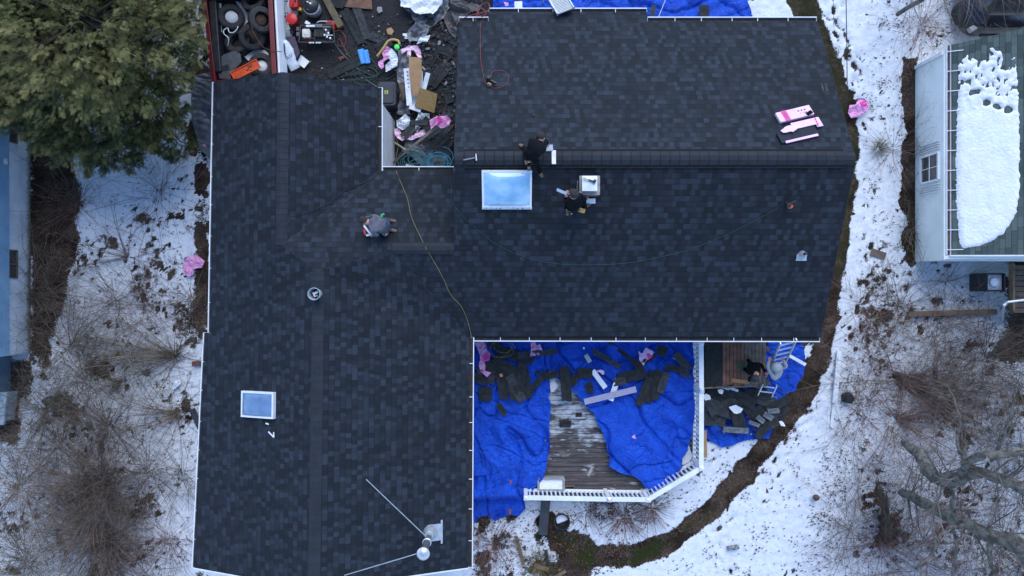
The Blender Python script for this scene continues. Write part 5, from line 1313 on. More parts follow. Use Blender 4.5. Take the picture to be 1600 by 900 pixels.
wrap('white_film', 'scrap of white plastic on snow beside the west house wall', [(274,594),(281,590),(284,600),(276,606),(270,608)], .10, FILM, 19, cat='plastic scrap', amp=.03)
wrap('white_film', 'crumpled translucent film by the black sheet corner of the yard', [(655,100-40),(672,56),(668,66),(650,70)], .25, FILM, 20, cat='plastic scrap', amp=.06)
wrap('snow_heap', 'heap of dirty snow on the sheets at the top of the yard', [(622,-30),(690,-30),(692,6),(676,22),(655,24),(640,14),(626,10)], .3, SNOW, 21, cat='snow heap', amp=.05, res=.035)

# boards on the deck
plank('white_board', 'white board end lying left of the crossed pair on the deck tarp', 'board', 926,579, 946,606, 8, dz+.06, WHITE, .025)
plank('white_board', 'white board passing under the lavender board', 'board', 965,592, 954,626, 8.5, dz+.05, WHITE, .02)
plank('lavender_board', 'long lavender grey trim board on the deck tarp', 'board', 913,628, 994,608, 9.5, dz+.12, LAV, .022)
plank('pale_offcut', 'short pale cardboard tube offcut on the deck tarp', 'offcut', 915,554, 922,566, 7, dz+.03, M('pale_offcut_mat', (.40, .44, .42), None, 9, .8), .03)
plank('pale_offcut', 'tiny white offcut above the short pale tube on the deck tarp', 'offcut', 911.5,542.5, 913,545.5, 2.6, dz+.02, WHITE, .012)
plank('pale_offcut', 'short tan wood block on shingle strips at the west of the deck', 'offcut', 781,587.5, 785,585.5, 5, dz+.12, CARD, .03)
mb = MB(); mb.add([P(917,742,DZ+.02), P(925,726,DZ+.02), P(926,736,DZ+.02), P(920,745,DZ+.02), P(917,742,DZ+.05), P(925,726,DZ+.05), P(926,736,DZ+.05), P(920,745,DZ+.05)], [(3,2,1,0),(4,5,6,7),(0,1,5,4),(1,2,6,5),(2,3,7,6),(3,0,4,7)])
obj('wood_wedge', mb, M('pale_wedge', (.34, .32, .28), None, 9, .8), None, 'pale wood wedge lying on the bare deck boards', 'wedge')
bx_ = thing('planter_box', 'snow filled planter box on the deck beside the west tarp', 'planter', P(861, 757, DZ)); mb = MB()
x0_, y0_ = P(841, 766, .8)[:2]; x1_, y1_ = P(881, 747, .8)[:2]
for a_, b_ in (((x0_,y0_),(x1_,y0_)),((x1_,y0_),(x1_,y1_)),((x1_,y1_),(x0_,y1_)),((x0_,y1_),(x0_,y0_))): mb.bar((a_[0], a_[1], .72), (b_[0], b_[1], .72), .045, .24)
obj('box_sides', mb, M('grey_planter', (.34, .36, .37), None, 9, .7), bx_, bevel=.005); mb = MB()
for k in range(13):
    for yy in (y0_, y1_): mb.box((x0_+(x1_-x0_)*(k+.5)/13, yy, .85), (.03, .06, .03))
obj('rim_slat', mb, M('grey_planter', (.34,.36,.37)), bx_)
cloth('snow_fill', [(843,748.5),(879,748.5),(879,764.5),(843,764.5)], .80, SNOW, parent=bx_, amp=.03, f=2, seed=3, edge=.1)
mb = MB(); q = [P(883,759,.68), P(897,759,.68), P(898,766,.68), P(883,766,.68)]
for a_, b_ in zip(q, q[1:]+q[:1]): mb.bar(a_, b_, .03, .1)
tag(obj('small_tray', mb, CARDD, bevel=.004), 'small brown wooden tray next to the snow filled planter box', 'tray')
cloth('snow_patch', [(1062,690),(1072,684),(1078,696),(1082,712),(1076,722),(1062,728),(1055,738),(1050,734),(1056,715)], DZ+.02, SNOW, 'melting snow patch in the angle of the deck rail', 'snow', amp=.015, seed=3, rough_edge=.03, res=.025)
cloth('snow_patch', [(859,578),(866,590),(872,604),(866,612),(859,612)], DZ+.02, SNOW, 'bright snow wedge between the two deck tarps', 'snow', amp=.012, seed=4, rough_edge=.015, res=.025)

# ladders
def ladder(label, a, b, w, rungs, group='aluminium ladders east of the deck'):
    a = Vector(a); b = Vector(b); t = thing('ladder', label, 'ladder', a, group); d = (b-a).normalized(); s = d.cross(Vector((0,0,1))).normalized()
    for sg in (-1, 1):
        mb = MB(); mb.bar(a+s*sg*w/2, b+s*sg*w/2, .03, .07); obj('rail', mb, SILVER, t, bevel=.004)
    for k in range(rungs):
        p = a.lerp(b, (k+.5)/rungs); mb = MB(); mb.bar(p-s*w/2, p+s*w/2, .04, .028); obj('rung', mb, SILVER, t)
ladder('aluminium ladder rising past the grey hooded worker to the eave', P(1208,585,.9), P(1232,533,2.7), .44, 7)
ladder('short aluminium ladder lying on the blue tarp below the workers', P(1192,624,.22), P(1203,601,.62), .42, 3)
plank('white_plank', 'white tapered plank on the blue tarp behind the ladder', 'plank', 1234,556, 1259,570, 5, .35, WHITE)
plank('white_plank', 'long white downspout standing up from the snow east of the trench', 'downspout', 1311,548, 1304,630, 7, .10, WHITEM, .06)
plank('white_plank', 'thin white strip on snow continuing below the downspout', 'strip', 1303,632, 1299,668, 4.5, .04, WHITEM, .02)
# timber landing where two workers are
pf = thing('timber_platform', 'low timber landing of rusty and grey boards under the south eave', 'platform', P(1148, 568, 0)); pz = .62
RUST = M('rust_red_boards', (.27, .115, .065), (.12, .06, .042), 5, .8, .4, 30); GREYW = M('grey_brown_boards', (.22, .165, .12), (.10, .08, .06), 5, .85, .4, 34)
for k in range(12):
    x_ = 1131.5+k*5.7; mb = MB(); mb.bar(P(x_, 520, pz), P(x_, 603-(k % 3), pz), .098, .03); obj('board', mb, RUST if k < 6 else GREYW, pf, bevel=.003)
mb = MB(); a = P(1102, 520, pz); b = P(1128, 603, pz); mb.box(((a.x+b.x)/2, (a.y+b.y)/2, pz-.01), (b.x-a.x, a.y-b.y, .03)); obj('felt_panel', mb, SCRAP, pf)
mb = MB(); mb.bar(P(1100, 606, pz-.06), P(1199, 602, pz-.06), .05, .10); obj('edge_beam', mb, GREYW, pf)
mb = MB()
for a_, b_ in ((1105,600),(1195,597),(1105,545),(1195,545)): q = P(a_, b_, .3); mb.box((q.x, q.y, .28), (.1, .1, .56))
obj('leg', mb, WOOD, pf)
plank('fallen_board', 'splintered orange-brown board on the timber landing', 'board', 1143,594, 1170,597, 6, pz+.05, M('fresh_wood', (.42, .22, .09), (.34, .17, .07), 9, .8), .03)
cloth('green_rag', [(1151,566),(1160,564),(1166,572),(1160,580),(1152,576)], pz+.06, M('green_rag_mat', (.06, .09, .05), None, 20, .9), 'small green rag on the timber landing by the black clad worker', 'rag', amp=.05, f=5, seed=4, rough_edge=.02, res=.02)
plank('plywood_strip', 'tan plywood strip outside the east deck rail', 'panel', 1101,672, 1102,715, 6, .35, CARD, .02)
# things in the lower yard
tub = thing('round_tub', 'round black tub partly filled with snow below the deck rail', 'tub', P(877, 811, 0)); tc = P(877, 811, 0)
mb = MB(); mb.lathe([(.20, 0), (.235, .26), (.25, .26), (.25, .28), (.22, .28), (.19, .06), (0, .06)], tc, 28); obj('tub_body', mb, DARK, tub, smooth=False)
mb = MB(); mb.prism([(tc.x+.19*math.cos(a*.35)*(1 if a < 9 else .9), tc.y+.02+.19*math.sin(a*.35)) for a in range(0, 12)], .10, .17); obj('snow_fill', mb, SNOW, tub, bevel=.03)
plank('dark_beam', 'dark grey beam lying from the deck into the yard', 'beam', 853,779, 848,835, 14, .30, M('dark_beam_mat', (.05, .055, .06), (.035, .037, .042), 5, .8), .10, .16)
plank('sawn_stick', 'long pale stick among leaves in the lower yard', 'stick', 806,838, 818,882, 5.5, .08, WOOD, .06, group='sawn sticks in the lower yard')
plank('sawn_stick', 'thick pale stick at the bottom edge of the yard', 'stick', 835,883, 857,890, 6.5, .10, WOOD, .07, group='sawn sticks in the lower yard')
plank('sawn_stick', 'short stick crossing the bottom edge of the picture', 'stick', 838,884, 832,897, 6, .05, WOOD, .05, group='sawn sticks in the lower yard')
plank('sawn_stick', 'thin dark rod running down off the bottom edge', 'stick', 885,880, 889,910, 2, .06, DARK, .02, group='sawn sticks in the lower yard')
plank('sawn_stick', 'weathered stick right of the dark frame in the lower yard', 'stick', 862,905, 884,892, 5, .08, WOOD, .05, group='sawn sticks in the lower yard')
mb = MB(); mb.bar(P(853,860,.1), P(855,878,.1), .10, .1); mb.bar(P(855,879,.1), P(886,880,.1), .025, .04); mb.bar(P(884,860,.1), P(885,880,.1), .02, .03)
tag(obj('corner_brace', mb, DARK), 'dark corner frame half under snow in the lower yard', 'frame')
sp_ = []
for k in range(60): t = k/59; q = P(982+t*14, 790+t*34, .2); sp_.append(q+Vector((.055*math.cos(t*26), .03*math.sin(t*26), .05*math.sin(t*26))))
mb = MB(); mb.tube(sp_, .014, 6); tag(obj('white_spiral', mb, WHITE, smooth=True), 'white twisted garden ornament among red stems below the deck', 'ornament')
mb = MB(); q = P(1322, 621, 0); mb.lathe([(.19, 0), (.17, .22), (.15, .24), (0, .25)], q, 5); tag(obj('dark_cover', mb, SCRAP, bevel=.01), 'dark five sided cover standing on snow by the downspout', 'cover')
mb = MB(); q = P(1372, 397, .03); mb.box((q.x, q.y, .04), (.46, .22, .03), R(-18)); tag(obj('flat_cardboard', mb, CARDD), 'flat brown cardboard piece on the east snow', 'cardboard')
mb = MB(); q = P(1273, 776, .1); mb.lathe([(.0, .0), (.09, .05), (.10, .12), (0, .17)], q, 7); tag(obj('brown_rock', mb, M('brown_rock_mat', (.10, .07, .04), None, 20, .9, .5), smooth=True), 'brown lump with a stick on the open lower snow', 'rock')
mb = MB(); q = P(1145, 855, .05); mb.box((q.x, q.y, .08), (.36, .12, .12), R(8)); tag(obj('snowy_block', mb, M('snowy_block_mat', (.30, .33, .36), (.08,.08,.08), 12, .8), bevel=.02), 'small snow dusted block on the open lower snow', 'block')
mb = MB(); q = P(830, 843, .1); mb.box((P(308,568,.05).x, P(308,568,.05).y, .1), (.24, .15, .1)); tag(obj('rusty_box', mb, M('rust_box', (.16, .06, .045), None, 6, .8), bevel=.01), 'rusty red box beside the west house wall', 'box')
mb = MB(); mb.bar(P(313,668,.3), P(300,640,.1), .18, .05); tag(obj('dark_slab', mb, DARK), 'dark slab leaning beside the west house wall', 'slab')

# ================================================================ ON THE ROOF
bk = thing('bucket', 'white bucket of tools standing on the wing ridge', 'bucket', RP(496, 459)); q = RP(496, 459); mb = MB()
mb.lathe([(.115, 0), (.145, .30), (.155, .30), (.155, .33), (.140, .33), (.108, .03), (0, .03)], q-Vector((0,0,.02)), 24); obj('pail', mb, M('bucket_plastic', (.40, .46, .50), None, 5, .5), bk)
mb = MB(); mb.box(q+Vector((.02,.03,.16)), (.10, .05, .05), .5); mb.box(q+Vector((-.03,-.02,.17)), (.04, .12, .05), .4, 1); mb.lathe([(.03,.14),(.03,.22),(0,.23)], q+Vector((.04,-.05,0)), 8, 2); mb.box(q+Vector((0,0,.08)), (.18,.18,.10), .3, 3)
obj('tools', mb, [WHITE, PINKW, M('dull_green', (.10,.30,.2)), DARK], bk)
def gun(label, px, py, rz, mat, bodym):
    t = thing('nail_gun', label, 'nail gun', RP(px, py), 'roofing nail guns'); m4 = frame_at(px, py, rz)
    def put(n_, mb, mat): mb.v = [tuple(m4 @ Vector(v)) for v in mb.v]; obj(n_, mb, mat, t, bevel=.006)
    mb = MB(); mb.box((0, 0, .10), (.10, .10, .17)); mb.lathe([(.055,.18),(.058,.22),(.03,.235)], (0,0,0), 14); put('head', mb, bodym)
    mb = MB(); mb.box((.13, .0, .11), (.18, .045, .055), 0, 0, (0, .15)); put('handle', mb, bodym)
    mb = MB(); mb.lathe([(.0,-.035),(.055,-.035),(.065,-.02),(.065,.02),(.055,.035),(0,.035)], (.06, -.10, .07), 16, rot=Matrix.Rotation(R(90),3,'X')); put('magazine', mb, mat)
    mb = MB(); mb.box((-.02, 0, .02), (.045, .06, .05)); put('nose', mb, SILVER)
gun('orange nail gun at the end of the green hose on the south slope', 1228, 317, R(25), ORANGE, DARK)
gun('tan nail gun at the end of the red hose on the north slope', 764, 130, R(-30), M('tan_tool', (.34,.22,.12), None, 5, .5), DARK)
hose('red_hose', 'red air hose crossing the north slope to the tan nail gun', [(766,25,.15),(752,34),(750.5,60),(751,90),(754,110),(757,126),(762,132,.10)], .007, REDH, roofup='skin')
hose('red_hose', 'loop of red hose curling round beside the tan nail gun', [(764,134,.08),(775,138),(789,133),(795,122),(790,113),(779,110),(769,113),(766,122,.05)], .007, REDH, roofup='skin')
hose('red_hose', 'red hose bunched over the north west roof corner', [(700,40,.3),(716,32,2.76),(735,24,2.8),(752,20,2.82),(762,17,2.7),(765,10,2.4),(760,4,1.2),(745,14,2.6),(752,26,2.78),(760,20,2.8),(750,14,2.5),(742,34,2.75)], .012, REDH)
hose('green_hose', 'green air hose sweeping across the south slope to the orange nail gun', [(706,262,.05),(705,290),(706,312),(718,332),(740,354),(765,375),(795,392),(830,404),(870,412),(920,414),(980,411),(1030,402),(1080,389),(1130,369),(1175,347),(1210,328),(1224,318,.08)], .0065, GREENH, roofup='skin')
hose('yellow_hose', 'yellow hose running over the roof from the nook to the south gutter', [(617,262,.3),(619,268,2.85),(624,280,2.9),(630,294,3.0),(637,312,3.2),(642,336,3.4),(650,356,3.55),(659,374,3.65),(667,390,3.72),(680,412,3.6),(693,436,3.5),(704,460,3.3),(720,478,3.1),(729,497,2.95),(735,518,2.8),(737,532,2.6),(741,540,1.2)], .007, YELH, roofup=None)
def roofbox(name, label, cat, px, py, dx, dy, rz, mat, up=.012, th=.012, bevel=0):
    m4 = frame_at(px, py, rz); mb = MB(); mb.box((0, 0, up), (dx, dy, th)); mb.v = [tuple(m4 @ Vector(v)) for v in mb.v]
    return obj(name, mb, mat, None, label, cat, bevel=bevel)
roofbox('metal_flashing', 'narrow silver flashing laid across the ridge vent', 'flashing', 865, 247, .10, .33, 0, SILVER, .10, .008)
roofbox('metal_flashing', 'bent silver flashing just below the chimney', 'flashing', 923, 313.5, .22, .13, .05, WHITEM, .04, .01)
roofbox('white_offcut', 'short white offcut directly under the small skylight', 'offcut', 418, 662, .10, .035, -.2, WHITE)
mb = MB(); m4 = frame_at(425, 679); mb.bar((-.10,.07,.02), (.08,-.06,.02), .035, .01); mb.bar((.08,-.06,.022), (.07,.07,.022), .03, .01); mb.v = [tuple(m4 @ Vector(v)) for v in mb.v]
tag(obj('white_offcut', mb, WHITE), 'bent white offcut further down from the small skylight', 'offcut')
hm = thing('hammer', 'hammer lying on the west end of the ridge vent', 'hammer', RP(735, 247)); z_ = 4.76
mb = MB(); mb.bar(P(724,250,z_), P(742,246.5,z_), .028, .022); obj('handle', mb, M('grey_grip', (.20,.21,.23), None, 5, .5), hm, bevel=.004)
mb = MB(); mb.bar(P(743.5,240.5,z_), P(744.5,251,z_), .03, .03); obj('hammer_head', mb, SILVER, hm, bevel=.004)
# roofer's hatchet on the chimney cap
ht = thing('hatchet', 'yellow handled tool on top of the white chimney cap', 'tool', P(921, 283, ctop+.26)); z_ = ctop+.28
mb = MB(); mb.bar(P(911.5,277.5,z_), P(920,281,z_), .034, .03); obj('handle', mb, M('yellow_grip', (.62,.5,.22), None, 5, .5), ht, bevel=.008)
mb = MB(); mb.bar(P(919.5,281,z_), P(929,284.5,z_), .045, .03); mb.box(P(929,283.5,z_), (.07,.09,.03), R(-25)); obj('tool_head', mb, M('dark_blue_tool', (.02,.045,.10), None, 5, .5), ht, bevel=.006)
# shingle bundles
def text_obj(parent, name, body, m4, size, mat):
    cu = bpy.data.curves.new(name, 'FONT'); cu.body = body; cu.size = size; cu.extrude = .0015; cu.align_x = 'CENTER'; cu.align_y = 'CENTER'
    to = bpy.data.objects.new('t', cu); me = bpy.data.meshes.new_from_object(to); bpy.data.curves.remove(cu)
    me.transform(m4); return link(name, me, mat, parent)
INK = M('grey_print', (.10, .09, .11), None, 5, .6); INKB = M('black_print', (.02, .02, .025), None, 5, .6)
b1 = thing('shingle_bundle', 'full white and magenta wrapped shingle bundle on the north slope', 'shingle bundle', RP(1240,180), 'shingle bundles')
m4 = frame_at(1240, 181, R(18)); mb = MB(); mb.box((0, 0, .05), (.92, .31, .09)); mb.v = [tuple(m4 @ Vector(v)) for v in mb.v]; w_ = obj('wrapper', mb, PINKW, b1, bevel=.02)
mb = MB(); mb.box((-.25, 0, .0975), (.14, .305, .003), 0); mb.v = [tuple(m4 @ Vector(v)) for v in mb.v]; obj('printed_patch', mb, MAG, b1)
for k in range(3):
    mb = MB(); mb.lathe([(.024,0),(.02,.003)], (.11+k*.085, .045, .097), 10); mb.v = [tuple(m4 @ Vector(v)) for v in mb.v]; obj('printed_mark', mb, INK, b1)
mb = MB()
for k in range(9): mb.box((.22+random.uniform(-.1,.1), -.03-.02*(k % 3), .0975), (random.uniform(.03,.1), .008, .002)); mb.box((-.25+random.uniform(-.03,.03), .09-k*.022, .100), (.08, .006, .002))
mb.v = [tuple(m4 @ Vector(v)) for v in mb.v]; obj('small_print', mb, INK, b1)
b2 = thing('shingle_bundle', 'torn open bundle with dark shingles showing on the north slope', 'shingle bundle', RP(1245,205), 'shingle bundles')
m4 = frame_at(1245, 208, R(17)); mb = MB()
for k in range(5): mb.box((random.uniform(-.02,.02)-.02, -.05+random.uniform(-.012,.012), .012+k*.011), (.98, .33, .009), random.uniform(-.02,.02))
mb.v = [tuple(m4 @ Vector(v)) for v in mb.v]; obj('shingles', mb, CAP, b2)
m4b = frame_at(1256, 198, R(17)); mb = MB(); mb.box((.03, .03, .085), (.74, .20, .02)); mb.box((.34, -.01, .075), (.16, .28, .02), 0); mb.v = [tuple(m4b @ Vector(v)) for v in mb.v]; obj('wrapper', mb, PINKW, b2, bevel=.008)
mb = MB(); mb.box((.30, .0, .098), (.028, .26, .003), -.1); mb.v = [tuple(m4b @ Vector(v)) for v in mb.v]; obj('printed_patch', mb, MAG, b2)
bz = lambda x, y: np.array([slope_z(a, b) for a, b in zip(np.ravel(x), np.ravel(y))]).reshape(np.shape(x))+.13
cloth('torn_film', [(1215,207),(1226,198),(1240,195),(1246,200),(1236,208),(1220,209)], bz, PINKW, parent=b2, amp=.03, f=4, seed=2, zref=4.3, rough_edge=.015, res=.02)
mb = MB(); mb.bar((-.48+.06,-.215,.05), (.44,-.215,.05), .07, .03); mb.v = [tuple(m4 @ Vector(v)) for v in mb.v]; obj('wrapper_edge', mb, PINKW, b2, bevel=.008)
roofbox('dark_tool_pad', 'small dark pad lying across both shingle bundles', 'pad', 1262, 181, .15, .09, R(38), BLACKF, .115, .03)
hose('loose_string', 'thin dark cord leading off the torn bundle', [(1195,205),(1205,202),(1216,199)], .006, DARK, roofup='skin')
mb = MB(); q = RP(800, 180, .01)
mb.lathe([(.025,0),(.03,.02),(.0,.03)], RP(834,180), 7); tag(obj('dark_lump', mb, DARK), 'tiny dark lump alone on the north slope', 'lump')

# ================================================================ NORTH EDGE
al = thing('roof_stairway', 'silver ribbed aluminium ramp leaning on the north eave', 'ramp', P(872, -20, 0)); a = P(884, 18, 2.78); b = P(858, -26, 2.1); s_ = .24
d = (b-a).normalized(); sd2 = d.cross(Vector((0,0,1))).normalized(); mb = MB()
b = a + d*1.6
mb.bar(a, b, .42, .02); obj('deck_plate', mb, SILVER, al); 
for sg in (-1, 1): mb = MB(); mb.bar(a+sd2*sg*.235, b+sd2*sg*.235, .035, .09); obj('side_rail', mb, SILVER, al, bevel=.004)
mb = MB()
for k in range(28): p = a.lerp(b, (k+.5)/28)+Vector((0,0,.018)); mb.bar(p-sd2*.2, p+sd2*.2, .014, .012)
obj('tread_rib', mb, STEEL, al)
mb = MB(); mb.bar(b, Vector((b.x, b.y-.02, 0)), .05, .05); mb.bar(b+sd2*.2, Vector((b.x+.2, b.y+.3, 0)), .05, .05); obj('leg', mb, SILVER, al)
mb = MB(); a = P(806, 3, 1.8); c_ = P(814, 13, 1.8); mb.box(((a.x+c_.x)/2, (a.y+c_.y)/2, .9), (.22, .22, 1.8), .05); tag(obj('white_box', mb, WHITE, bevel=.006), 'white upright carton standing at the north eave', 'carton')
plank('square_panel', 'dark square panel on the north tarp', 'panel', 1100,8, 1100,34, 15, .50, SCRAP, .03)
plank('leaning_shingle', 'grey leaning shingle by the step of the north eave', 'panel', 1022,8, 1016,36, 7, .50, SCRAP2, .02, group=None)
hose('loose_string', 'thin grey cord over the blue tarp at the north eave', [(1042,-6,.55),(1034,14,.55),(1026,34,.55)], .010, SILVER)
cable = hose('overhead_cable', 'thin dark cable strung above snow along the east side', [(1322,-80,5.0),(1322,0,4.9),(1323,60,4.7),(1323.5,110,4.5),(1324,160,4.2)], .011, DARK, cat='cable')
hose('overhead_cable', 'second thinner cable left of the dark one at the top right', [(1302,-60,4.8),(1302,0,4.6),(1303,42,4.3)], .006, DARK, cat='cable')
# ================================================================ TRUCK WITH TYRES
tr = thing('pickup_truck', 'old red and white pickup truck with its bed full of tyres', 'pickup truck', P(382, 60, 0))
tz = 1.25; TL = P(321, 14, tz); BL = P(334, 127, tz); TR_ = P(422, -4, tz); BR_ = P(428.5, 118, tz)
TL2 = TL + (TL-BL).normalized()*.5; TR2 = TR_ + (TR_-BR_).normalized()*.3
def wallp(name, a, b, th, z0, z1, mat, par, bev=.01): mb = MB(); mb.bar(Vector((a.x, a.y, (z0+z1)/2)), Vector((b.x, b.y, (z0+z1)/2)), th, z1-z0); return obj(name, mb, mat, par, bevel=bev)
wallp('side_panel', TL2, BL, .05, .62, tz-.02, RED, tr); wallp('bed_rail', TL2, BL, .12, tz-.02, tz+.02, RED, tr)
wallp('side_panel', TR2, BR_, .05, .62, tz-.02, RED, tr); wallp('bed_rail', TR2, BR_, .13, tz-.02, tz+.02, RED, tr)
o_ = Vector((.075, 0, 0)); wallp('lower_panel', TR2+o_*1.25, BR_+o_*1.25, .07, .40, 1.12, WHITE, tr, .03); wallp('lower_panel', TL2-o_, BL-o_, .10, .40, 1.1, WHITE, tr, .03)
wallp('tailgate', BL+Vector((.06,.0,0)), BR_-Vector((.06,0,0)), .06, .62, tz-.01, RED, tr)
mb = MB(); mb.prism([tuple(v[:2]) for v in (BL, BR_, TR2, TL2)], .56, .62); obj('bed_floor', mb, DARK, tr)
mb = MB(); q = [P(336,6,.9), P(345,116,.9)]; mb.bar(q[0]+Vector((.02,0,0)), q[1], .22, .5); obj('bed_liner', mb, DARK, tr, bevel=.03)
cab0 = (TL2+TR2)/2; mb = MB(); w_ = (TR2-TL2).length
loft([(rounded(TL2.x-.08, TR2.x+.16, cab0.y+.02, cab0.y+1.7, .12), .4), (rounded(TL2.x-.08, TR2.x+.16, cab0.y+.02, cab0.y+1.7, .12), 1.2), (rounded(TL2.x+.05, TR2.x-.02, cab0.y+.05, cab0.y+1.5, .12), 1.68), (rounded(TL2.x+.12, TR2.x-.08, cab0.y+.10, cab0.y+1.4, .12), 1.74)], mb); obj('cab', mb, RED, tr, smooth=False, bevel=.02)
mb = MB(); loft([(rounded(TL2.x-.06, TR2.x+.14, cab0.y+1.7, cab0.y+3.2, .15), .4), (rounded(TL2.x-.06, TR2.x+.14, cab0.y+1.7, cab0.y+3.2, .15), 1.12)], mb); obj('bonnet', mb, RED, tr, bevel=.03)
mb = MB(); mb.box((cab0.x, cab0.y+1.62, 1.42), (1.4, .04, .4), 0, 0, (-.5, 0)); mb.box((cab0.x, cab0.y+.055, 1.42), (1.2, .03, .32)); obj('windscreen', mb, GLASS, tr)
for x_, y_ in ((TL2.x+.02, BL.y+1.0), (BR_.x, BR_.y+1.0), (TL2.x+.02, cab0.y+2.5), (BR_.x, cab0.y+2.5)):
    mb = MB(); mb.lathe([(0,-.1),(.30,-.1),(.34,-.07),(.34,.07),(.30,.1),(0,.1)], (x_, y_, .34), 24, rot=Matrix.Rotation(R(90),3,'Y')); obj('wheel', mb, RUBBER, tr)
def tyre(label, px, py, z, r, w, tilt, rz, fill=None):
    t = thing('tyre', label, 'tyre', (0,0,0), 'old tyres in the truck bed'); mb = MB(); ri = r*.56
    prof = [(ri, -w*.38), (ri*1.10, -w*.5), (r*.90, -w*.5), (r*.98, -w*.40), (r, -w*.2), (r, w*.2), (r*.98, w*.40), (r*.90, w*.5), (ri*1.10, w*.5), (ri, w*.38), (ri*1.06, 0), (ri, -w*.38)]
    mt = Matrix.Rotation(rz, 3, 'Z') @ Matrix.Rotation(tilt, 3, 'X'); mb.lathe(prof, (0,0,0), 36, rot=mt)
    # tread blocks
    for k in range(40):
        a = 2*math.pi*k/40
        for sg in (-1, 1):
            c_ = mt @ Vector((r*math.cos(a+sg*.04), r*math.sin(a+sg*.04), sg*w*.22)); b_ = MB(); b_.box((0,0,0), (.014, r*.10, w*.34), 0)
            m_ = mt @ Matrix.Rotation(a+sg*.04, 3, 'Z'); b_.v = [tuple(m_ @ Vector(v) + c_) for v in b_.v]; mb.add(b_.v, b_.f)
    obj('tread', mb, RUBBER, t)
    if fill:
        f_ = MB(); f_.lathe([(ri*1.05, -w*.1), (ri*.6, w*.05), (0, w*.12)] if fill is not SNOW else [(ri*1.05, -w*.1), (ri*.8, w*.2), (0, w*.30)], (0,0,0), 20, rot=mt); obj('rim' if fill is not SNOW else 'snow_fill', f_, fill, t, smooth=True)
    t.location = P(px, py, z)
tyre('tyre lying flat at the top left of the truck bed with snow in its middle', 362, 27, .92, .36, .20, R(16), R(80), SNOW)
tyre('tyre leaning up in the truck bed just right of centre with a rusty rim', 408, 31, 1.16, .36, .24, R(38), R(75), M('rusty_rim', (.10,.05,.03), (.05,.03,.02), 12, .9))
tyre('tyre half hidden at the very top of the truck bed', 397, 2, .96, .36, .2, R(-20), R(20))
tyre('low tyre in the middle of the truck bed under the others', 372, 65, .82, .38, .18, R(-12), R(30))
tyre('tyre overlapping the low one in the middle of the truck bed', 394, 58, 1.0, .36, .18, R(24), R(30))
tyre('tyre with a white rim under the orange plastic tray', 409, 103, .86, .36, .20, R(6), R(10), WHITE)
cloth('snow_patch', [(338,6),(346,5),(347,50),(342,52)], .90, SNOW, 'narrow snow strip along the left side of the truck bed', 'snow', amp=.02, seed=2)
cloth('snow_patch', [(368,2),(392,8),(388,32),(378,44),(374,30),(378,20)], .78, SNOW, 'snow between the tyres near the top of the truck bed', 'snow', amp=.04, seed=3, rough_edge=.02)
cloth('snow_patch', [(382,88),(398,78),(414,78),(420,86),(400,92),(388,96)], .74, SNOW, 'snow above the white rimmed tyre in the truck bed', 'snow', amp=.03, seed=4, rough_edge=.02)
ot = thing('orange_tray', 'orange plastic tray lying across the end of the truck bed', 'tray', P(384,109,1.2)); m_ = Matrix.Rotation(R(27), 4, 'Z'); m_.translation = P(384,109.5,1.22); mb = MB()
mb.box((0,0,0), (.82,.24,.014)); 
for k in range(5): mb.box((0,-.10+.05*k,.010), (.78,.012,.014))
obj_v = [tuple(m_ @ Vector(v)) for v in mb.v]; mb.v = obj_v; obj('tray_floor', mb, ORANGE, ot, bevel=.003)
mb = MB()
for y in (-.125,.125): mb.box((0,y,.02), (.84,.018,.06))
for x in (-.415,.415): mb.box((x,0,.02), (.018,.235,.06))
mb.v = [tuple(m_ @ Vector(v)) for v in mb.v]; obj('tray_rim', mb, ORANGE, ot, bevel=.004)
mb = MB()
for k in range(12): mb.box((.1+random.uniform(-.14,.2), random.uniform(-.08,.08), .018), (random.uniform(.02,.10), .012, .006), random.uniform(-.3,.3))
mb.v = [tuple(m_ @ Vector(v)) for v in mb.v]; obj('dirt', mb, DARK, ot, kind='stuff')
mb = MB(); q = [(335,100),(350,86),(366,80),(376,84),(378,98),(360,118),(362,125),(344,124)]
pts = [P(a,b,1.0) for a,b in q]; mb.prism([tuple(p[:2]) for p in pts], .98, 1.05)
sp_o = obj('moulded_board', mb, M('grey_moulding', (.10,.105,.115), (.06,.063,.07), 9, .8), None, 'grey moulded panel with a cut-out at the end of the truck bed', 'panel', bevel=.02)
mb = MB(); mb.box((P(352,106,1.06).x, P(352,106,1.06).y, 1.055), (.22,.16,.012), .3); obj('dark_cut_out', mb, DARK, sp_o)
hose('white_hoop', 'white curved hoop handle between the tyres of the truck bed', [(356,72,.95),(357,60,1.1),(350,53,1.1),(350,47,1.1),(356,44,1.1),(358,50,1.12),(364,51,1.12),(370,46,1.14),(372,41,1.14)], .016, WHITE, cat='handle')
hose('rusty_rod', 'bent rusty rods lying over the tyres and the truck side', [(392,20,1.4),(394,45,1.45),(404,64,1.5),(412,74,1.48),(425,79,1.32),(441,81,1.3)], .010, M('rust_rod', (.11,.04,.03), None, 9, .9), cat='rod')

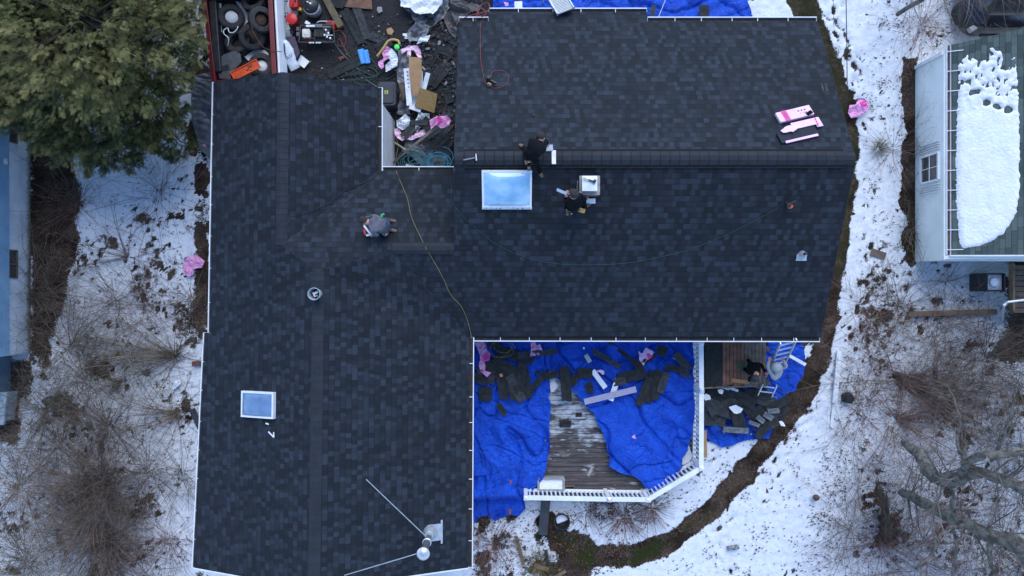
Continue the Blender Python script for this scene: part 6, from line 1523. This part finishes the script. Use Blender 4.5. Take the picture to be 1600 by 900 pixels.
# ================================================================ WORK YARD
def blob(mb, c, r, zs=.8, n=14, m=0):
    mb.lathe([(0.001, -r[2]*zs), (r[0]*.7, -r[2]*.7*zs), (r[0], 0), (r[0]*.75, r[2]*.65*zs), (r[0]*.3, r[2]*.92*zs), (.001, r[2]*zs)], c, n, m)
fc = thing('fuel_can', 'bright red fuel can at the top edge beside the truck', 'fuel can', P(458, 5, 0)); q = P(458, 4, .3); mb = MB(); mb.prism(rounded(q.x-.13, q.x+.13, q.y-.14, q.y+.12, .04, 3), 0, .30); mb.box((q.x, q.y, .33), (.04,.20,.03)); obj('can_body', mb, REDP, fc, bevel=.02); mb = MB(); mb.lathe([(.025,.3),(.025,.36),(0,.36)], (q.x+.07,q.y+.06,0), 10); obj('can_spout', mb, DARK, fc)
rb = thing('red_bucket', 'round red bucket of tools on a dark stand beside the truck', 'bucket', P(456, 30, 0)); q = P(456, 29.5, .5); mb = MB(); mb.lathe([(.13,.2),(.165,.48),(.17,.52),(.14,.53),(.06,.55),(0,.555)], (q.x,q.y,0), 22); obj('bucket_body', mb, REDP, rb, smooth=True); mb = MB(); mb.lathe([(.17,0),(.17,.2)], (q.x-.02,q.y-.06,0), 18); obj('dark_base', mb, DARK, rb); mb = MB(); mb.tube([Vector((q.x-.17,q.y,.5)), Vector((q.x-.18,q.y-.13,.46)), Vector((q.x-.05,q.y-.19,.44)), Vector((q.x+.12,q.y-.14,.48))], .01, 6); obj('bail', mb, DARK, rb)
mb = MB(); q = P(467.5, 14, .15); mb.box((q.x, q.y, .08), (.12,.09,.14)); mb.box((q.x-.03, q.y+.055, .10), (.03,.03,.10)); tag(obj('yellow_box', mb, M('yellow_plastic', (.62,.40,.04), None, 8, .5), bevel=.01), 'small yellow box between the two red containers', 'box')
kt = thing('air_tank', 'dark round pressure tank with silver rim at the top edge of the yard', 'tank', P(484, 6, 0)); q = P(485, 9, .45); mb = MB(); mb.lathe([(.20,.05),(.245,.12),(.25,.34),(.23,.40)], (q.x,q.y,0), 28); obj('lower_shell', mb, SILVER, kt, smooth=True)
mb = MB(); mb.lathe([(.238,.36),(.225,.45),(.16,.52),(.05,.55),(0,.555)], (q.x+.0,q.y+.02,0), 28); obj('upper_shell', mb, DARK, kt, smooth=True)
mb = MB(); mb.box((q.x-.05, q.y+.08, .560), (.06, .05, .012), -.4); mb.box((q.x+.03, q.y+.03, .560), (.06, .05, .012), -.4); obj('white_mark', mb, WHITE, kt)
for k in range(5): mb = MB(); mb.lathe([(.014,0),(.012,.012)], (q.x-.07+k*.042, q.y-.13+.012*k*(k-2)*.6, .50), 8); obj('gauge', mb, WHITE, kt)
mb = MB(); mb.tube([P(474,-6,.65), P(478,0,.75), P(484,2,.75)], .02, 6); obj('tank_handle', mb, DARK, kt)
plank('timber_beam', 'square weathered timber lying diagonally from the top edge of the yard', 'timber', 504,-12, 533,43, 10.5, .09, M('old_timber', (.15,.12,.06), (.09,.07,.038), 5, .85, .3, 30), .15, bevel=.01)
# petrol compressor
gc = thing('compressor', 'black petrol compressor with white engine cap and hoses in the yard', 'compressor', P(496, 52, 0)); z_ = .5
mb = MB(); 
for a_, b_ in (((470,40),(521,39)),((467,66),(523,66)),((470,40),(467,66)),((521,39),(523,66))): mb.bar(P(*a_, z_), P(*b_, z_), .035, .035)
for a_ in ((470,40),(521,39),(467,66),(523,66)): mb.bar(P(*a_, z_), P(*a_, .02), .035, .035, up=(0,1,0))
obj('frame', mb, DARK, gc, bevel=.006)
for y in (45, 62): mb = MB(); a = P(474, y, .3); b = P(519, y, .3); mb.tube([a+Vector((.0,0,0)), a+Vector((.05,0,0)), b-Vector((.05,0,0)), b], [.06,.10,.10,.06], 16); obj('air_tank', mb, M('dark_green_paint', (.02,.03,.028), None, 5, .4), gc, smooth=True)
mb = MB(); mb.box(P(492,40.5,.56), (.46,.10,.06)); obj('top_cover', mb, M('grey_green_cover', (.10,.125,.13), None, 5, .5), gc, bevel=.01)
mb = MB(); mb.box(P(485,40.5,.595), (.26,.05,.006)); obj('white_sticker', mb, WHITE, gc)
mb = MB(); q = P(478,51.5,.6); mb.prism(rounded(q.x-.115,q.x+.115,q.y-.125,q.y+.125,.04,4), .46, .60); mb.box((q.x,q.y,.605), (.12,.12,.02)); obj('engine_cap', mb, M('cream_cap', (.66,.64,.56), None, 8, .5), gc, bevel=.015)
mb = MB(); mb.box(P(466,46,.45), (.09,.12,.12)); mb.box(P(466,54,.45), (.09,.12,.12)); obj('muffler', mb, M('dull_mauve', (.10,.08,.10), None, 5, .6), gc, bevel=.01)
mb = MB(); mb.box(P(482,60,.5), (.18,.08,.08)); obj('engine_block', mb, RED, gc, bevel=.01)
mb = MB(); mb.box(P(500,52,.42), (.30,.26,.18)); 
for k in range(7): mb.box(P(494+k*2.4,52,.53), (.012,.24,.04))
mb.box(P(512,52,.5), (.14,.18,.12)); obj('pump', mb, DARK, gc, bevel=.006)
mb = MB()
for a_, b_ in ((509,47),(513,52),(511,58),(516,60),(507,55)): mb.lathe([(.03,.50),(.03,.57),(0,.575)], (*P(a_,b_,.55)[:2],0), 9)
mb.bar(P(509,55,.57), P(520,55,.57), .02, .02); obj('fittings', mb, SILVER, gc)
mb = MB(); q = P(492,66.5,.53)
mb = MB()
for k in range(9):
    if k != 4: mb.box((q.x-.17+k*.042, q.y, .522), (.028, .030+.012*(k % 2), .004))
obj('white_mark', mb, WHITE, gc)
plank('white_scrap', 'small white card above the compressor', 'card', 477,34, 484,38, 5, .35, WHITE, .01)
rc2 = thing('fuel_can', 'red fuel can with a pale spout behind the compressor', 'fuel can', P(515, 38, 0)); q = P(515, 38, .3); mb = MB(); mb.prism(rounded(q.x-.13,q.x+.13,q.y-.13,q.y+.13,.06,4), 0, .27); obj('can_body', mb, REDP, rc2, bevel=.02)
mb = MB(); mb.lathe([(.07,.29),(.085,.31),(.07,.33)], (q.x,q.y,0), 16); mb.bar(Vector((q.x-.08,q.y-.08,.31)), Vector((q.x+.07,q.y+.09,.31)), .025,.04); obj('can_handle', mb, RED, rc2, bevel=.006)
mb = MB(); mb.tube([Vector((q.x-.08,q.y+.09,.3)), P(503,33,.42), P(497,34,.4), P(495,36,.36)], .014, 7); obj('can_spout', mb, WHITEM, rc2)
hose('compressor_hose', 'grey green hose running from the compressor down to the roof edge', [(520,54,.5),(519,60,.3),(530,78,.1),(543,92,.06),(560,108,.06),(572,124,.08),(590,136,2.0)], .012, M('grey_green_hose', (.10,.16,.14), None, 5, .5))
hose('compressor_hose', 'red hose looping beside the compressor', [(521,50,.5),(532,48,.1),(540,60,.06),(538,72,.05),(528,70,.05),(530,60,.06),(540,78,.05),(548,90,.05)], .011, REDH)
hose('compressor_hose', 'teal hose winding below the blue trays in the yard', [(521,51,.5),(530,56,.1),(536,74,.05),(552,96,.05),(575,104,.05),(590,116,.05),(560,124,.06),(530,124,.06),(528,112,.06),(545,104,.06),(560,108,.05),(585,118,.05),(610,104,.05),(620,114,.05),(600,126,.05)], .010, GREENH)
coil('hose_coil', 'tangled loops of teal hose on the yard ground', 575, 114, .42, .04, 4, .009, GREENH, 'hose', 3, .5)
# sacks, boards, boxes
def tilt_board(name, label, cat, pts, z, mat, th=.03, bevel=.006):
    mb = MB(); p3 = [P(a,b,(z if not hasattr(z,'__len__') else z[i])) for i,(a,b) in enumerate(pts)]; n = len(p3)
    mb.add(p3+[p-Vector((0,0,th)) for p in p3], [tuple(range(n)), tuple(range(2*n-1,n-1,-1))]+[(i,(i+1)%n,n+(i+1)%n,n+i) for i in range(n)]); return obj(name, mb, mat, None, label, cat, bevel=bevel)
sk_ = thing('white_sack', 'long pale sack with printed letters leaning off the truck side', 'sack', P(450,90,.3)); 
mb = MB(); a = P(438,66,.62); b = P(462,108,.3); d_ = (b-a); nn = 8; rings=[]
s_2 = d_.cross(Vector((0,0,1))).normalized(); vs=[]; fs=[]
for i in range(nn+1):
    t = i/nn; c_ = a+d_*t; ww = .24*(.65+.35*math.sin(math.pi*min(1,t*1.25+.12))); hh=.07*math.sin(math.pi*(t*.9+.05))+.012
    for j in range(10): an=2*math.pi*j/10; vs.append(c_+s_2*math.cos(an)*ww*(1+.04*math.sin(i*3+j)) + Vector((0,0,1))*math.sin(an)*hh)
for i in range(nn):
    for j in range(10): fs.append((i*10+j,i*10+(j+1)%10,(i+1)*10+(j+1)%10,(i+1)*10+j))
fs.append(tuple(range(9,-1,-1))); fs.append(tuple(nn*10+j for j in range(10))); mb.add(vs,fs); obj('sack_body', mb, FILM, sk_, smooth=True)
m4 = Matrix.Rotation(R(-60+90+90), 4, 'Z') if False else Matrix.Rotation(R(30), 4, 'Z'); m4.translation = P(451,88,.62) ; m4.translation.z=.56; text_obj(sk_, 'lettering', 'AV', m4, .17, INK)
tilt_board('mauve_card', 'dark mauve card panel behind the printed sack', 'card', [(444,58),(460,57),(468,82),(464,90),(452,66)], .30, M('mauve_card_mat', (.09,.07,.11), None, 7, .8))
tilt_board('white_card', 'white square card at the foot of the printed sack', 'card', [(470,86),(483,96),(475,106),(464,98)], .16, WHITE, .02)
tilt_board('plywood_sheet', 'reddish plywood sheet partly covered by black felt at the top edge', 'plywood', [(536,-14),(580,-16),(581,14),(536,10)], .08, M('red_ply', (.20,.10,.06), (.10,.05,.035), 5, .85), .02)
tilt_board('black_felt', 'black felt sheet over the plywood at the top edge', 'felt', [(505,-14),(550,-14),(535,13),(514,10)], .11, SCRAP, .006)
bt_ = thing('blue_tray', 'bright light blue folded plastic trays in the yard', 'plastic tray', P(568,88,0))
for i,(q0,q1,w_) in enumerate((((563,77),(569,99),10),((571,78),(575,99),8))):
    mb = MB(); mb.bar(P(*q0,.10+.03*i), P(*q1,.10+.03*i), w_*.019, .03); 
    for sg in (-1,1): mb.bar(P(q0[0]+sg*w_*.32,q0[1],.13+.03*i), P(q1[0]+sg*w_*.32,q1[1],.13+.03*i), .02,.03)
    obj('tray_panel', mb, BLUEL, bt_, bevel=.008)
hose('yellow_strap', 'bent yellow foam strip round the pink bag', [(589,88,.25),(594,82,.26),(600,74,.28),(606,65,.28),(613,62,.28),(622,64,.28),(624,70,.27)], .04, M('yellow_foam', (.50,.34,.13), (.40,.26,.09), 8, .8), cat='foam strip')
mb = MB(); q = P(620,73.5,.4); mb.lathe([(.085,0),(.085,.05),(.06,.07),(0,.075)], (q.x,q.y,.36), 9); tag(obj('lime_lid', mb, LIME, bevel=.01), 'lime green lid on the white plastic bag bundle', 'lid')
tilt_board('tan_stone', 'tan broken stone at the top of the yard', 'stone', [(604,46),(611,43),(615,48),(612,54),(606,53)], .10, CARD, .06)
tilt_board('tan_stone', 'grey round stone left of the yard centre', 'stone', [(590,11),(596,11),(597,17),(592,20),(589,16)], .08, CONC, .05)
tilt_board('white_tile', 'small white square tile on the yard ground', 'tile', [(629.5,52.5),(639.5,52.5),(639,60.5),(630,60)], .06, WHITE, .012)
tilt_board('red_scrap', 'small red triangular scrap near the compressor hoses', 'scrap', [(528,90),(536,87),(539,90),(531,93)], .05, M('red_scrap_mat', (.25,.05,.04), None, 5, .8), .01)
tilt_board('cardboard_strip', 'long tan cardboard strip standing in the long white box', 'cardboard', [(639,89),(658,90),(659,118),(653,148),(645,150),(640,118)], [.72,.72,.68,.6,.6,.68], CARD, .012)
fb_ = thing('long_box', 'long white open carton with printed sides holding a cardboard strip', 'carton', P(645,145,0)); mb = MB()
for (a_,b_,za,zb,w_) in (((635,107),(640,165),.5,.55,.17),((669,114),(662,140),.55,.5,.14),((640,166),(658,172),.55,.55,.16)): mb.bar(P(*a_,za), P(*b_,zb), w_, .04)
mb.bar(P(650,112,.35), P(652,165,.35), .40, .03); obj('carton_side', mb, FILM, fb_, bevel=.006)
mb = MB()
for k in range(9): q = P(636.3+k*.5, 112+k*6, .545); mb.box(q, (.05,.03,.004), .1)
obj('small_print', mb, INK, fb_)
tilt_board('particle_board', 'mottled brown square board lying on the white carton', 'board', [(656,137),(683,147),(678,176),(648,166)], [.66,.60,.60,.64], PLY, .018)
tilt_board('cardboard_flaps', 'broken cardboard flaps left of the white carton', 'cardboard', [(624,129),(634,131),(633,150),(630,158),(626,146)], [.3,.3,.35,.3,.2], CARDD, .01)
bnl = thing('bin_lid_cover', 'black bin lid with a yellow sticker beside the nook wall', 'lid', P(601,145,0)); mb = MB(); q0_ = P(590,127,.9); q1_ = P(618,164,.9)
mb.prism(rounded(q0_.x, q1_.x, q1_.y, q0_.y, .08, 4), .78, .86); mb.prism(rounded(q0_.x+.06, q1_.x-.06, q1_.y+.06, q0_.y-.06, .06, 4), .863, .90); mb.prism(rounded(q0_.x+.06, q1_.x-.06, q1_.y+.06, q0_.y-.06, .06, 4), 0, .775); obj('lid_panel', mb, M('blue_black_plastic', (.022,.026,.036), None, 5, .5), bnl, bevel=.012)
mb = MB(); q = P(603.5,144,.91); mb.box((q.x,q.y,.905), (.10,.10,.004)); obj('yellow_sticker', mb, M('sticker_yellow', (.55,.60,.10), None, 5, .5), bnl); mb = MB(); mb.box((q.x,q.y-.02,.909), (.06,.03,.002)); mb.box((q.x,q.y+.025,.909), (.05,.02,.002)); obj('sticker_print', mb, INKB, bnl)
pk = thing('grey_pole', 'two long grey poles leaning across the nook', 'pole', P(645,230,0))
for k in (0,1): mb = MB(); mb.tube([P(612+k*2,256-k,.35), P(682+k*2,196+k*2,.85)], .022, 8); obj('pole', mb, M('grey_pole_mat', (.23,.21,.19), None, 12, .8), pk, smooth=True)
mb = MB(); mb.bar(P(616,222,.35), P(634,234,.4), .05,.04); tag(obj('wood_stick', mb, M('pale_wood', (.30,.26,.21), None, 9, .8)), 'short pale stick by the nook wall', 'stick')
mb = MB(); mb.bar(P(634,258,.36), P(658,263.5,.36), .07,.03); tag(obj('white_stick', mb, M('cream_wood', (.58,.55,.47), None, 9, .7), bevel=.004), 'cream painted stick among the teal hose in the nook', 'stick')
coil('rope_coil', 'coil of turquoise rope in the corner of the nook', 689, 251, .36, .40, 7, .012, TURQ, 'rope', 4, .45)
coil('hose_coil', 'heap of dark teal hose at the left of the nook floor', 645, 252, .42, .34, 8, .010, TEALH, 'hose', 5, .55)
coil('hose_coil', 'thin yellow hose looped on the tarps under the roof corner', 781, 545, .40, dz+.10, 3, .006, YELH, 'hose', 6, .5)
mb = MB(); q0_ = P(600,176,.0); mb.prism([tuple(P(a,b,.1)[:2]) for a,b in ((600,140),(712,140),(712,275),(600,275))], 0, .06)
hose('yellow_hose', 'yellow hose snaking up the inside of the nook wall', [(617,262,.3),(620,240,.3),(622,226,.32),(617,212,.3),(612,200,.3)], .011, YELH)

# ================================================================ PEOPLE
def person(label, J, mats, facing, hat=None, fist=.0):
    """one continuous skinned figure; J: joint -> (px, py, z); mats: jacket, trousers, boots, skin"""
    jp = {k: (RP(v[0], v[1], v[2]) if J.get('roof') else P(*v)) for k, v in J.items() if k != 'roof'}
    names = []; pos = []; rad = []; mat = []; edges = []
    def nd(n, p, r, m): names.append(n); pos.append(Vector(p)); rad.append(r); mat.append(m); return len(pos)-1
    pel, ch_, hd = jp['pelvis'], jp['chest'], jp['head']
    sp_dir = (ch_-pel); hdir = (hd-ch_).normalized()
    side_ = sp_dir.cross(Vector((0,0,1))) if abs(sp_dir.normalized().z) < .93 else Vector(facing).cross(Vector((0,0,1)))
    side_.normalize()
    if (jp['hand_r']-jp['hand_l']).dot(side_) < 0: side_ = -side_
    ip = nd('pelvis', pel, .15, 1); ib = nd('belly', pel.lerp(ch_, .5), .145, 0); ic = nd('chest', ch_, .165, 0)
    inn = nd('neck', ch_ + hdir*.16, .062, 0 if hat == 'hood' else 3); ih0 = nd('jaw', hd-hdir*.045, .085, 3); ih = nd('head', hd+hdir*.035, .098, 3); ih2 = nd('crown', hd+hdir*.10, .065, 3)
    edges += [(ip,ib),(ib,ic),(ic,inn),(inn,ih0),(ih0,ih),(ih,ih2)]
    for s_, sg in (('l',-1),('r',1)):
        sh = nd('sh', ch_ + side_*sg*.17 + hdir*.03, .085, 0); el = nd('el', jp['elbow_'+s_], .055, 0); wr_p = jp['elbow_'+s_].lerp(jp['hand_'+s_], .86); wr = nd('wr', wr_p, .036, 3)
        fa = nd('fa', jp['elbow_'+s_].lerp(jp['hand_'+s_], .55), .048, 0)
        pm_ = nd('palm', jp['hand_'+s_], .032, 3); edges += [(ic,sh),(sh,el),(el,fa),(fa,wr),(wr,pm_)]
        hp = nd('hp', pel + side_*sg*.10 - Vector((0,0,.03)), .105, 1); kn = nd('kn', jp['knee_'+s_], .075, 1); an = nd('an', jp['ankle_'+s_], .052, 1)
        ca_ = nd('ca', jp['knee_'+s_].lerp(jp['ankle_'+s_], .35), .068, 1)
        td = (jp['toe_'+s_]-jp['ankle_'+s_]).normalized(); he = nd('he', jp['ankle_'+s_]-td*.04-Vector((0,0,.03)), .045, 2); fo_ = nd('fo', jp['ankle_'+s_]+td*.10-Vector((0,0,.03)), .050, 2); to = nd('to', jp['ankle_'+s_]+td*.20-Vector((0,0,.035)), .036, 2)
        edges += [(ip,hp),(hp,kn),(kn,ca_),(ca_,an),(an,he),(an,fo_),(fo_,to)]
    me = bpy.data.meshes.new('sk'); me.from_pydata([tuple(p) for p in pos], edges, []); o = bpy.data.objects.new('person', me); C.objects.link(o)
    sm_ = o.modifiers.new('s', 'SKIN'); sm_.use_smooth_shade = True; sub_ = o.modifiers.new('d', 'SUBSURF'); sub_.levels = 2
    for i, r_ in enumerate(rad): me.skin_vertices[0].data[i].radius = (r_*(1.25 if names[i] in ('chest','belly') else 1), r_, )
    for d_ in me.skin_vertices[0].data: d_.use_root = False
    me.skin_vertices[0].data[0].use_root = True
    bpy.context.view_layer.update(); dg = bpy.context.evaluated_depsgraph_get(); m2 = bpy.data.meshes.new_from_object(o.evaluated_get(dg)); bpy.data.objects.remove(o)
    # palms grow five curled fingers each, merged into the same mesh
    fb = MB()
    for s_, sg in (('l',-1),('r',1)):
        h_ = jp['hand_'+s_]; d_ = (h_-jp['elbow_'+s_]).normalized(); n_ = Vector((0,0,1)); sd_ = d_.cross(n_)
        if sd_.length < .1: sd_ = Vector((1,0,0))
        sd_.normalize(); n_ = sd_.cross(d_)
        for k, (off, L_) in enumerate(((-.030,.062),(-.010,.075),(.010,.078),(.029,.070))):
            b_ = h_+sd_*off+d_*.02; fb.tube([b_, b_+d_*L_*.5, b_+d_*L_*.85-n_*.018, b_+d_*L_*.95-n_*.040], [.0095,.009,.0085,.006], 6)
        b_ = h_-d_*.01-sd_*sg*.03; fb.tube([b_, b_-sd_*sg*.025+d_*.025, b_-sd_*sg*.028+d_*.055-n_*.012], [.011,.010,.007], 6)
    # face: nose, ears
    fwd = Vector(facing).normalized(); fwd = (fwd-hdir*fwd.dot(hdir)); fwd = fwd.normalized() if fwd.length > .1 else Vector((0,1,0)); er = fwd.cross(hdir)
    fb.tube([hd+fwd*.085+hdir*.02, hd+fwd*.112-hdir*.012, hd+fwd*.095-hdir*.022], [.008,.013,.008], 6)
    for sg in (-1, 1): fb.tube([hd+er*sg*.092+hdir*.03, hd+er*sg*.104, hd+er*sg*.093-hdir*.03], [.010,.014,.008], 6); fb.tube([hd+fwd*.088+er*sg*.032+hdir*.022, hd+fwd*.096+er*sg*.032+hdir*.022], [.012,.008], 6, 1)
    fb.tube([hd+fwd*.090-er*.02-hdir*.042, hd+fwd*.098-hdir*.044, hd+fwd*.090+er*.02-hdir*.042], .006, 5, 2)
    bmx = bmesh.new(); bmx.from_mesh(m2); NV = len(bmx.faces); fm = fb.mesh('f'); bmx.from_mesh(fm); bmx.faces.ensure_lookup_table()
    segs = [(pos[a], pos[b], mat[b] if mat[b] != 0 or mat[a] != 1 else 0, a, b) for a, b in edges]
    for i, f in enumerate(bmx.faces):
        f.smooth = True
        if i >= NV: f.material_index = (3, 4, 5)[fb.mi[i-NV]]; continue
        c_ = f.calc_center_median(); best = 9; bmx_ = 0
        for p0, p1, m_, a, b in segs:
            d_ = p1-p0; t = max(0, min(1, (c_-p0).dot(d_)/(d_.dot(d_) or 1))); dd = (c_-p0-d_*t).length - (rad[a]*(1-t)+rad[b]*t)
            if dd < best: best = dd; bmx_ = mat[a] if t < .5 else mat[b]
        f.material_index = bmx_
    m3 = bpy.data.meshes.new('person'); bmx.to_mesh(m3); bmx.free()
    po = link('person', m3, list(mats)+[BLACKF, M('lip', (.42,.16,.14), None, 9, .6)], None, label, 'person')
    # folds in the jacket: gentle displacement keeps the silhouette from looking turned
    tx = bpy.data.textures.new('folds', 'CLOUDS'); tx.noise_scale = .09; dm_ = po.modifiers.new('folds', 'DISPLACE'); dm_.texture = tx; dm_.strength = .022; dm_.mid_level = .5
    if hat:
        hb = MB(); hx = (hdir - fwd*(.75 if abs(hdir.z) < .8 else .25)).normalized(); rot = hx.to_track_quat('Z', 'Y').to_matrix()
        if hat == 'beanie': hb.lathe([(.108,-.01),(.112,.02),(.108,.065),(.085,.115),(.045,.145),(0,.152)], hd+hdir*.02, 20, rot=rot)
        elif hat == 'cap': 
            hb.lathe([(.108,.0),(.110,.03),(.104,.075),(.080,.115),(.04,.135),(0,.14)], hd+hdir*.02, 20, rot=rot)
            br = [hd+hdir*.03+fwd*.09+er*.075, hd+hdir*.025+fwd*.165+er*.05, hd+hdir*.02+fwd*.185, hd+hdir*.025+fwd*.165-er*.05, hd+hdir*.03+fwd*.09-er*.075]; n_=len(br)
            hb.add(br+[v-hdir*.008 for v in br], [tuple(range(n_)), tuple(range(2*n_-1,n_-1,-1))]+[(i,(i+1)%n_,n_+(i+1)%n_,n_+i) for i in range(n_)])
        elif hat == 'hood': hb.lathe([(.135,-.10),(.142,-.03),(.135,.04),(.115,.10),(.07,.145),(0,.16)], hd+hdir*.005-fwd*.02, 20, rot=rot)
        elif hat == 'hair': hb.lathe([(.104,-.02),(.110,.02),(.106,.07),(.082,.115),(.04,.138),(0,.142)], hd+hdir*.012-fwd*.014, 20, rot=rot)
        hm_ = {'beanie': BEAN, 'cap': BEAN, 'hood': mats[0], 'hair': M('dark_hair', (.02,.014,.011), None, 30, .8)}[hat]
        ho = obj({'hair':'hair','hood':'hood','cap':'cap','beanie':'beanie'}[hat], hb, hm_, po, smooth=True)
    return po, jp
def pouch(po, c, mat, s=(.14,.08,.16), rz=0, items=True):
    mb = MB(); mb.prism(rounded(-s[0]/2, s[0]/2, -s[1]/2, s[1]/2, .02, 3), -s[2]/2, s[2]/2); m_ = Matrix.Rotation(rz, 4, 'Z'); m_.translation = c; mb.v = [tuple(m_ @ Vector(v)) for v in mb.v]
    o = obj('tool_pouch', mb, mat, po, bevel=.008)
    if items:
        mb = MB()
        for k in range(4): mb.tube([c+Vector((random.uniform(-.05,.05), random.uniform(-.03,.03), s[2]*.3)), c+Vector((random.uniform(-.07,.07), random.uniform(-.05,.05), s[2]*.8))], .012, 6, k % 2)
        obj('pouch_tools', mb, [YEL, SILVER], o)
JACK = M('charcoal_jacket', (.005,.0055,.007), (.011,.012,.014), 9, .9, spec=.1)
po, jp = person('person in grey hoodie and dark beanie kneeling on the roof west of the yellow hose',
    {'roof':1,'pelvis':(602,355,.42),'chest':(586,350,.62),'head':(571.5,346,.62),'elbow_l':(581,338,.42),'hand_l':(574,342,.12),'elbow_r':(590,367,.40),'hand_r':(581,367,.15),
     'knee_l':(592,342,.10),'ankle_l':(607,344,.09),'toe_l':(613,345,.06),'knee_r':(594,360,.10),'ankle_r':(608,359,.09),'toe_r':(614,360,.06)}, [GREYC, JEAN, TAN, SKINM], (-1,-.2,-.7), 'beanie')
pouch(po, RP(603,365,.22), TAN, rz=.8); 
mb = MB(); mb.bar(RP(593,347,.62)+Vector((0,0,.02)), RP(603,346.5,.58)+Vector((0,0,.02)), .05, .02); obj('belt_strap', mb, M('blue_grey_strap', (.08,.13,.22), None, 5, .8), po)
kg = thing('nail_gun', 'white and red nail gun held by the grey hooded worker on the roof', 'nail gun', RP(575,360), 'roofing nail guns'); mb = MB(); mb.bar(RP(569,353,.16), RP(579,366,.14), .05, .06); mb.bar(RP(572,368,.10), RP(583,366,.12), .05,.06); obj('gun_body', mb, WHITE, kg, bevel=.01); mb = MB(); mb.bar(RP(569,359,.10), RP(571,367,.10), .06,.05); obj('gun_magazine', mb, REDP, kg, bevel=.01)
mb = MB(); mb.bar(RP(595,339,.40), RP(600,334,.38), .05, .04); mb.box(RP(597,335.5,.41), (.07,.04,.04)); tag(obj('green_tool', mb, M('green_tool_mat', (.03,.42,.14), None, 5, .5), bevel=.008), 'bright green tool at the hip of the grey hooded roof worker', 'tool')
po, jp = person('person in black jacket and jeans stooping astride the ridge vent with a silver sheet',
    {'roof':1,'pelvis':(830,243,.52),'chest':(839,228,.78),'head':(845,217,.80),'elbow_l':(824,248,.50),'hand_l':(827,263,.10),'elbow_r':(852,219,.50),'hand_r':(856,227,.30),
     'knee_l':(822,241,.30),'ankle_l':(820,231,.09),'toe_l':(814,227,.06),'knee_r':(838,254,.42),'ankle_r':(842,267,.10),'toe_r':(847,275,.06)}, [JACK, BLACKF, TAN, SKINM], (.8,.4,-.8), 'hair')
pouch(po, RP(825,252,.40), TAN, (.16,.09,.16), .5); mb = MB(); mb.box(RP(836.5,250,.48), (.13,.09,.012), .1); obj('knee_patch', mb, M('blue_denim_patch', (.11,.16,.22), None, 5, .9), po)
mb = MB(); q = RP(858.5,231,.24); mb.box(q, (.17,.14,.006), .1, 0, (.1,.15)); tag(obj('silver_sheet', mb, SILVER, bevel=.001), 'small silver metal sheet in the hand of the worker on the ridge', 'metal sheet')
po, jp = person('person in black with dark cap crouching below the chimney holding a metal strip',
    {'roof':1,'pelvis':(898,322,.40),'chest':(897,312,.72),'head':(897,304,.92),'elbow_l':(883,314,.50),'hand_l':(885,304,.52),'elbow_r':(912,314,.50),'hand_r':(917,309,.35),
     'knee_l':(888,315,.46),'ankle_l':(885,326,.09),'toe_l':(886,331,.06),'knee_r':(908,314,.46),'ankle_r':(913,324,.09),'toe_r':(919,320,.06)}, [JACK, BLACKF, TAN, SKINM], (-.4,.8,-.4), 'cap')
pouch(po, RP(909,329,.28), YEL, (.16,.10,.14), -.3); pouch(po, RP(886,330,.22), DARK, (.16,.08,.14), .3); mb = MB(); mb.box(RP(893,334,.18), (.05,.03,.02), .5); obj('buckle', mb, SILVER, po)
mb = MB(); mb.bar(RP(870,296,.56), RP(886,303,.58), .07, .008); tag(obj('metal_strip', mb, M('blue_grey_strip', (.36,.46,.58), None, 5, .3, metal=.3)), 'pale metal strip held out by the worker below the chimney', 'metal strip')
po, jp = person('person in black jacket and black knit hat bending over the timber landing',
    {'pelvis':(1172,575,1.35),'chest':(1184,577,1.62),'head':(1181,590,1.80),'elbow_l':(1190,571,1.4),'hand_l':(1198,585,1.2),'elbow_r':(1172,590,1.4),'hand_r':(1170,597,1.05),
     'knee_l':(1176,572,1.05),'ankle_l':(1168,562,.76),'toe_l':(1173,566,.70),'knee_r':(1172,583,1.05),'ankle_r':(1163,576,.76),'toe_r':(1169,581,.70)}, [BLACKF, BLACKF, DARK, SKINM], (.3,-1,-.4), 'beanie')
mb = MB(); mb.box(P(1196,584,1.0), (.12,.10,.12), .4); mb.box(P(1194,582,1.07), (.05,.12,.04), .4); tag(obj('red_tool', mb, REDP, bevel=.012), 'red tool held between the two workers by the ladder', 'tool')
po, jp = person('person in pale grey hoodie reaching up the ladder with both arms',
    {'pelvis':(1214,586,1.25),'chest':(1214,582,1.72),'head':(1214,573,1.98),'elbow_l':(1200,572,1.85),'hand_l':(1202,563,2.0),'elbow_r':(1229,573,1.85),'hand_r':(1224,562,2.0),
     'knee_l':(1210,575,.95),'ankle_l':(1209,576,.50),'toe_l':(1209,570,.46),'knee_r':(1220,576,.95),'ankle_r':(1219,578,.50),'toe_r':(1219,571,.46)}, [PALEC, BLACKF, DARK, SKINM], (0,1,.3), 'hood')
